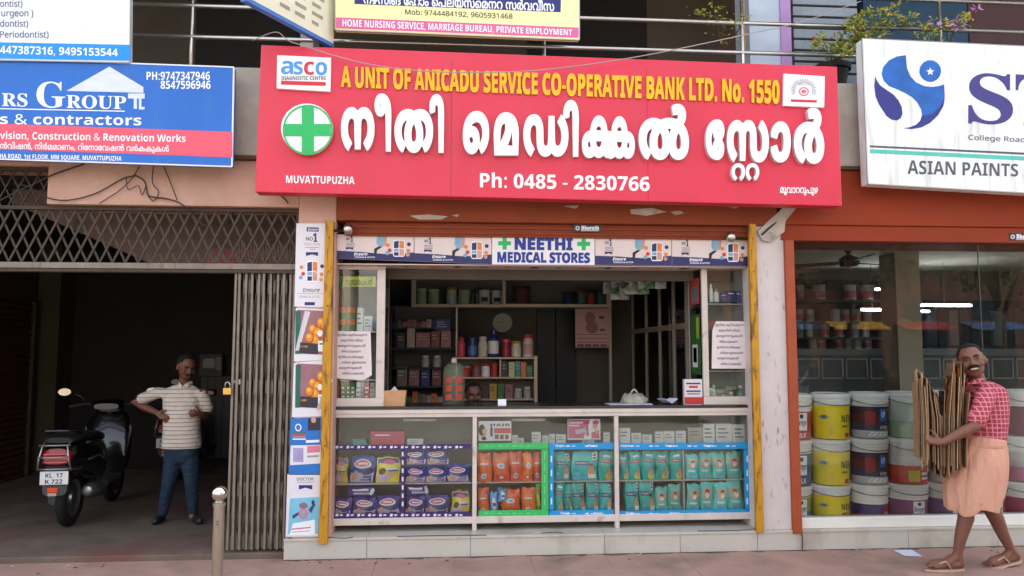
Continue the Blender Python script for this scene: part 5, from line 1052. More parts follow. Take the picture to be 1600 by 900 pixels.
# ------------------------------------------------------------------ posters on the left pillar
YQ = .008
def poster(a, b, quad, draw, label, mat=None, dep=.003, Y=YQ):
    g = MB().pprism(quad, Y, dep, mat or m_wht); draw(g, Y - .001); return tag(g.build('wall_poster', None, origin=at(quad[3][0], quad[3][1], Y)), label, 'poster', 'posters on the pillar')
m_pwh = M((222, 218, 222), .5, 0, .04, 4, .03, 'poster_paper'); m_pbl, m_ppk = M((36, 112, 190), .5, 0, .08, 8, name='poster_blue2'), M((206, 120, 140), .5, 0, .15, 12, name='poster_pink2')
def e1(g, y):
    g.ppoly([(479, 355), (498, 355.5), (498, 362), (479, 361.5)], y, m_navy); g.ptext('Ensure', (481, 496, 356.5, 360.5), y - .0006, m_wht, 'b', shear=.06)
    g.ptext('NO', (478, 489, 370, 376), y, m_gry, 'r', .02); g.ptext('1', (489, 496, 364, 378), y, m_navy, 's', .02); g.ptext('DOCTOR', (476, 500, 379.5, 383.5), y, m_bgry, 'r')
    g.ppoly([(477, 386), (499, 386), (499, 387), (477, 387)], y, m_bgry); g.ppoly([(484, 389), (493, 389), (493, 390), (484, 390)], y, m_rd)
    g.ppoly([(478, 394), (497, 394), (497, 400), (487.5, 397.5), (478, 400)], y, m_navy); tin(g, 488, 424, 18, 32, y)
    g.ptext('Ensure', (473, 499, 450, 456), y, m_gry, 'r', .015, shear=.06); g.ppoly([(464, 458), (507, 458), (507, 458.7), (464, 458.7)], y, m_bgry); g.ptext('STRONG & ACTIVE', (467, 499, 462, 465.5), y, m_bgry, 'r'); g.ppoly([(476, 472), (492, 472), (492, 477), (476, 477)], y, m_navy)
poster(0, 0, [(463, 349), (512, 349), (510, 480), (460, 479)], e1, 'tall white poster with a drink tin at the top of the pillar', m_pwh)
m_mud = M((150, 104, 110), .5, 0, .15, 10, name='mauve_print'); m_orn2, m_orn3 = M((176, 92, 24), .5, 0, .2, 25, name='orange_rim'), M((240, 180, 90), .5, 0, .1, 25, name='orange_pale'); m_orng = M((226, 142, 34), .5, 0, .15, 25, name='orange_fruit_print'); m_dgr = M((46, 46, 56), .5, 0, .1, name='dark_print')
def e2(dy):
    def f(g, y):
        g.ppoly([(464, 484 + dy), (516, 486 + dy), (515, 555 + dy), (462, 552 + dy)], y, m_mud); g.ppoly([(462, 486 + dy), (470, 486 + dy), (469, 553 + dy), (461, 553 + dy)], y - .0005, M((40, 96, 84), .5, 0, .2, 10, name='green_edge'))
        for cx_, cy_, r in ((502, 505, 9), (512, 509, 8), (489, 515, 8), (497, 521, 10), (484, 528, 8.5), (509, 522, 9), (493, 532, 9)): fo = y - .0008 - .0007 * (cy_ % 5); g.pell(min(cx_, 507), cy_ + dy, r * .8, r, fo, m_orn2, 16); g.pell(min(cx_, 507) - .8, cy_ - 1.2 + dy, r * .66, r * .8, fo - .0003, m_orng, 16); g.pell(min(cx_, 507) - 1.5, cy_ - 2.5 + dy, r * .3, r * .35, fo - .0005, m_orn3, 12)
        g.pell(500, 521 + dy, 4, 5, y - .0055, m_wht, 10); g.ppoly([(469, 535 + dy), (497, 537 + dy), (497, 553 + dy), (469, 552 + dy)], y - .0045, m_dgr); g.ppoly([(470, 540 + dy), (481, 540 + dy), (481, 543 + dy), (470, 543 + dy)], y - .005, m_yel)
        g.ppoly([(497, 532 + dy), (513, 533 + dy), (513, 550 + dy), (497, 549 + dy)], y - .005, m_wht); g.ppoly([(499, 536 + dy), (511, 536.5 + dy), (511, 539 + dy), (499, 538.5 + dy)], y - .0055, m_gn)
        a, b = ((478, 486), (464, 548)) if dy < 40 else ((513, 592), (497, 640))
        p = [at(a[0] - 2, a[1] + dy * 0 + (0 if dy < 40 else 0), y), at(a[0] + 7, a[1] + 1, y), at(b[0] + 3, b[1], y), at(b[0] - 2, b[1], y)]
        q = [Vector((v.x, v.y - .02, v.z)) for v in p]; g.add([p[0], q[0] + Vector((.01, 0, 0)), p[1], p[2], q[3], p[3]], [(0, 1, 4, 5), (1, 2, 3, 4)], m_pwh)
    return f
poster(0, 0, [(462, 481), (518, 484), (516, 562), (459, 565)], e2(0), 'poster of orange fruit with a torn curled strip, upper of the two', m_pwh)
poster(0, 0, [(459, 567), (517, 562), (514, 650), (456, 652)], e2(84), 'poster of orange fruit with a curled right edge, lower of the two', m_pwh)
def e3(g, y):
    g.ppoly([(456, 657), (503, 656), (502, 694), (455, 694)], y, m_pbl); g.pell(466, 668, 5, 6, y - .0006, m_wht, 14, 0, 360, .7); g.ppoly([(481, 654), (500, 653), (500, 672), (481, 673)], y - .0008, m_dgr); g.pell(490, 656, 4, 5, y - .0012, m_bskin, 12)
    for k, mt in enumerate((m_gn, m_rd, m_yel, m_wht)): g.ppoly([(457, 675 + 3.4 * k), (478, 675 + 3.4 * k), (478, 676.8 + 3.4 * k), (457, 676.8 + 3.4 * k)], y - .0006, mt)
    g.ppoly([(502, 655), (511, 655), (511, 672), (502, 672)], y - .0006, m_wht); g.ppoly([(504, 660), (507, 667), (510, 660), (508, 660), (507, 664), (506, 660)], y - .001, m_dgr); g.ppoly([(454, 696), (502, 695), (501, 724), (453, 727)], y - .0006, m_pwh)
    g.ppoly([(480, 697), (500, 696), (500, 706), (480, 708)], y - .001, m_ppk); g.ppoly([(458, 700), (474, 700), (474, 722), (458, 722)], y - .001, m_lil if False else M((160, 150, 190), .5, 0, .2, 12, name='violet_bottle')); g.ppoly([(480, 712), (498, 711), (498, 714), (480, 715)], y - .001, m_bgry); g.ppoly([(478, 688), (499, 687), (499, 691), (478, 692)], y - .001, m_wht)
poster(0, 0, [(454, 654), (512, 651), (508, 742), (451, 742)], e3, 'blue poster of toiletries in the lower half of the pillar', m_pbl)
def e4(g, y):
    g.ptext('DOCTOR', (464, 490, 746, 751), y, m_gry, 'r', .01); g.ppoly([(464, 753), (490, 753), (490, 754), (464, 754)], y, m_bgry); g.ppoly([(467, 758), (488, 758), (488, 765), (477, 762), (467, 765)], y, m_navy)
    g.ppoly([(453, 779), (499, 776), (497, 834), (450, 834)], y, M((120, 190, 214), .5, 0, .12, 8, name='aqua_print')); g.ppoly([(458, 818), (492, 812), (492, 836), (452, 836)], y - .0006, m_wht)
    g.pell(474, 790, 7, 5, y - .0008, m_mud, 12); g.pell(474, 803, 8, 8, y - .001, m_ppk, 14); g.pell(474, 803, 4, 5, y - .0014, m_bblu, 12); g.ppoly([(482, 797), (490, 786), (493, 788), (486, 802)], y - .001, M((70, 60, 120), .5, name='violet_print')); g.ppoly([(456, 806), (466, 800), (467, 804), (458, 811)], y - .001, M((70, 60, 120), .5, name='violet_print')); g.pell(489, 785, 2.5, 3.5, y - .0016, m_dgr, 10)
    g.ppoly([(455, 826), (486, 823), (486, 825), (455, 828)], y - .001, m_ppk); g.ppoly([(456, 831), (484, 829), (484, 830), (456, 832)], y - .001, m_bgry)
poster(0, 0, [(449, 741), (501, 741), (497, 838), (446, 839)], e4, 'white and aqua poster at the foot of the pillar', m_pwh)
# ------------------------------------------------------------------ left bay: collapsible gate, lattice, scooter
m_gate = M((128, 118, 106), .55, .35, .18, 8, .1, 'gate_steel', dirt_shade=((104, 78, 62), .6, .15, 10, (2, 2, .5)))
m_gdk = M((70, 58, 48), .6, .3, .2, 8, .1, 'lattice_steel', dirt_shade=((80, 56, 44), .58, .15, 10, (1, 1, 1)))
YG = .1
gt = thing('collapsible_gate', 'folded steel collapsible gate bunched beside the poster pillar', 'gate', (at(408, 850, YG).x, YG, ZF))
zg0, zg1 = ZF + .02, at(408, 426, YG).z
N = 21
for i in range(N):
    x = lerp(at(361, 640, YG).x, at(457, 640, YG).x, i / (N - 1)) + rnd.uniform(-.004, .004); y = YG + (.02 if i % 2 else -.012) + rnd.uniform(-.004, .004); ln_ = rnd.uniform(-.01, .01)
    g = MB(); V = [(x + dx, y + dy, zg0) for dx, dy in ((-.009, 0), (.009, 0), (.009, .014), (-.009, .014))] + [(x + ln_ + dx, y + dy, zg1) for dx, dy in ((-.009, 0), (.009, 0), (.009, .014), (-.009, .014))]
    g.add(V, [(0, 1, 5, 4), (1, 2, 6, 5), (2, 3, 7, 6), (3, 0, 4, 7), (0, 3, 2, 1), (4, 5, 6, 7)], m_gate); g.build('bar', gt)
g = MB(); xa, xb = at(361, 640, YG).x, at(457, 640, YG).x
for k in range(6):
    z0 = zg0 + .12 + k * .41
    for i in range(N - 1):
        x = lerp(xa, xb, i / (N - 1)); w = (xb - xa) / (N - 1)
        for s_ in (0, 1): g.tube([(x, YG + .008 - .006 * s_, z0 + .3 * s_), (x + w, YG + .008 - .006 * s_, z0 + .3 * (1 - s_))], .0045, m_gdk, 4)
g.build('lattice', gt)
g = MB(); p = at(356, 606, YG - .03); t = thing('padlock', 'brass padlock hanging from the edge of the folded gate', 'padlock', p)
MB().box(-.035, .03, -.012, .012, -.055, 0, M((206, 164, 84), .35, .6, .1, name='brass')).build('case', t, bevel=.005, local=True)
MB().tube([(-.022, 0, 0), (-.022, 0, .03), (-.012, 0, .045), (.006, 0, .045), (.016, 0, .03), (.016, 0, 0)], .005, m_chr, 8).build('shackle', t, smooth=True, local=True)
zk1, zk0 = at(200, 411, YG).z, at(200, 426, YG).z; xl, xr = XW + .02, XPL0 - .003
t = thing('gate_track', 'rusty steel channel carrying the gate across the passage', 'track', ((xl + xr) / 2, YG, zk0))
MB().box(xl, xr, YG - .03, YG + .03, zk0 + .03, zk1, m_gate).box(xl, xr, YG - .035, YG - .02, zk0, zk0 + .026, m_gdk).box(xl, xr, YG + .02, YG + .035, zk0, zk0 + .026, m_gdk).build('channel', t, bevel=.004)
zl1_ = zb - .004
t = thing('lattice_grille', 'fixed diamond lattice grille over the passage entrance', 'grille', ((xl + xr) / 2, YG, zk1))
MB().box(xl, xr, YG - .02, YG + .02, zl1_ - .03, zl1_, m_gdk).box(xr - .03, xr, YG - .021, YG + .02, zk1 + .001, zl1_ - .031, m_gdk).build('frame', t, bevel=.002)
g = MB(); h = zl1_ - .03 - zk1; w = at(220, 370, YG).x - at(180, 370, YG).x; st = w / 2; x = xl - w
while x < xr - .03:
    for s_ in (0, 1):
        a, b = (x, zk1), (x + w, zk1 + h)
        if s_: a, b = (x + w, zk1), (x, zk1 + h)
        cl = lambda q, r: q if xl <= q[0] <= xr - .03 else (max(xl, min(xr - .03, q[0])), q[1] + (r[1] - q[1]) * (max(xl, min(xr - .03, q[0])) - q[0]) / (r[0] - q[0]))
        if max(a[0], b[0]) <= xl or min(a[0], b[0]) >= xr - .03: continue
        a2, b2 = cl(a, b), cl(b, a); dx, dz = b2[0] - a2[0], b2[1] - a2[1]; l = math.hypot(dx, dz) or 1; nx_, nz_ = -dz / l * .0085, dx / l * .0085; y = YG - .008 + .009 * s_
        V = [(a2[0] + nx_, y, a2[1] + nz_), (a2[0] - nx_, y, a2[1] - nz_), (b2[0] - nx_, y, b2[1] - nz_), (b2[0] + nx_, y, b2[1] + nz_)]; V += [(q[0], q[1] + .005, q[2]) for q in V]
        g.add(V, [(0, 1, 2, 3), (7, 6, 5, 4), (0, 4, 5, 1), (2, 6, 7, 3), (1, 5, 6, 2), (3, 7, 4, 0)], m_gdk)
    x += st
g.build('lattice', t)
zt0 = zl1_ + .002; zt1_ = zb2 - .004; g = MB(); xq = xbl - .01
MB().box(xl, xq, YG - .02, YG + .02, zt1_ - .03, zt1_, m_gdk).build('frame', t)
k = 0; x = xl
while x < xq - .12:
    for s_ in (0, 1):
        a, b = ((x, zt0), (x + .14, zt1_ - .03)) if not s_ else ((x + .14, zt0), (x, zt1_ - .03)); g.tube([(a[0], YG + .006 * s_, a[1]), (b[0], YG + .006 * s_, b[1])], .007, m_gdk, 4)
    x += .1
g.build('lattice', t)
# underside of the stair and the copy-shop board behind the lattice
YS2 = .75
g = MB(); pz = [(18, 268), (470, 268), (470, 418), (245, 416), (20, 318)]; q = [at(x, y, YS2) for x, y in pz]
g.prism([(v.x, v.z) for v in q], YS2, YS2 + .5, M((104, 88, 80), .85, 0, .15, 2, .1, 'stair_soffit', dirt_shade=((70, 56, 50), .55, .2, 3, (1, 1, 1)))); g.build('stair_flight', bld)
g = MB(); m_fd = M((158, 44, 52), .7, 0, .15, 20, name='faded_red'); g.pbox(324, 462, 389, 415, YS2 - .04, .02, M((118, 96, 92), .7, 0, .12, 6, name='faded_board'))
g.ptext('PHOTOSTAT', (336, 456, 390.5, 399), YS2 - .0415, m_fd); g.ptext('& LAMINATION', (326, 456, 402, 411), YS2 - .0415, m_fd)
tag(g.build('copy_shop_board', None, origin=at(393, 415, YS2 - .04)), 'faded board with red block letters behind the lattice', 'sign')
# roller shutter on the side wall of the passage, meter box, back door
t = thing('roller_shutter', 'dark red corrugated roller shutter along the left passage wall', 'shutter', (XW + .05, 2.1, ZF)); g = MB(); m_rs = M((84, 46, 40), .55, .2, .15, 4, .1, 'shutter_red')
zz0 = ZF; n = 30; V = []; y0, y1 = .45, 4.1
prof = []
for k in range(n * 4 + 1): z = ZF + (zk0 - ZF) * k / (n * 4); prof.append((XW + .04 + .016 * math.sin(k * math.pi / 2), z))
V = [(x, y0, z) for x, z in prof] + [(x, y1, z) for x, z in prof]; m_ = len(prof)
g.add(V, [(i, i + 1, m_ + i + 1, m_ + i) for i in range(m_ - 1)], m_rs); sharp(g.build('curtain', t), 80)
for y in (.4, 4.1): MB().box(XW + .001, XW + .08, y, y + .06, ZF, zk0, m_gdk).build('guide_rail', t)
pm = at(331, 575, 4.65); t = thing('meter_box', 'grey electric meter box on the passage back wall', 'box', pm); MB().box(-.16, .16, -.06, .04, -.12, .2, M((40, 40, 37), .6, 0, .1, name='meter_grey')).build('case', t, bevel=.01, local=True); MB().box(-.1, .06, -.066, -.061, 0, .13, M((36, 38, 40), .2, name='meter_glass')).build('dial_window', t, local=True)
g = MB()
for k in range(6): g.box(.08, .14, -.066, -.061, -.02 + k * .03, -.005 + k * .03, M((120, 120, 114), .5, name='meter_white'))
g.build('vents', t, local=True)
t = thing('passage_door', 'grey plank door at the right end of the passage back wall', 'door', at(335, 715, 4.64)); MB().pbox(312, 362, 588, 716, 4.64, .05, M((60, 58, 54), .7, 0, .12, 4, .05, 'door_grey')).build('leaf', t, bevel=.005)
g = MB()
for p in (322, 334, 346): g.pbox(p, p + 1.2, 590, 714, 4.632, .007, M((36, 34, 32), .7, name='door_groove'))
g.build('grooves', t)
# bollard
pb = at(343, 771, -.95); t = thing('bollard', 'steel bollard with a polished chrome ball on top', 'bollard', (pb.x, -.95, 0)); rb = .052
MB().ball((0, 0, pb.z), rb, M((214, 206, 198), .08, 1., .03, 6, name='chrome_ball'), 28, 18).build('ball', t, smooth=True, local=True)
o = MB().lathe([(.036, 0), (.036, pb.z - .085), (.041, pb.z - .083), (.041, pb.z - .06), (.03, pb.z - .058), (.022, pb.z - .04)], (0, 0, 0), M((168, 156, 140), .35, .75, .12, 12, .05, 'worn_steel', stretch=(1, 1, .2)), 24).build('post', t, local=True); sharp(o)
g = MB()
for dz in (0, .018): g.tube([(-.008, -.0365, pb.z - .2 + dz), (.004, -.0375, pb.z - .19 + dz), (.008, -.0365, pb.z - .205 + dz)], .0025, m_drk, 5)
g.build('scratch_mark', t, local=True)
# ------------------------------------------------------------------ scooter, seen from behind
m_sblk = M((12, 12, 14), .25, 0, .1, 3, 0, 'gloss_black', coat=.7); m_rub = M((20, 20, 20), .75, 0, .1, 12, .1, 'tyre_rubber'); m_seat = M((24, 23, 23), .55, 0, .1, 20, .1, 'seat_vinyl'); m_lens = M((150, 16, 22), .15, 0, .05, 8, name='red_lens', coat=.5); m_sil = M((160, 160, 160), .35, .9, .08, 9, name='silver_metal'); m_gray = M((66, 66, 68), .5, .2, .1, 9, name='grey_plastic')
def loftbox(g, rings, mat, n=16, pw=3.2):                         # rings (y, cx, half width, z0, z1): rounded sections along y
    V = []
    for y, c, hw, z0, z1 in rings:
        for k in range(n):
            a = 2 * math.pi * k / n; ca, sa = math.cos(a), math.sin(a); V.append((c + hw * math.copysign(abs(ca) ** (2 / pw), ca), y, (z0 + z1) / 2 + (z1 - z0) / 2 * math.copysign(abs(sa) ** (2 / pw), sa)))
    m = len(rings); g.add(V, [(i * n + j, i * n + (j + 1) % n, (i + 1) * n + (j + 1) % n, (i + 1) * n + j) for i in range(m - 1) for j in range(n)] + [tuple(range(n)), tuple(range((m - 1) * n, m * n))], mat); return g
def scooter(loc, rot, label):
    t = thing('scooter', label, 'scooter', loc, None, rot)
    for y, nm in ((.42, 'wheel'), (1.62, 'wheel')):
        w = MB().lathe([(.17, -.035), (.215, -.048), (.25, -.03), (.257, 0), (.25, .03), (.215, .048), (.17, .035)], (0, y, .257), m_rub, 32, 'x').build(nm, t, local=True, smooth=True)
        sharp(MB().lathe([(.0, -.03), (.05, -.03), (.06, -.012), (.15, -.012), (.172, -.034), (.172, .034), (.15, .012), (.06, .012), (.05, .03), (0, .03)], (0, y, .257), m_sil, 24, 'x').build('rim', w, local=True))
    b = sharp(loftbox(MB(), [(.06, 0, .085, .6, .75), (.1, 0, .12, .56, .78), (.25, 0, .165, .5, .81), (.5, 0, .19, .42, .81), (.8, 0, .18, .36, .78), (1., 0, .13, .34, .7), (1.03, 0, .1, .36, .6)], m_sblk).build('body', t, local=True), 60)
    for s_ in (-1, 1): MB().tube([(s_ * .186, .3, .62), (s_ * .197, .55, .63), (s_ * .18, .75, .56)], .006, m_sil, 6).build('side_badge', b, local=True, smooth=True)
    sharp(loftbox(MB(), [(.1, 0, .1, .79, .84), (.16, 0, .145, .785, .865), (.45, 0, .155, .785, .87), (.75, 0, .14, .77, .84), (.98, 0, .1, .72, .8), (1.02, 0, .07, .72, .77)], m_seat).build('seat', t, local=True), 60)
    loftbox(MB(), [(.92, 0, .17, .27, .34), (1.38, 0, .16, .27, .34), (1.44, 0, .14, .3, .36)], m_gray, 16, 5).build('footboard', t, local=True)
    sharp(loftbox(MB(), [(1.36, 0, .2, .32, .55), (1.4, 0, .235, .33, .95), (1.46, 0, .215, .36, 1.0), (1.54, 0, .12, .42, .92)], m_sblk).build('leg_shield', t, local=True), 60)
    h = sharp(loftbox(MB(), [(1.3, 0, .12, 1., 1.06), (1.36, 0, .16, .97, 1.1), (1.46, 0, .13, .96, 1.1), (1.53, 0, .08, .98, 1.06)], m_sblk).build('handlebar_cowl', t, local=True), 60)
    for s_ in (-1, 1):
        MB().tube([(s_ * .12, 1.38, 1.04), (s_ * .24, 1.36, 1.05), (s_ * .36, 1.31, 1.03)], [.014, .016, .017], m_rub, 10).build('grip', h, local=True, smooth=True)
        MB().tube([(s_ * .2, 1.42, 1.06), (s_ * .3, 1.46, 1.05), (s_ * .36, 1.43, 1.04)], .007, m_sil, 6).build('brake_lever', h, local=True, smooth=True)
        mr = MB().tube([(s_ * .2, 1.38, 1.06), (s_ * .28, 1.37, 1.14), (s_ * .4, 1.38, 1.17)], .006, m_sblk, 8).ball((s_ * .43, 1.385, 1.18), (.07, .018, .045), m_sblk, 16, 10).build('mirror', h, local=True, smooth=True)
        g = MB(); V = [(s_ * .43 + .062 * math.cos(2 * math.pi * k / 18), 1.366, 1.18 + .038 * math.sin(2 * math.pi * k / 18)) for k in range(18)]; g.add(V, [tuple(range(18))], M((214, 206, 180), .12, .6, 0, name='mirror_face')); 
        g.build('mirror_glass', h, local=True)
    f = sharp(loftbox(MB(), [(.045, 0, .095, .615, .7), (.06, 0, .115, .6, .745), (.1, 0, .12, .6, .75)], m_lens).build('tail_light', t, local=True), 60)
    g = MB()
    for z in (.63, .665, .7): g.box(-.1, .1, .036, .04, z - .003, z + .003, M((200, 120, 120), .2, name='lens_line'))
    g.build('lens_ribs', f, local=True)
    g = MB()
    for s_ in (-1, 1): g.tube([(s_ * .16, .2, .56), (s_ * .135, .02, .57), (s_ * .12, .0, .66), (s_ * .1, .02, .78), (s_ * .12, .2, .84)], .008, m_sil, 8)
    for z, y in ((.575, .02), (.68, .0), (.78, .02)): g.tube([(-.13, y, z), (0, y - .012, z), (.13, y, z)], .007, m_sil, 8)
    g.build('guard_rail', t, local=True, smooth=True)
    g = MB().tube([(-.12, .3, .86), (-.13, .08, .9), (-.08, .03, .905), (.08, .03, .905), (.13, .08, .9), (.12, .3, .86)], .012, m_sblk, 8); g.build('grab_rail', t, local=True, smooth=True)
    loftbox(MB(), [(.05, 0, .1, .34, .58), (.08, 0, .105, .33, .6), (.14, 0, .08, .36, .6)], m_gray, 16, 5).build('mudguard', t, local=True)
    p = MB().box(-.115, .115, .028, .034, .44, .555, M((214, 214, 214), .45, 0, .04, name='plate_white')).build('number_plate', t, local=True, bevel=.003)
    g = MB()
    for s_, z in (('KL. 17', .502), ('K 722', .45)): g.text(s_, lambda u, v: (-.07 + .14 * u, .0265, z + .036 * v), m_blk)
    g.build('characters', p, local=True)
    MB().box(-.055, .03, .04, .048, .37, .41, M((226, 70, 30), .2, 0, .05, name='orange_reflector')).build('reflector', t, local=True, bevel=.004); MB().box(-.05, .02, .04, .047, .34, .365, m_whd).build('reflector', t, local=True)
    MB().tube([(.17, .34, .33), (.175, .36, .33), (.175, .62, .3), (.16, .8, .26), (.1, .95, .24)], [.03, .066, .068, .04, .02], m_gray, 18).build('silencer', t, local=True, smooth=True)
    MB().lathe([(0, .0), (.035, .0), (.05, .01), (.055, .03)], (.17, .322, .33), m_sil, 18, 'y').build('silencer_cap', t, local=True, smooth=True)
    loftbox(MB(), [(.4, -.13, .05, .2, .34), (.7, -.12, .07, .2, .38), (.95, -.08, .06, .22, .36)], m_gray).build('engine_case', t, local=True)
    loftbox(MB(), [(1.4, 0, .07, .4, .5), (1.6, 0, .075, .46, .56), (1.86, 0, .06, .38, .46), (1.92, 0, .05, .3, .36)], m_sblk).build('front_mudguard', t, local=True)
    MB().tube([(0, 1.62, .26), (0, 1.5, .6), (0, 1.42, 1.0)], .03, m_gray, 10).build('fork', t, local=True, smooth=True)
    return t
ps = gz(112, 822, ZF)
sc1 = scooter((at(92, 755, ps.y - .35).x - .02, ps.y - .42, ZF), R(6), 'black scooter parked in the dim passage with its number plate to the street')
sc2 = dup(sc1, (at(262, 700, 3.4).x, 3.3, ZF), 'scooter with a dark red body half hidden behind the standing man', R(-2))
for ch in sc2.children:
    if ch.name.split('.')[0] in ('body', 'leg_shield', 'handlebar_cowl', 'front_mudguard'):
        ch.material_slots[0].link = 'OBJECT'; ch.material_slots[0].material = M((84, 18, 24), .3, 0, .08, 3, name='gloss_red', coat=.6)
# ------------------------------------------------------------------ people
def xf(g, n0, T):
    for i in range(n0, len(g.v)): g.v[i] = tuple(T @ Vector(g.v[i]))
def fuse(g, name, parent, vox, mat, it=6, fac=.5):               # one continuous surface from overlapping closed shells
    o = g.build(name, parent)
    bm = bmesh.new(); bm.from_mesh(o.data); bmesh.ops.remove_doubles(bm, verts=bm.verts, dist=1e-6); bmesh.ops.recalc_face_normals(bm, faces=bm.faces); bm.to_mesh(o.data); bm.free()
    r = o.modifiers.new('r', 'REMESH'); r.mode = 'VOXEL'; r.voxel_size = vox; r.use_smooth_shade = True
    s_ = o.modifiers.new('s', 'SMOOTH'); s_.factor = fac; s_.iterations = it
    me = bpy.data.meshes.new_from_object(o.evaluated_get(bpy.context.evaluated_depsgraph_get()))
    o.modifiers.clear(); o.data = me; me.materials.clear(); me.materials.append(mat)
    me.polygons.foreach_set('use_smooth', [True] * len(me.polygons)); return o
def limb(g, pts, mat=None, n=14):                                 # (point, radius) with rounded ends
    P = [Vector(p) for p, r in pts]; rr = [r for p, r in pts]; f = lambda r, k: (r[0] * k, r[1] * k) if isinstance(r, tuple) else r * k; m = lambda r: max(r) if isinstance(r, tuple) else r
    d0 = (P[0] - P[1]).normalized(); d1 = (P[-1] - P[-2]).normalized()
    pp = [P[0] + d0 * m(rr[0]) * .85, P[0] + d0 * m(rr[0]) * .5] + P + [P[-1] + d1 * m(rr[-1]) * .5, P[-1] + d1 * m(rr[-1]) * .85]; r2 = [f(rr[0], .45), f(rr[0], .85)] + rr + [f(rr[-1], .85), f(rr[-1], .45)]
    g.tube(pp, r2, mat or m_skA, n)
def rings(g, L, mat=None, n=28, pw=2.3, fold=0., nf=7, cap=True):  # horizontal sections (centre, rx, ry[, yaw])
    V = []
    for i, q in enumerate(L):
        c, rx, ry = Vector(q[0]), q[1], q[2]; yw = q[3] if len(q) > 3 else 0.
        for k in range(n):
            a = 2 * math.pi * k / n; ca, sa = math.cos(a), math.sin(a); x = rx * math.copysign(abs(ca) ** (2 / pw), ca); y = ry * math.copysign(abs(sa) ** (2 / pw), sa)
            s_ = 1 + fold * (i / max(1, len(L) - 1)) * math.sin(nf * a + .7 * i)
            x, y = x * s_, y * s_; V.append(c + Vector((x * math.cos(yw) - y * math.sin(yw), x * math.sin(yw) + y * math.cos(yw), 0)))
    m = len(L); Fc = [(i * n + j, i * n + (j + 1) % n, (i + 1) * n + (j + 1) % n, (i + 1) * n + j) for i in range(m - 1) for j in range(n)]
    if cap: Fc += [tuple(range(n)), tuple(range((m - 1) * n, m * n))]
    g.add(V, Fc, mat or m_skA)
m_skA = M((108, 68, 50), .5, 0, .08, 14, .03, 'brown_skin'); m_skB = M((116, 76, 60), .48, 0, .08, 14, .03, 'warm_brown_skin'); m_hair = M((13, 11, 10), .8, 0, .2, 40, .3, 'black_hair'); m_eye = M((112, 92, 82), .25, 0, 0, name='eye_white'); m_iris = M((26, 16, 12), .2, 0, 0, name='iris'); m_teeth = M((236, 230, 218), .3, 0, 0, name='teeth'); m_lip = M((118, 66, 60), .45, 0, .05, name='lip'); m_sole = M((58, 48, 42), .7, 0, .1, name='sole')
def head(g, T):
    n0 = len(g.v)
    g.ball((0, .012, .035), (.074, .092, .092), m_skA, 18, 14); g.ball((0, -.02, -.035), (.06, .066, .072), m_skA, 16, 12); g.ball((0, -.03, -.078), (.036, .04, .03), m_skA, 12, 8)
    limb(g, [((0, -.084, .022), .008), ((0, -.1, -.006), .012), ((0, -.104, -.02), .0135)], n=10); g.ball((.012, -.092, -.024), (.011, .012, .009), m_skA, 8, 6); g.ball((-.012, -.092, -.024), (.011, .012, .009), m_skA, 8, 6)
    limb(g, [((-.04, -.07, .034), .009), ((0, -.08, .034), .009), ((.04, -.07, .034), .009)], n=8)
    for s_ in (-1, 1): g.ball((s_ * .041, -.056, -.02), (.027, .025, .026), m_skA, 10, 8); g.ball((s_ * .074, .012, .0), (.012, .02, .033), m_skA, 10, 8)
    limb(g, [((-.022, -.078, -.05), .008), ((0, -.085, -.049), .009), ((.022, -.078, -.05), .008)], n=8); limb(g, [((-.018, -.076, -.063), .008), ((0, -.083, -.064), .01), ((.018, -.076, -.063), .008)], n=8)
    xf(g, n0, T)
def headparts(body, T, smile=False, beard=False, bald=.0):
    off = Matrix.Translation(-body.matrix_world.translation) if False else Matrix.Identity(4)
    def part(g, name, smooth=True): xf(g, 0, T); return g.build(name, body, smooth=smooth)
    g = MB(); n, m = 26, 18; V = []; Fc = []
    for i in range(m + 1):                                       # cap of hair with a hairline
        for j in range(n):
            a = 2 * math.pi * j / n; lo = -.25 if math.sin(a) > -.2 else (.62 - bald if math.sin(a) < -.62 else .18)
            t_ = (math.pi / 2 - lo * 1.2) * i / m; k = 1.0 + .02 * math.sin(9 * a + 5 * t_); th = 1 if i < m else .9
            V.append((.08 * k * th * math.sin(t_) * math.cos(a), .014 + .099 * k * th * math.sin(t_) * math.sin(a), .036 + .1 * k * math.cos(t_)))
    g.add(V, [(i * n + j, (i + 1) * n + j, (i + 1) * n + (j + 1) % n, i * n + (j + 1) % n) for i in range(m) for j in range(n)], m_hair); h = part(g, 'hair')
    for s_ in (-1, 1):
        g = MB().ball((s_ * .031, -.0685, .014), (.013, .0092, .0034), m_eye, 12, 8).ball((s_ * .031, -.0748, .014), (.0062, .004, .004), m_iris, 10, 6); part(g, 'eye')
        g = MB().tube([(s_ * .014, -.087, .031), (s_ * .032, -.085, .037), (s_ * .05, -.072, .032)], [.003, .005, .002], m_hair, 8); part(g, 'eyebrow')
    g = MB().tube([(-.034, -.082, -.046), (-.016, -.096, -.037), (0, -.099, -.036), (.016, -.096, -.037), (.034, -.082, -.046)], [.004, .0105, .009, .0105, .004], m_hair, 10); part(g, 'moustache')
    if smile:
        g = MB().ball((0, -.083, -.0545), (.024, .0125, .0062), m_teeth, 16, 8); part(g, 'teeth')
        g = MB().tube([(-.03, -.076, -.05), (-.016, -.09, -.062), (0, -.094, -.065), (.016, -.09, -.062), (.03, -.076, -.05)], [.002, .0045, .005, .0045, .002], m_lip, 8); part(g, 'lip')
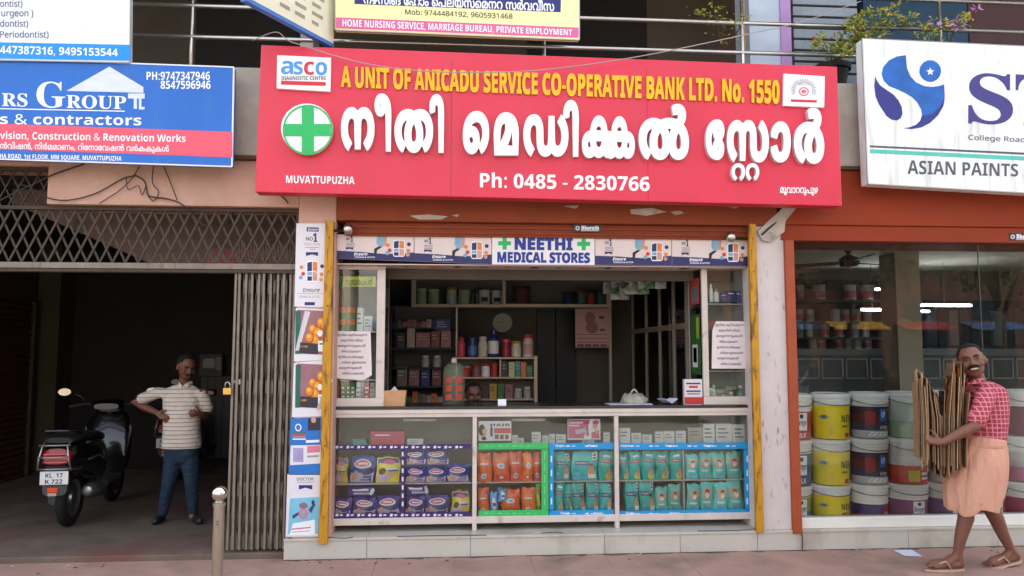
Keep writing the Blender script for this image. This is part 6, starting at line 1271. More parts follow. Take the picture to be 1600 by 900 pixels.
def Hd(p, yaw=0, tilt=0, nod=0, s_=1.): return Matrix.Translation(p) @ Euler((nod, tilt, yaw), 'XYZ').to_matrix().to_4x4() @ Matrix.Diagonal((s_ * 1.1, s_ * 1.04, s_, 1))
def hand(g, w, d, up, curl, thumb, s_=1.):                        # wrist, direction, across-the-knuckles vector, curl normal
    d, up, curl = Vector(d).normalized(), Vector(up).normalized(), Vector(curl).normalized(); w = Vector(w)
    limb(g, [(w, .026 * s_), (w + d * .035 * s_, (.034 * s_, .02 * s_)), (w + d * .075 * s_, (.036 * s_, .017 * s_))], n=12)
    for k, (o, l) in enumerate(((.031, .07), (.0105, .08), (-.0105, .075), (-.031, .058))):
        b = w + d * .08 * s_ + up * o * s_; l *= s_
        limb(g, [(b, .0098 * s_), (b + d * l * .45 + curl * l * .12, .0092 * s_), (b + d * l * .66 + curl * l * .5, .0086 * s_), (b + d * l * .6 + curl * l * .82, .0074 * s_)], n=8)
    b = w + d * .03 * s_ + up * .028 * s_
    limb(g, [(b, .013 * s_), (b + (up * .03 + d * .02 + curl * .012) * s_ * thumb, .0115 * s_), (b + (up * .045 + d * .048 + curl * .02) * s_ * thumb, .009 * s_)], n=8)
def stripes(col, line, scale, axis='Z', dist=.0, both=False, th=.8):
    m = M(col, .75, 0, .05, 5, .05, 'cloth_%d' % len(_mc)).copy(); t = m.node_tree; b = t.nodes['Principled BSDF']; tc = t.nodes.new('ShaderNodeTexCoord'); src = b.inputs['Base Color'].links[0].from_socket
    for ax in ((axis,) if not both else ('Z', 'X')):
        w = t.nodes.new('ShaderNodeTexWave'); w.bands_direction = ax; w.inputs['Scale'].default_value = scale; w.inputs['Distortion'].default_value = dist; w.inputs['Detail'].default_value = 1; w.inputs['Detail Scale'].default_value = .6
        r = t.nodes.new('ShaderNodeValToRGB'); r.color_ramp.elements[0].position = th; r.color_ramp.elements[1].position = min(1, th + .08); mx = t.nodes.new('ShaderNodeMixRGB'); mx.inputs[2].default_value = (*S(line), 1)
        t.links.new(tc.outputs['Object'], w.inputs[0]); t.links.new(w.outputs['Fac'], r.inputs[0]); t.links.new(r.outputs[0], mx.inputs[0]); t.links.new(src, mx.inputs[1]); src = mx.outputs[0]
    t.links.new(src, b.inputs['Base Color']); return m
def clothbump(m, sc=9, st=.5, stretch=None):
    m = m.copy(); t = m.node_tree; b = t.nodes['Principled BSDF']; n = t.nodes.new('ShaderNodeTexNoise'); n.inputs['Scale'].default_value = sc; n.inputs['Detail'].default_value = 3; tc = t.nodes.new('ShaderNodeTexCoord'); bp = t.nodes.new('ShaderNodeBump'); bp.inputs['Strength'].default_value = st; bp.inputs['Distance'].default_value = .03
    mp = t.nodes.new('ShaderNodeMapping'); mp.inputs['Scale'].default_value = stretch or (1, 1, 1); t.links.new(tc.outputs['Object'], mp.inputs[0]); n.inputs['Distortion'].default_value = .8; t.links.new(mp.outputs[0], n.inputs[0]); t.links.new(n.outputs['Fac'], bp.inputs['Height']); t.links.new(bp.outputs[0], b.inputs['Normal']); return m
# --- the man standing in the passage
pm = gz(275, 816, ZF); YM = pm.y
def J(px, py, dy=0.): return at(px, py, YM + dy)
t = thing('person', 'man in striped polo shirt and blue jeans standing in the dark passage', 'person', (pm.x, YM, ZF))
TH = Hd(J(291, 575, -.06), R(42), R(4), R(16), .97)
g = MB(); head(g, TH); limb(g, [(J(289, 590, 0), .052), (J(287, 606, .02), .056)])
rings(g, [(J(284, 606, .02), .09, .06), (J(284, 614, .01), .155, .085), (J(284, 630), .16, .1), (J(284, 660, -.01), .145, .105), (J(284, 690), .145, .105), (J(284, 706), .15, .1), (J(284, 716), .13, .09)])
LS, LE, LW = J(248, 613, .02), J(209, 629, .05), J(246, 645, -.09); RS_, RE, RW_ = J(316, 614, .0), J(328, 650, .05), J(315, 647, -.17)
limb(g, [(LS, .05), (LS.lerp(LE, .5), .042), (LE, .036), (LE.lerp(LW, .4), .036), (LW, .025)]); limb(g, [(RS_, .05), (RS_.lerp(RE, .5), .042), (RE, .036), (RE.lerp(RW_, .4), .036), (RW_, .025)])
hand(g, LW, J(262, 656, -.13) - LW, (.2, -.3, .9), (.3, .5, -.4), 1.); hand(g, RW_, J(302, 646, -.24) - RW_, (.1, -.2, .95), (-.2, .8, -.1), 1.)
for hx, kx, ax, hy, ky, ay in ((273, 263, 253, 706, 757, 804), (296, 299, 302, 706, 755, 800)):
    limb(g, [(J(hx, hy), .085), (J((hx + kx) / 2, (hy + ky) / 2, -.01), .074), (J(kx, ky, -.03), .054), (J((kx + ax) / 2, (ky + ay) / 2), .048), (J(ax, ay, .02), .034)]); limb(g, [(J(ax, ay, .02), .034), (J(ax - 2, ay + 8, .0), .034)])
b = fuse(g, 'body', t, .0075, m_skA, 4); headparts(b, TH)
m_polo = clothbump(stripes((204, 192, 178), (112, 98, 94), 8.2, 'Z', 1.0, th=.9), 7, 1., (1, 1, 1.6))
g = MB()
rings(g, [(J(287, 600, .02), .06, .058), (J(286, 603, .02), .105, .072), (J(285, 607, .02), .15, .085), (J(284, 613, .015), .168, .096), (J(284, 625, -.0), .172, .112), (J(284, 648, -.01), .166, .118), (J(284, 675, -.01), .17, .12), (J(284, 690, -.005), .178, .122), (J(283, 700, 0), .184, .122)])
for a, e in ((LS, LE), (RS_, RE)): a2 = a.lerp(J(284, 618), .3); limb(g, [(a2, .05), (a + Vector((0, 0, -.004)), .054), (a.lerp(e, .35), .055), (a.lerp(e, .64), .058)])
fuse(g, 'polo_shirt', t, .009, m_polo, 4)
g = MB(); m_polo2 = M((206, 192, 172), .7, 0, .06, name='collar'); 
for s_ in (-1, 1): q = J(288, 600, -.03); g.add([q + Vector((s_ * .012, -.045, -.035)), q + Vector((s_ * .05, -.025, -.02)), q + Vector((s_ * .068, .03, .01)), q + Vector((s_ * .06, .03, .03)), q + Vector((s_ * .03, -.03, .012)), q + Vector((s_ * .006, -.045, -.01))], [(0, 1, 4, 5), (1, 2, 3, 4)], m_polo2)
g.build('collar', t)
g = MB(); rings(g, [(J(284, 688), .155, .108), (J(284, 700), .158, .112), (J(284, 712), .156, .108), (J(284, 722), .13, .092)])
for hx, kx, ax, hy, ky, ay in ((273, 263, 254, 708, 757, 803), (296, 299, 302, 708, 755, 799)): limb(g, [(J(hx, hy), .088), (J((hx + kx) / 2, (hy + ky) / 2, -.01), .079), (J(kx, ky, -.025), .062), (J((kx + ax) / 2, (ky + ay) / 2), .056), (J(ax, ay, .015), .046)])
fuse(g, 'jeans', t, .009, clothbump(M((24, 44, 64), .8, 0, .1, 12, .1, 'denim', dirt_shade=((80, 106, 138), .55, .2, 4, (1, 1, .7))), 11, 1., (1, 1, 1.4)), 4)
for ax, ay, tx, ty in ((254, 806, 243, 819), (302, 802, 312, 813)):
    g = MB(); a, e = J(ax, ay + 5, .06), J(tx, ty - 4, -.11); a.z = e.z = ZF + .035; limb(g, [(a, (.036, .034)), (a.lerp(e, .5), (.045, .036)), (e, (.04, .03))]); fuse(g, 'shoe', t, .009, M((34, 30, 30), .5, 0, .15, 9, .1, 'dark_shoe'), 3)
# --- the boy sitting behind the counter
YH = 1.1; c = at(740, 618, YH); t = thing('person', 'dark haired person seated low behind the counter beside the arched jar', 'person', (c.x, YH + .05, ZP)); TH = Hd(c, R(10), R(-4), R(6), .94); g = MB(); head(g, TH); limb(g, [(c + Vector((0, .02, -.06)), .05), (c + Vector((0, .04, -.16)), .054)])
rings(g, [(c + Vector((0, .05, -.17)), .1, .06), (c + Vector((0, .05, -.24)), .17, .09), (c + Vector((0, .06, -.4)), .16, .1), (c + Vector((0, .06, c.z * 0 - .7)), .15, .1)]); b = fuse(g, 'body', t, .0085, m_skA, 4); headparts(b, TH)
g = MB(); rings(g, [(c + Vector((0, .05, -.165)), .08, .06), (c + Vector((0, .05, -.19)), .15, .085), (c + Vector((0, .05, -.26)), .19, .11), (c + Vector((0, .06, -.45)), .175, .115), (c + Vector((0, .06, -.72)), .17, .12)]); fuse(g, 'shirt', t, .012, M((60, 56, 70), .8, 0, .1, name='dark_shirt'), 3)
MB().box(c.x - .18, c.x + .18, YH - .1, YH + .25, ZP, c.z - .72, m_shelf).build('stool', None); o = bpy.data.objects['stool']; tag(o, 'dark stool hidden behind the counter under the seated person', 'stool')
# --- the man walking past with cardboard
pw = gz(1500, 889, 0); YWK = pw.y
def K(px, py, dy=0.): return at(px, py, YWK + dy)
t = thing('person', 'smiling man in a red checked shirt and peach wrap skirt carrying cardboard', 'person', (K(1520, 885).x, YWK, 0))
TH = Hd(K(1519, 566, -.03), R(-34), R(-12), R(-6), 1.1)
g = MB(); head(g, TH); limb(g, [(K(1522, 580, .02), .055), (K(1530, 604, .03), .064)])
rings(g, [(K(1533, 604, .03), .075, .09), (K(1536, 612, .02), .105, .17), (K(1537, 632, .01), .12, .175), (K(1534, 658), .125, .165), (K(1532, 684), .13, .16), (K(1531, 705), .125, .16), (K(1529, 722), .115, .15)])
A0, A1, A2 = K(1541, 618, -.17), K(1523, 666, -.25), K(1472, 691, -.23); B0, B1, B2 = K(1527, 618, .19), K(1492, 672, .33), K(1446, 652, .24)
limb(g, [(A0, .058), (A0.lerp(A1, .5), .05), (A1, .041), (A1.lerp(A2, .35), .042), (A1.lerp(A2, .75), .032), (A2, .027)]); limb(g, [(B0, .056), (B0.lerp(B1, .5), .048), (B1, .04), (B1.lerp(B2, .35), .04), (B2, .027)])
hand(g, A2, K(1453, 688, -.2) - A2, (.1, 0, 1), (.25, 1, .05), 1.05); hand(g, B2, K(1434, 644, .2) - B2, (.1, 0, 1), (.2, -1, 0), 1.05)
HL = K(1523, 722, -.055); HR = K(1535, 722, .06)
FL = [HL, K(1511, 785, -.06), K(1496, 866, -.03), K(1500, 882, -.03), K(1458, 876, -.05)]; FR = [HR, K(1541, 785, .05), K(1580, 860, .04), K(1588, 876, .04), K(1552, 885, .03)]
FL[3].z, FL[4].z = .045, .052; FR[3].z, FR[4].z = .075, .04
for f in (FL, FR):
    h, k, a, he, to = f
    limb(g, [(h, .08), (h.lerp(k, .5), .078), (k, .058), (k.lerp(a, .3) + Vector((.014, 0, 0)), .057), (k.lerp(a, .7), .043), (a, .033)])
    m = he.lerp(to, .5); limb(g, [(a, .033), (he, .034)]); limb(g, [(a.lerp(m, .3), .032), (m + Vector((0, 0, .012)), (.036, .028)), (to, (.04, .02))]); limb(g, [(he, .032), (m, (.034, .024))])
    d = (to - he).normalized(); s_ = Vector((0, 1, 0))
    for i, (o_, l, r) in enumerate(((-.03, .04, .0125), (-.012, .038, .0095), (.004, .034, .009), (.018, .028, .0085), (.031, .022, .008))): q = to + d * .02 + s_ * o_ * (1 if f is FL else -1); limb(g, [(q, r), (q + d * l + Vector((0, 0, -.004)), r * .9)], n=8)
b = fuse(g, 'body', t, .0062, m_skB, 4); headparts(b, TH, True)
m_chk = clothbump(stripes((156, 50, 64), (206, 128, 136), 9.5, 'Z', .8, True, .84), 8, 1., (1, 1, 1.5))
g = MB()
rings(g, [(K(1528, 595, .02), .068, .085), (K(1533, 600, .02), .1, .14), (K(1537, 608, .02), .125, .19), (K(1538, 634, .01), .14, .195), (K(1536, 660), .148, .19), (K(1533, 684), .152, .185), (K(1531, 701), .145, .18)])
for a, e in ((A0, A1), (B0, B1)): limb(g, [(a, .07), (a.lerp(e, .4), .07), (a.lerp(e, .8), .066)])
fuse(g, 'shirt', t, .009, m_chk, 4)
g = MB(); q = K(1522, 596, -.05)
for s_, yy in ((-1, -.05), (1, .06)): g.add([q + Vector((-.06, yy * .3, -.04)), q + Vector((-.05, yy, -.02)), q + Vector((.03, yy * 1.6, .0)), q + Vector((.03, yy * 1.45, .03)), q + Vector((-.04, yy * .8, .012)), q + Vector((-.062, yy * .2, -.012))], [(0, 1, 4, 5), (1, 2, 3, 4)], m_chk)
g.build('collar', t)
# wrap skirt folded up to the knee: a hanging cloth with pleats, open underneath
L = []
for f, (a, b_, py, ry) in enumerate([(1499, 1563, 684, .17), (1494, 1565, 700, .195), (1486, 1566, 722, .205), (1481, 1565, 745, .205), (1479, 1562, 762, .2), (1480, 1557, 778, .195), (1481, 1553, 790, .19), (1482, 1552, 793, .19)]):
    p, q = K(a, py), K(b_, py); L.append(((p + q) / 2, (q.x - p.x) / 2, ry, .05))
def skirt():
    g = MB(); n = 72; m = len(L); V = []
    for i, (c, rx, ry, yw) in enumerate(L):
        f = i / (m - 1)
        for k in range(n):
            a = 2 * math.pi * k / n; ca, sa = math.cos(a), math.sin(a)
            w = f * (.05 * math.sin(6 * a + 2.2 * f) + .025 * math.sin(13 * a - 3 * f)) + .012 * math.sin(17 * a + 5 * f) + .05 * f * math.exp(-((a - 4.1 - .3 * f) / .16) ** 2) - .015 * math.exp(-((a - 4.45 + .5 * f) / .1) ** 2)
            dz = .018 * math.sin(3 * a + 1) * f + (-.05 * f if abs(a - 4.0) < .5 else 0) * math.cos((a - 4.0) * math.pi)
            V.append((c.x + rx * (1 + w) * math.copysign(abs(ca) ** .9, ca), c.y + ry * (1 + w) * sa, c.z + dz))
    g.add(V, [(i * n + j, i * n + (j + 1) % n, (i + 1) * n + (j + 1) % n, (i + 1) * n + j) for i in range(m - 1) for j in range(n)], m_peach)
    o = g.build('wrap_skirt', t, smooth=True); s_ = o.modifiers.new('t', 'SOLIDIFY'); s_.thickness = .006; u = o.modifiers.new('s', 'SUBSURF'); u.levels = u.render_levels = 1
m_peach = clothbump(M((206, 154, 130), .8, 0, .06, 4, .05, 'peach_cotton'), 5, 1., (2.2, 2.2, .5)); skirt()
g = MB(); rings(g, [(K(1531, 679), .145, .18), (K(1531, 684), .158, .19), (K(1530, 694), .162, .195), (K(1529, 700), .15, .18)]); fuse(g, 'waist_fold', t, .009, m_peach, 4)
# sandals
m_sand = M((196, 160, 136), .6, 0, .1, 8, .05, 'sandal_tan')
for f in (FL, FR):
    he, to = f[3].copy(), f[4].copy(); d = (to - he).normalized(); n_ = Vector((0, 1, 0)); up = n_.cross(d); up = up if up.z > 0 else -up
    g = MB(); V = []
    for k in range(24):
        a = 2 * math.pi * k / 24; l = .5 + .5 * math.cos(a); w = .036 + .012 * (l > .5) * math.sin(math.pi * l); V.append(he + d * (-.04 + l * ((to - he).length + .11)) + n_ * w * math.sin(a) - up * .034)
    V += [v - up * .014 for v in V]; g.add(V, [tuple(range(24)), tuple(range(47, 23, -1))] + [(k, k + 24, (k + 1) % 24 + 24, (k + 1) % 24) for k in range(24)], m_sand); sd_ = g.build('sandal', t)
    g = MB(); m = he.lerp(to, .62); tp = to + d * .035 - up * .02
    for s_ in (-1, 1): g.tube([tp, m + n_ * s_ * .03 + up * .028, he.lerp(to, .45) + n_ * s_ * .043 - up * .028], .0055, m_sand, 7)
    g.build('strap', sd_, smooth=True)
# the armful of flattened cardboard
m_cb1 = [M(c, .8, 0, .12, 5, .05, 'cardboard_%d' % i, stretch=(1, 1, 5)) for i, c in enumerate([(140, 108, 78), (156, 122, 90), (122, 92, 66), (88, 70, 54), (176, 146, 110), (176, 108, 44)])]
t = thing('cardboard_bundle', 'armful of flattened brown cardboard sheets held by the walking man', 'cardboard', K(1466, 735, .02))
n = 60
def cb(px, top, mid, bot, y0, y1, yaw, mat, th=.006, tip=0., flap=0.):
    """one sheet: bottom, middle and top edge, the top leaning by tip pixels"""
    q = [K(px - tip * .25, bot), K(px, mid), K(px + tip, top)]; V = []
    for k, p in enumerate(q):
        for y in (y0, y1):
            for s_ in (0, th): V.append((p.x + s_ + y * yaw, YWK + y, p.z + (.02 * math.sin(px * 3) if y == y1 else 0)))
    Fc = [(0, 1, 3, 2), (8, 10, 11, 9)]
    for b_ in (0, 4): Fc += [(b_, b_ + 4, b_ + 5, b_ + 1), (b_ + 2, b_ + 3, b_ + 7, b_ + 6), (b_, b_ + 2, b_ + 6, b_ + 4), (b_ + 1, b_ + 5, b_ + 7, b_ + 3)]
    g = MB().add(V, Fc, mat)
    if flap:
        a = q[2]; g.add([(a.x + y * yaw + k * flap, YWK + y, a.z + h) for y in (y0, y1) for k, h in ((.002, -.002), (.7, .022), (1.2, -.02))], [(0, 1, 4, 3), (1, 2, 5, 4)], mat)
    return g.build('cardboard_sheet', t)
for i in range(n):
    f = i / (n - 1); px = lerp(1436, 1500, f) + rnd.uniform(-1.5, 1.5)
    top = 586 + 42 * (f / .5) ** 1.3 if f < .5 else 630 - 58 * math.sin(math.pi * min(1, (f - .5) / .34) / 2) + (36 * (f - .84) / .16 if f > .84 else 0)
    bot = 712 + 9 * math.sin(i * 1.3) + 18 * math.sin(math.pi * f) + 5 * f
    cb(px, top + rnd.uniform(-7, 7), 650, bot, -.17 + rnd.uniform(-.04, .06), .12 + rnd.uniform(-.05, .05), .6 + rnd.uniform(-.2, .12), m_cb1[rnd.randrange(5)] if i not in (37, 38, 47) else m_cb1[5], rnd.choice((.005, .008, .011)), (-7 if f < .5 else 5) * (1 - abs(f - .5)) + rnd.uniform(-4, 4), rnd.choice((0, 0, 0, .02, -.02)))
cb(1432, 594, 650, 712, -.19, .1, .36, m_cb1[1], .006, -3); cb(1440, 602, 655, 720, -.2, .1, .44, m_cb1[4], .006, -3)
for px, top, yw in ((1484, 566, .12), (1490, 570, .2), (1496, 584, .4)): cb(px, top, 640, 700, -.14, .08, yw, m_cb1[(px // 6) % 5], .006, 3)
# ------------------------------------------------------------------ paint shop stock
m_lid = M((232, 232, 228), .4, 0, .05, 8, 0, 'bucket_white'); m_lid2 = M((206, 206, 202), .45, 0, .05, 8, 0, 'bucket_grey')
_plc = {}
def pl(c): return M(c, .4, 0, .08, 9, 0, 'bucket_print')
def bucket(a, b, c, d, cols, label, z=None, brand=None, Y=.30, extra=None, rot=0.):
    """cols: (white part ends at this share from the top, label colours from top to bottom)"""
    x0, x1 = at(a, d, Y - .0).x, at(b, d, Y).x; r = (x1 - x0) / 2 * .985; h = (at((a + b) / 2, c, Y - r).z - at((a + b) / 2, d, Y - r).z)
    p = at((a + b) / 2, d, Y - r); zz = p.z if z is None else z; x = at((a + b) / 2, (c + d) / 2, Y - r).x
    t = thing('paint_bucket', label, 'bucket', (x, Y, zz), 'paint buckets stacked in the window')
    wb, cl = cols; R0 = lambda v: r * (.87 + .1 * v)
    prof = [(0, 0.002), (R0(0) * .97, .002), (R0(0), .01 * h)]; mats = [m_lid, m_lid]; n = len(cl); top = 1 - wb
    for i, cc in enumerate(reversed(cl)):
        v = top * (i + 1) / n; prof.append((R0(v), v * h)); mats.append(pl(cc))
    for k in range(3):
        v0 = top + (1 - top) * (.08 + k * .22); v1 = v0 + (1 - top) * .08
        prof += [(R0(v0), v0 * h), (R0(v0) * 1.035, v0 * h + .002), (R0(v1) * 1.035, v1 * h), (R0(v1), v1 * h + .002)]; mats += [m_lid, m_lid2, m_lid, m_lid2]
    prof += [(r * .97, h * .93)]; mats.append(m_lid)
    g = MB().lathe(prof, (0, 0, 0), m_lid, 32, mats=mats)
    wr = lambda a_, v, o=.0015: ((R0(v) + o) * math.sin(a_), -(R0(v) + o) * math.cos(a_), v * h)
    def wtext(s_, a0, a1, v0, v1, mat, st='b'): g.text(s_, lambda u, v: wr(a0 + (a1 - a0) * u, v0 + (v1 - v0) * v, .004), mat, st)
    def wrect(a0, a1, v0, v1, mat, o=.0025, sk=0.): g.add([wr(a0 + (a1 - a0) * i / 4 + sk * j, v0 + (v1 - v0) * j, o) for j in (0, 1) for i in range(5)], [(i, i + 1, i + 6, i + 5) for i in range(4)], mat)
    if brand == 'B':
        q = -.3 + rot; wrect(.05 + q, .72 + q, top * .34, top * .95, m_wht); wtext('Berger', .09 + q, .69 + q, top * .46, top * .72, m_drk, 's'); wrect(.28 + q, .46 + q, top * .77, top * .9, m_drk, .004); wtext('SILK', .08 + q, .66 + q, top * .08, top * .25, m_wht)
    elif brand == 'N':
        wtext('NEX', .12, .8, .38, .53, M((52, 60, 50), .5, name='nex_ink')); wrect(-.95, -.65, .45, .53, M((60, 120, 170), .5, name='nex_blue'), .004); wrect(-1.1, -.5, .485, .495, M((52, 60, 50), .5, name='nex_ink'), .003); wrect(.15, .55, .26, .31, M((150, 120, 30), .5, name='nex_dark'), .003); wrect(.35, .7, .04, .14, M((190, 60, 50), .5, name='nex_red'), .003); wrect(-.6, -.3, .1, .3, M((222, 196, 60), .5, name='nex_pale'), .003)
    elif brand == 'U':
        wrect(.1, .5, top * .55, top * .92, M((40, 110, 190), .5, name='ultra_blue')); wrect(-.7, -.15, top * .4, top * .85, M((150, 50, 44), .5, name='ultra_red')); wtext('UP', .18, .42, top * .66, top * .84, m_wht); wrect(-.6, .7, top * .08, top * .2, m_wht, .0025, .2); wtext('ULTIMA', .1, .6, top * .3, top * .4, m_wht)
    elif brand == 'G':
        wtext('NEX', -.2, .5, .38, .54, M((44, 84, 60), .5, name='nex_green')); wrect(-.3, .4, .08, .25, M((110, 150, 100), .5, name='nex_leaf'), .003, .15)
    elif brand == 'R':
        wrect(-.5, .1, .06, .3, M((206, 190, 60), .5, name='flower_yellow'), .003); wrect(.2, .7, .2, .26, m_wht); wrect(.2, .7, .1, .15, m_wht)
    elif brand == 'V':
        wrect(.3, .8, 0.03, top * .95, M((170, 44, 56), .5, name='side_red')); wrect(-.35, .0, .1, top * .8, M((96, 60, 120), .5, name='side_violet')); wtext('BERGER', .42, .7, .2, .3, m_wht)
    sharp(g.build('body', t, local=True), 30)
    sharp(MB().lathe([(r * .9, h * .9), (r * 1.0, h * .905), (r * 1.02, h * .95), (r * 1.0, h * .985), (r * .92, h * .998), (r * .86, h * .975), (0, h * .97)], (0, 0, 0), m_lid, 32).build('lid', t, local=True), 30)
    MB().tube([(r * 1.02 * math.sin(q), -r * 1.05 * math.cos(q), h * (.86 - .12 * math.cos(q))) for q in [-1.5 + 3 * k / 12 for k in range(13)]], .003, m_gray, 6).build('handle', t, local=True, smooth=True)
    return t, zz, h
ZFL = ZP + .002
B = [(1221, 1281, [(.3, [(150, 150, 60), (120, 160, 90), (60, 110, 160), (90, 140, 180)], 'B', 'blue and green labelled'), (.3, [(84, 96, 130)], 'B', 'slate blue labelled'), (.38, [(186, 58, 54)], 'B', 'red labelled')], 'behind the orange jamb'),
     (1282, 1342, [(.26, [(228, 204, 36)], 'N', 'yellow labelled'), (.26, [(230, 206, 40)], 'N', 'yellow labelled'), (.26, [(232, 208, 44)], 'N', 'yellow labelled')], 'in the yellow column'),
     (1344, 1402, [(.5, [(70, 60, 110), (160, 50, 60)], 'V', 'violet and red labelled'), (.3, [(60, 40, 52), (96, 40, 44), (60, 60, 84), (180, 180, 186)], 'U', 'dark maroon labelled'), (.3, [(60, 40, 52), (96, 40, 44), (60, 60, 84), (180, 180, 186)], 'U', 'dark maroon labelled')], 'right of the yellow column'),
     (1405, 1466, [(.4, [(148, 84, 122)], 'B', 'mauve labelled'), (.2, [(210, 210, 206), (214, 214, 210), (206, 90, 60), (200, 60, 50)], 'R', 'white and orange labelled'), (.25, [(190, 204, 190), (150, 180, 150)], 'G', 'pale green labelled')], 'behind the cardboard'),
     (1468, 1526, [(.4, [(120, 84, 140)], 'B', 'violet labelled'), (.4, [(188, 188, 184)], None, 'plain white'), (.4, [(170, 120, 150)], 'B', 'pinkish labelled')], 'behind the walking man'),
     (1529, 1588, [(.42, [(186, 52, 58)], 'B', 'red labelled'), (.4, [(150, 60, 90)], 'B', 'wine red labelled')], 'behind the skirt'),
     (1590, 1650, [(.4, [(160, 60, 90)], 'B', 'crimson labelled'), (.35, [(196, 196, 192), (200, 130, 150)], 'R', 'white and pink labelled'), (.35, [(110, 30, 66)], 'B', 'maroon labelled')], 'at the right edge')]
for a, b, col, where in B:
    z = ZFL; e = [805, 744, 672, 600]
    for k, (wb, cl, br, ds) in enumerate(col):
        nm = ('bottom', 'middle', 'top')[k] if len(col) == 3 else ('bottom', 'top')[k]
        t, zz, h = bucket(a, b, e[k + 1], e[k], (wb, cl), f'{ds} white paint bucket, {nm} of the stack {where}', z, br); z = zz + h * 1.0 + .001
# dim shelves at the back
m_steel = M((42, 52, 58), .5, .2, .1, 6, 0, 'shelf_steel'); YB2 = 4.15
t = thing('paint_rack', 'dark steel rack of paint cans on the back wall', 'rack', at(1310, 560, YB2))
sy = [469, 503, 527, 545]
for py in sy: MB().pbox(1236, 1384, py, py + 2.2, YB2, .4, m_steel).build('shelf', t)
for a in (1236, 1384): MB().pbox(a, a + 2.5, 437, 575, YB2, .4, m_steel).build('upright', t)
MB().pbox(1236, 1386, 437, 575, YB2 + .402, .02, M((22, 27, 31), .7, 0, .1, name='rack_back')).build('back_panel', t)
m_can1, m_can2, m_can3 = M((150, 70, 84), .4, 0, .2, 9, name='can_pink'), M((140, 142, 140), .4, 0, .1, 9, name='can_white'), M((90, 110, 120), .4, 0, .15, 9, name='can_teal')
def can(a, b, c, d, Y, z, band, label):
    x = at((a + b) / 2, d, Y).x; r = (at(b, d, Y).x - at(a, d, Y).x) / 2; h = at(a, c, Y).z - at(a, d, Y).z; t = thing('paint_can', label, 'can', (x, Y, z), 'paint cans on the back rack')
    sharp(MB().lathe([(0, 0), (r, 0), (r, h * .1), (r, h * .6), (r, h * .9)], (0, 0, 0), m_can2, 16, mats=[m_can2, m_can2, band, m_can2]).build('body', t, local=True)); sharp(MB().lathe([(r * 1.04, h * .88), (r * 1.04, h), (r * .9, h), (0, h * .97)], (0, 0, 0), m_can2, 16).build('lid', t, local=True))
for r, (c, xs_r) in enumerate([(446, [(1242, 1256), (1268, 1289), (1318, 1337), (1345, 1364)]), (484, [(1242, 1255), (1258, 1272), (1298, 1312), (1315, 1327), (1332, 1345), (1350, 1362)]), (507, [(1243, 1255), (1258, 1270), (1282, 1295), (1304, 1318), (1330, 1342), (1345, 1358)]), (531, [(1264, 1276), (1278, 1290), (1304, 1316), (1318, 1330), (1334, 1346), (1350, 1362)])]):
    z = at(1310, sy[r], YB2 + .12).z + .004
    for k, (a, b) in enumerate(xs_r): can(a, b, c, sy[r], YB2 + .12, z, (m_can1, m_can1, m_can3, m_can2)[(k + r) % 4] if r else m_can1, f'small paint can on the back rack, {ORD[k]} from left on the {["top", "second", "third", "lowest"][r]} shelf')
t = thing('tile_rack', 'dark display rack of shade cards at the right of the shop pillar', 'rack', at(1530, 560, 4.2)); m_dkb = M((46, 60, 72), .6, 0, .2, 6, name='rack_blue')
MB().pbox(1448, 1640, 470, 575, 4.4, .05, M((36, 44, 50), .7, name='rack_back2')).build('back_panel', t)
for k in range(11): MB().pbox(1450 + k * 17, 1464 + k * 17, 480 + (k * 7) % 9, 540, 4.3, .09, (m_dkb, m_steel, m_can3, m_dkb)[k % 4]).build('shade_panel', t)
MB().pbox(1448, 1640, 541, 545, 4.2, .19, m_steel).build('shelf', t)
t = thing('service_counter', 'long grey service counter with white framed panels in the paint shop', 'counter', at(1400, 640, 3.3)); YSC = 3.3
MB().pbox(1240, 1640, 545, 556, YSC, .5, M((92, 106, 112), .5, 0, .08, 5, name='counter_top_blue')).build('counter_top', t, bevel=.006); MB().pbox(1242, 1640, 556.5, 650, YSC + .03, .44, M((66, 76, 80), .5, 0, .1, 5, name='counter_front')).build('front', t)
g = MB()
for k in range(10):
    a = 1246 + k * 38
    for q in ((a, a + 34, 560, 562), (a, a + 34, 590, 592), (a, a + 2, 562.2, 589.8), (a + 32, a + 34, 562.2, 589.8)): g.pbox(*q, YSC + .018, .011, m_can2)
g.build('panel_frames', t)
# ceiling fan, tube lights and added glowing reflections
pf = at(1326, 408, 2.1); t = thing('ceiling_fan', 'brown three bladed ceiling fan inside the paint shop', 'fan', pf); m_fan = M((34, 22, 18), .6, 0, .1, 6, name='fan_brown')
ztop = zr0 + .118 - pf.z
MB().lathe([(0, -.07), (.09, -.06), (.12, -.02), (.11, .03), (.05, .06), (.02, .08)], (0, 0, 0), m_fan, 20).tube([(0, 0, .07), (0, 0, ztop)], .014, m_fan, 8).build('motor', t, local=True, smooth=True); MB().lathe([(.02, ztop - .09), (.06, ztop - .02), (.06, ztop - .001), (0, ztop - .001)], (0, 0, 0), m_fan, 16).build('canopy', t, local=True, smooth=True)
for k in range(3):
    a = R(20 + 120 * k); c, s_ = math.cos(a), math.sin(a); g = MB(); V = []
    for r, w in ((.1, .025), (.2, .055), (.68, .07), (.73, .03)):
        for q in (-1, 1): V.append((c * r - s_ * q * w, s_ * r + c * q * w, -.02 + .012 * q))
    g.add(V, [(0, 1, 3, 2), (2, 3, 5, 4), (4, 5, 7, 6)], m_fan); o = g.build('blade', t, local=True); q = o.modifiers.new('t', 'SOLIDIFY'); q.thickness = .006
m_lit = M((236, 244, 255), .4, 0, 0, name='lit_tube_or_reflection', emis=22)
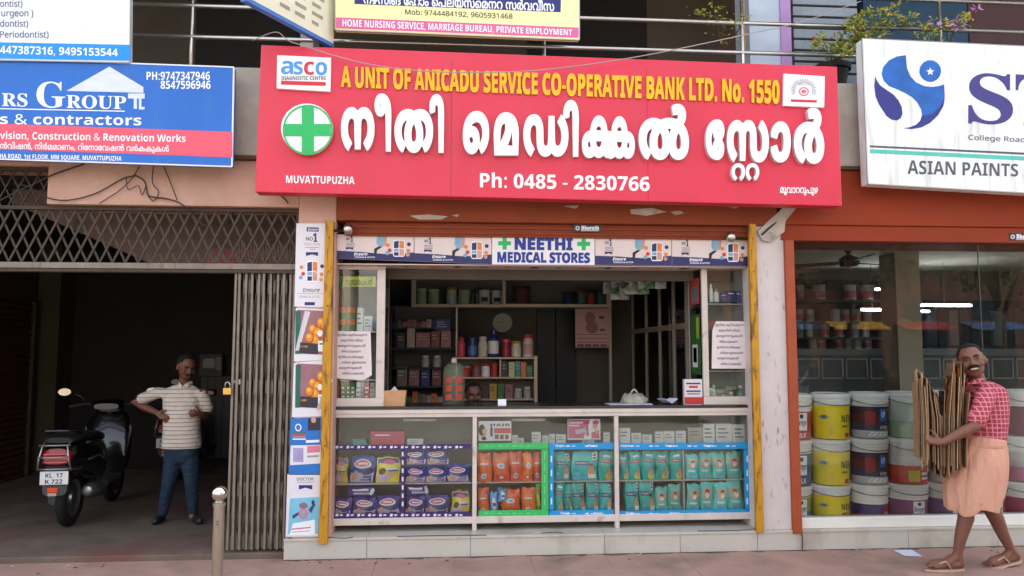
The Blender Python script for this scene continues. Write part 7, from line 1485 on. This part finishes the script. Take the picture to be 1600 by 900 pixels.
for i, (a, b, py, Y, lb) in enumerate([(1347, 1383, 484, 3.9, 'short lit tube light in front of the can rack'), (1438, 1518, 477, 3.6, 'long lit tube light right of the shop pillar'), (1438, 1452, 486.5, 4.25, 'tiny glowing tube added as a reflection just under the long one'), (1369, 1382, 452, 4.1, 'tiny glowing tube added as a reflection beside the top shelf of cans')]):  # the two tiny tubes are added glowing stand-ins for reflections
    p, q = at(a, py, Y), at(b, py, Y); t = thing('tube_or_reflection', lb, 'light', (p + q) / 2, 'tube lights in the paint shop'); l = (q.x - p.x) / 2
    MB().tube([(-l, 0, 0), (l, 0, 0)], .0065, m_lit, 8).build('tube', t, local=True); MB().box(-l - .02, l + .02, .014, .04, -.02, .025, m_can2).build('batten', t, local=True)
    MB().tube([(0, .03, .02), (0, .03, zr0 + .118 - p.z)], .004, m_gray, 5).build('hanger', t, local=True)
# ------------------------------------------------------------------ loose paper, wires, balcony plants
p = gz(1420, 867, 0); q0, q1, q2, q3 = (gz(*v, 0) for v in ((1397, 861), (1425, 861), (1441, 870), (1413, 870)))
g = MB().add([(v.x, v.y, .006 + .004 * (i % 2)) for i, v in enumerate((q0, q1, q2, q3))] + [(v.x, v.y, .003 + .004 * (i % 2)) for i, v in enumerate((q0, q1, q2, q3))], [(0, 1, 2, 3), (7, 6, 5, 4), (0, 4, 5, 1), (1, 5, 6, 2), (2, 6, 7, 3), (3, 7, 4, 0)], M((214, 220, 234), .7, 0, .03, name='fallen_paper'))
tag(g.build('fallen_paper', None, origin=(p.x, p.y, .003)), 'white sheet of paper lying on the pavement', 'paper')
m_wire = M((52, 44, 44), .6, 0, .1, name='wire_black'); m_wpale = M((168, 150, 150), .6, 0, .1, name='wire_pale')
def smooth_path(P, k=5):
    P = [Vector(p) for p in P]; o = []
    for i in range(len(P) - 1):
        p0, p1, p2, p3 = P[max(0, i - 1)], P[i], P[i + 1], P[min(len(P) - 1, i + 2)]
        for j in range(k):
            t_ = j / k; o.append(.5 * ((2 * p1) + (p2 - p0) * t_ + (2 * p0 - 5 * p1 + 4 * p2 - p3) * t_ ** 2 + (3 * p1 - p0 - 3 * p2 + p3) * t_ ** 3))
    return o + [P[-1]]
def wire(P, r, mat, label, name='cable'):
    o = MB().tube(smooth_path([at(x, y, Y) for x, y, Y in P]), r, mat, 6).build(name, None, smooth=True); return tag(o, label, 'cable', 'loose wires on the shopfront')
wire([(395, 63, -.02), (430, 50, -.1), (446, 60, -.25), (456, 66, -.36), (470, 70, -.38), (520, 86, -.39), (580, 101, -.39), (660, 111, -.39), (760, 113, -.39), (860, 108, -.39), (1000, 88, -.38), (1170, 53, -.3), (1260, 32, -.1), (1345, 2, .05)], .0042, m_wpale, 'thin pale wire sagging across the top of the red sign')
wire([(132, 256, -.02), (85, 272, -.01), (60, 284, -.015), (25, 300, -.02), (-30, 330, -.02)], .006, m_wire, 'dark wire running down the left end of the pink beam')
wire([(22, 287, -.02), (45, 292, -.015), (72, 308, -.005), (105, 313, -.005), (150, 302, -.005), (190, 280, -.005), (212, 274, -.005)], .005, m_wire, 'dark wire drooping along the pink beam')
wire([(212, 274, -.006), (226, 284, -.006), (231, 304, -.006), (240, 308, -.006), (262, 311, -.006), (285, 320, -.006), (310, 345, .06), (322, 354, .06)], .006, m_wire, 'knotted dark wire bending down into the lattice')
wire([(220, 257, -.02), (213, 268, -.01), (205, 280, -.01), (186, 298, -.01), (155, 318, -.005)], .004, m_wire, 'thin wire hanging from the blue board, leftmost')
wire([(240, 258, -.02), (238, 285, -.01), (248, 300, -.01), (240, 314, -.01), (231, 306, -.01)], .0045, m_wire, 'looped thin wire hanging from the blue board, middle')
wire([(255, 258, -.02), (266, 285, -.01), (277, 313, -.008)], .0045, m_wire, 'straight thin wire hanging from the blue board, right')
wire([(197, 276, -.012), (200, 296, -.012), (216, 290, -.012), (222, 305, -.012), (228, 290, -.012)], .0035, m_wire, 'frayed curl of wire end on the pink beam')
wire([(358, 349, YS2 - .05), (365, 339, YS2 - .05), (362, 328, .3), (372, 372, .2)], .006, m_wire, 'black wire stub in front of the stair soffit')
wire([(436, 303, -.005), (446, 312, -.005), (450, 318, -.005)], .006, m_wire, 'short wire end below the left corner of the red sign')
# bent pipe, spout and broken plaster at the head of the white pillar
o = MB().tube(smooth_path([at(1213, 347, -.02), at(1200, 358, -.03), at(1190, 367, -.03)]), .009, m_wire, 8).build('pipe_bracket', None, smooth=True); tag(o, 'dark bent rod across the top of the white pillar', 'rod')
m_plaster = M((176, 166, 156), .9, 0, .2, 8, .4, 'broken_plaster', dirt_shade=((110, 90, 80), .55, .15, 7, (1, 1, 1)))
MB().pprism([(1184, 362), (1204, 342), (1226, 322), (1250, 318), (1228, 345), (1226, 362), (1205, 378), (1192, 376)], -.028, .03, m_plaster).build('plaster_patch', bld, bevel=.004)
for P in ([(985, 327), (1020, 325), (1042, 331), (1010, 337), (986, 334)], [(1048, 331), (1062, 329), (1070, 333), (1055, 336)], [(880, 322), (905, 321), (900, 326)], [(640, 337), (668, 335), (700, 338), (690, 343), (655, 343)], [(706, 336), (718, 335), (714, 339)], [(1130, 322), (1158, 321), (1150, 326)]): MB().pprism(P, -.0225, .002, m_plaster).build('flaking_patch', bld)
# bougainvillea on the balcony
m_lf = [M(c, .55, 0, .2, 9, 0, 'leaf_%d' % i) for i, c in enumerate([(128, 148, 44), (164, 160, 62), (96, 124, 44), (176, 150, 72)])]; m_flw = M((196, 126, 176), .6, 0, .15, 9, name='bougainvillea_pink'); m_stem = M((96, 80, 56), .8, 0, .15, 9, name='stem_brown')
def plant(pot, stems, label, flowers=(), nl=9, ls=.04):
    t = thing('potted_plant', label, 'plant', pot)
    if label.startswith('leafy'):
        sharp(MB().lathe([(0, 0), (.1, 0), (.14, .22), (.16, .22), (.165, .27), (.14, .27), (.135, .24), (0, .23)], (0, 0, 0), M((34, 34, 36), .6, 0, .15, 9, .1, 'black_pot'), 20).build('pot', t, local=True))
    g, s_ = MB(), MB()
    for P in stems:
        Q = smooth_path([at(x, y, Y) for x, y, Y in P], 6); s_.tube(Q, [.006 * (1 - .7 * i / len(Q)) for i in range(len(Q))], m_stem, 5)
        for i in range(2, len(Q)):
            for _ in range(nl if i > len(Q) * .3 else 3):
                c = Q[i] + Vector((rnd.gauss(0, .045), rnd.gauss(0, .05), rnd.gauss(0, .03))); l = ls * rnd.uniform(.6, 1.4); d = Vector((rnd.gauss(0, 1), rnd.gauss(0, 1), rnd.gauss(-.2, .8))).normalized(); w = d.orthogonal().normalized() if rnd.random() < .5 else d.cross(Vector((rnd.random(), rnd.random(), 1))).normalized()
                n_ = d.cross(w) * l * .12; g.add([c, c + d * l * .5 + w * l * .28 - n_, c + d * l, c + d * l * .5 - w * l * .28 - n_, c + d * l * .5], [(0, 1, 4), (1, 2, 4), (2, 3, 4), (3, 0, 4)], rnd.choice(m_lf))
    s_.build('stem', t, smooth=True); g.build('leaves', t)
    if flowers:
        for x, y, Y in flowers:
            c = at(x, y, Y); g = MB()
            for _ in range(9):
                d = Vector((rnd.gauss(0, 1), rnd.gauss(0, 1), rnd.gauss(.2, .7))).normalized(); w = d.orthogonal().normalized(); q = c + d * .02; g.add([q, q + d * .025 + w * .018, q + d * .05, q + d * .025 - w * .018], [(0, 1, 2, 3)], m_flw)
            g.build('flower', t)
    return t
pp = at(1302, 148, .32)
plant(pp, [[(1302, 98, .32), (1310, 75, .2), (1290, 66, .05), (1270, 68, -.08)], [(1306, 98, .32), (1330, 70, .2), (1350, 58, .05), (1375, 52, -.05)], [(1300, 96, .32), (1320, 50, .2), (1345, 25, .1), (1372, 18, .0)], [(1304, 98, .3), (1340, 62, .1), (1330, 42, .0), (1345, 30, -.05)], [(1310, 96, .3), (1370, 45, .15), (1400, 38, .05), (1425, 32, .0)], [(1300, 98, .32), (1300, 82, .1), (1320, 78, -.05), (1338, 80, -.1)], [(1303, 97, .32), (1345, 50, .1), (1385, 28, .0), (1400, 12, -.05)]], 'leafy climbing plant in a black pot on the balcony parapet', (), 8, .045)
plant(at(1470, 150, .3), [[(1470, 120, .3), (1462, 60, .1), (1450, 42, -.05), (1440, 48, -.12)], [(1472, 120, .3), (1490, 50, .1), (1500, 34, -.05), (1512, 28, -.1)], [(1474, 120, .3), (1480, 52, .1), (1468, 40, 0), (1452, 55, -.1)]], 'sparse pink flowered plant behind the top edge of the white paint board', [(1460, 37, -.06), (1494, 33, -.08), (1527, 15, -.08), (1500, 40, -.08)], 5)
plant(at(1128, 100, .3), [[(1128, 80, .3), (1118, 30, .1), (1100, 24, 0), (1082, 20, -.05)], [(1128, 80, .3), (1128, 30, .1), (1118, 16, 0), (1116, 12, -.05)], [(1130, 80, .3), (1155, 45, .1), (1162, 30, 0), (1158, 24, -.05)]], 'few thin sprigs growing over the rail behind the red sign', (), 2, .035)
# ------------------------------------------------------------------ the far side of the street, mirrored in the panes
m_far = [M(c, .85, 0, .12, 1.5, .05, 'far_wall_%d' % i) for i, c in enumerate([(206, 194, 176), (196, 196, 192), (104, 70, 58)])]; m_fwin = M((40, 48, 54), .3, 0, .1, name='far_window'); m_awn = [M((150, 50, 44), .7, name='far_awning'), M((60, 90, 130), .7, name='far_awning2'), M((190, 150, 60), .7, name='far_awning3')]
for i, (x0, x1, h) in enumerate([(-16, -5, 8.2), (-4.6, 6.5, 9.5), (7, 36, 9.6)]):
    t = thing('street_building', ['beige', 'grey', 'pinkish'][i] + ' shop building across the street, mirrored in the shop glass', 'building', ((x0 + x1) / 2, -30, -.16))
    MB().box(x0, x1, -38, -30, -.16, h, m_far[i]).build('wall', t); MB().box(x0 - .2, x1 + .2, -38.2, -29.7, h + .001, h + .25, m_far[(i + 1) % 3]).build('roof', t)
    n = int((x1 - x0) / 3.4)
    for k in range(n):
        a = x0 + .6 + k * (x1 - x0 - .8) / n; MB().box(a, a + 2.6, -29.99, -29.9, -.1, 2.5, m_fwin).build('shopfront', t); V = [(a - .1, -29.98, 3.1), (a + 2.7, -29.98, 3.1), (a + 2.7, -28.9, 2.7), (a - .1, -28.9, 2.7)]
        o = MB().add(V, [(0, 1, 2, 3)], m_awn[(k + i) % 3]).build('awning', t); q = o.modifiers.new('t', 'SOLIDIFY'); q.thickness = .04; MB().box(a + .5, a + 1.9, -29.99, -29.93, 3.3, 4.2, m_fwin).build('window', t)
def car(loc, col, label):
    t = thing('parked_car', label, 'car', loc, 'cars parked across the street'); mc = M(col, .25, .1, .04, 3, name='car_paint', coat=.8)
    g = MB(); P = [(-2., .35), (-2.02, .7), (-1.2, .88), (-.7, 1.4), (.7, 1.43), (1.4, .95), (2., .85), (2.03, .4)]; g.prism(P, -.82, .82, mc); g.build('body', t, local=True, bevel=.06)
    g = MB()
    for y in (-.825, .825): g.add([(-1.08, y, .92), (-.65, y, 1.34), (.66, y, 1.36), (1.25, y, .95)], [(0, 1, 2, 3)], m_fwin)
    g.add([(-1.19, -.7, .93), (-.76, -.65, 1.37), (-.76, .65, 1.37), (-1.19, .7, .93)], [(0, 1, 2, 3)], m_fwin); g.build('window', t, local=True)
    for x in (-1.3, 1.3):
        for y in (-.75, .75): sharp(MB().lathe([(0, -.1), (.3, -.1), (.32, -.05), (.32, .05), (.3, .1), (0, .1)], (x, y, .32), m_rub, 20, 'y').build('wheel', t, local=True))
m_tl = [M(c, .6, 0, .2, 3, 0, 'tree_leaf_%d' % i) for i, c in enumerate([(52, 72, 34), (40, 60, 28), (70, 86, 40)])]
for i, (x, y, h) in enumerate([(13.5, -19, 8), (20, -20.5, 9), (27, -19.5, 7.5)]):
    t = thing('street_tree', ['broad', 'tall', 'small'][i] + ' leafy roadside tree across the street, mirrored in the paint shop window', 'tree', (x, y, -.16)); rt = random.Random(i)
    g = MB().tube([(0, 0, 0), (.1, 0, h * .3), (0, .1, h * .55)], [.24, .18, .1], m_stem, 10)
    for k in range(6): a = k * 1.05; g.tube([(.05, 0, h * (.3 + .03 * k)), (1.1 * math.cos(a), 1.1 * math.sin(a), h * (.55 + .03 * k))], [.09, .03], m_stem, 6)
    g.build('trunk', t, local=True, smooth=True); g = MB()
    for k in range(38):
        c = Vector((rt.gauss(0, 1.25), rt.gauss(0, 1.25), h * .68 + rt.gauss(0, h * .12)))
        for _ in range(60):
            p = c + Vector((rt.gauss(0, .38), rt.gauss(0, .38), rt.gauss(0, .3))); d = Vector((rt.gauss(0, 1), rt.gauss(0, 1), rt.gauss(0, .6))).normalized() * rt.uniform(.1, .2); w = d.orthogonal() * .45; g.add([p, p + d * .5 + w, p + d, p + d * .5 - w], [(0, 1, 2, 3)], m_tl[k % 3])
    g.build('crown', t, local=True)
car((4.6, -13.2, -.16), (206, 208, 210), 'white car parked across the street, mirrored low in the paint shop glass'); car((9.8, -13.4, -.16), (120, 124, 130), 'grey car parked across the street, mirrored near the walking man')
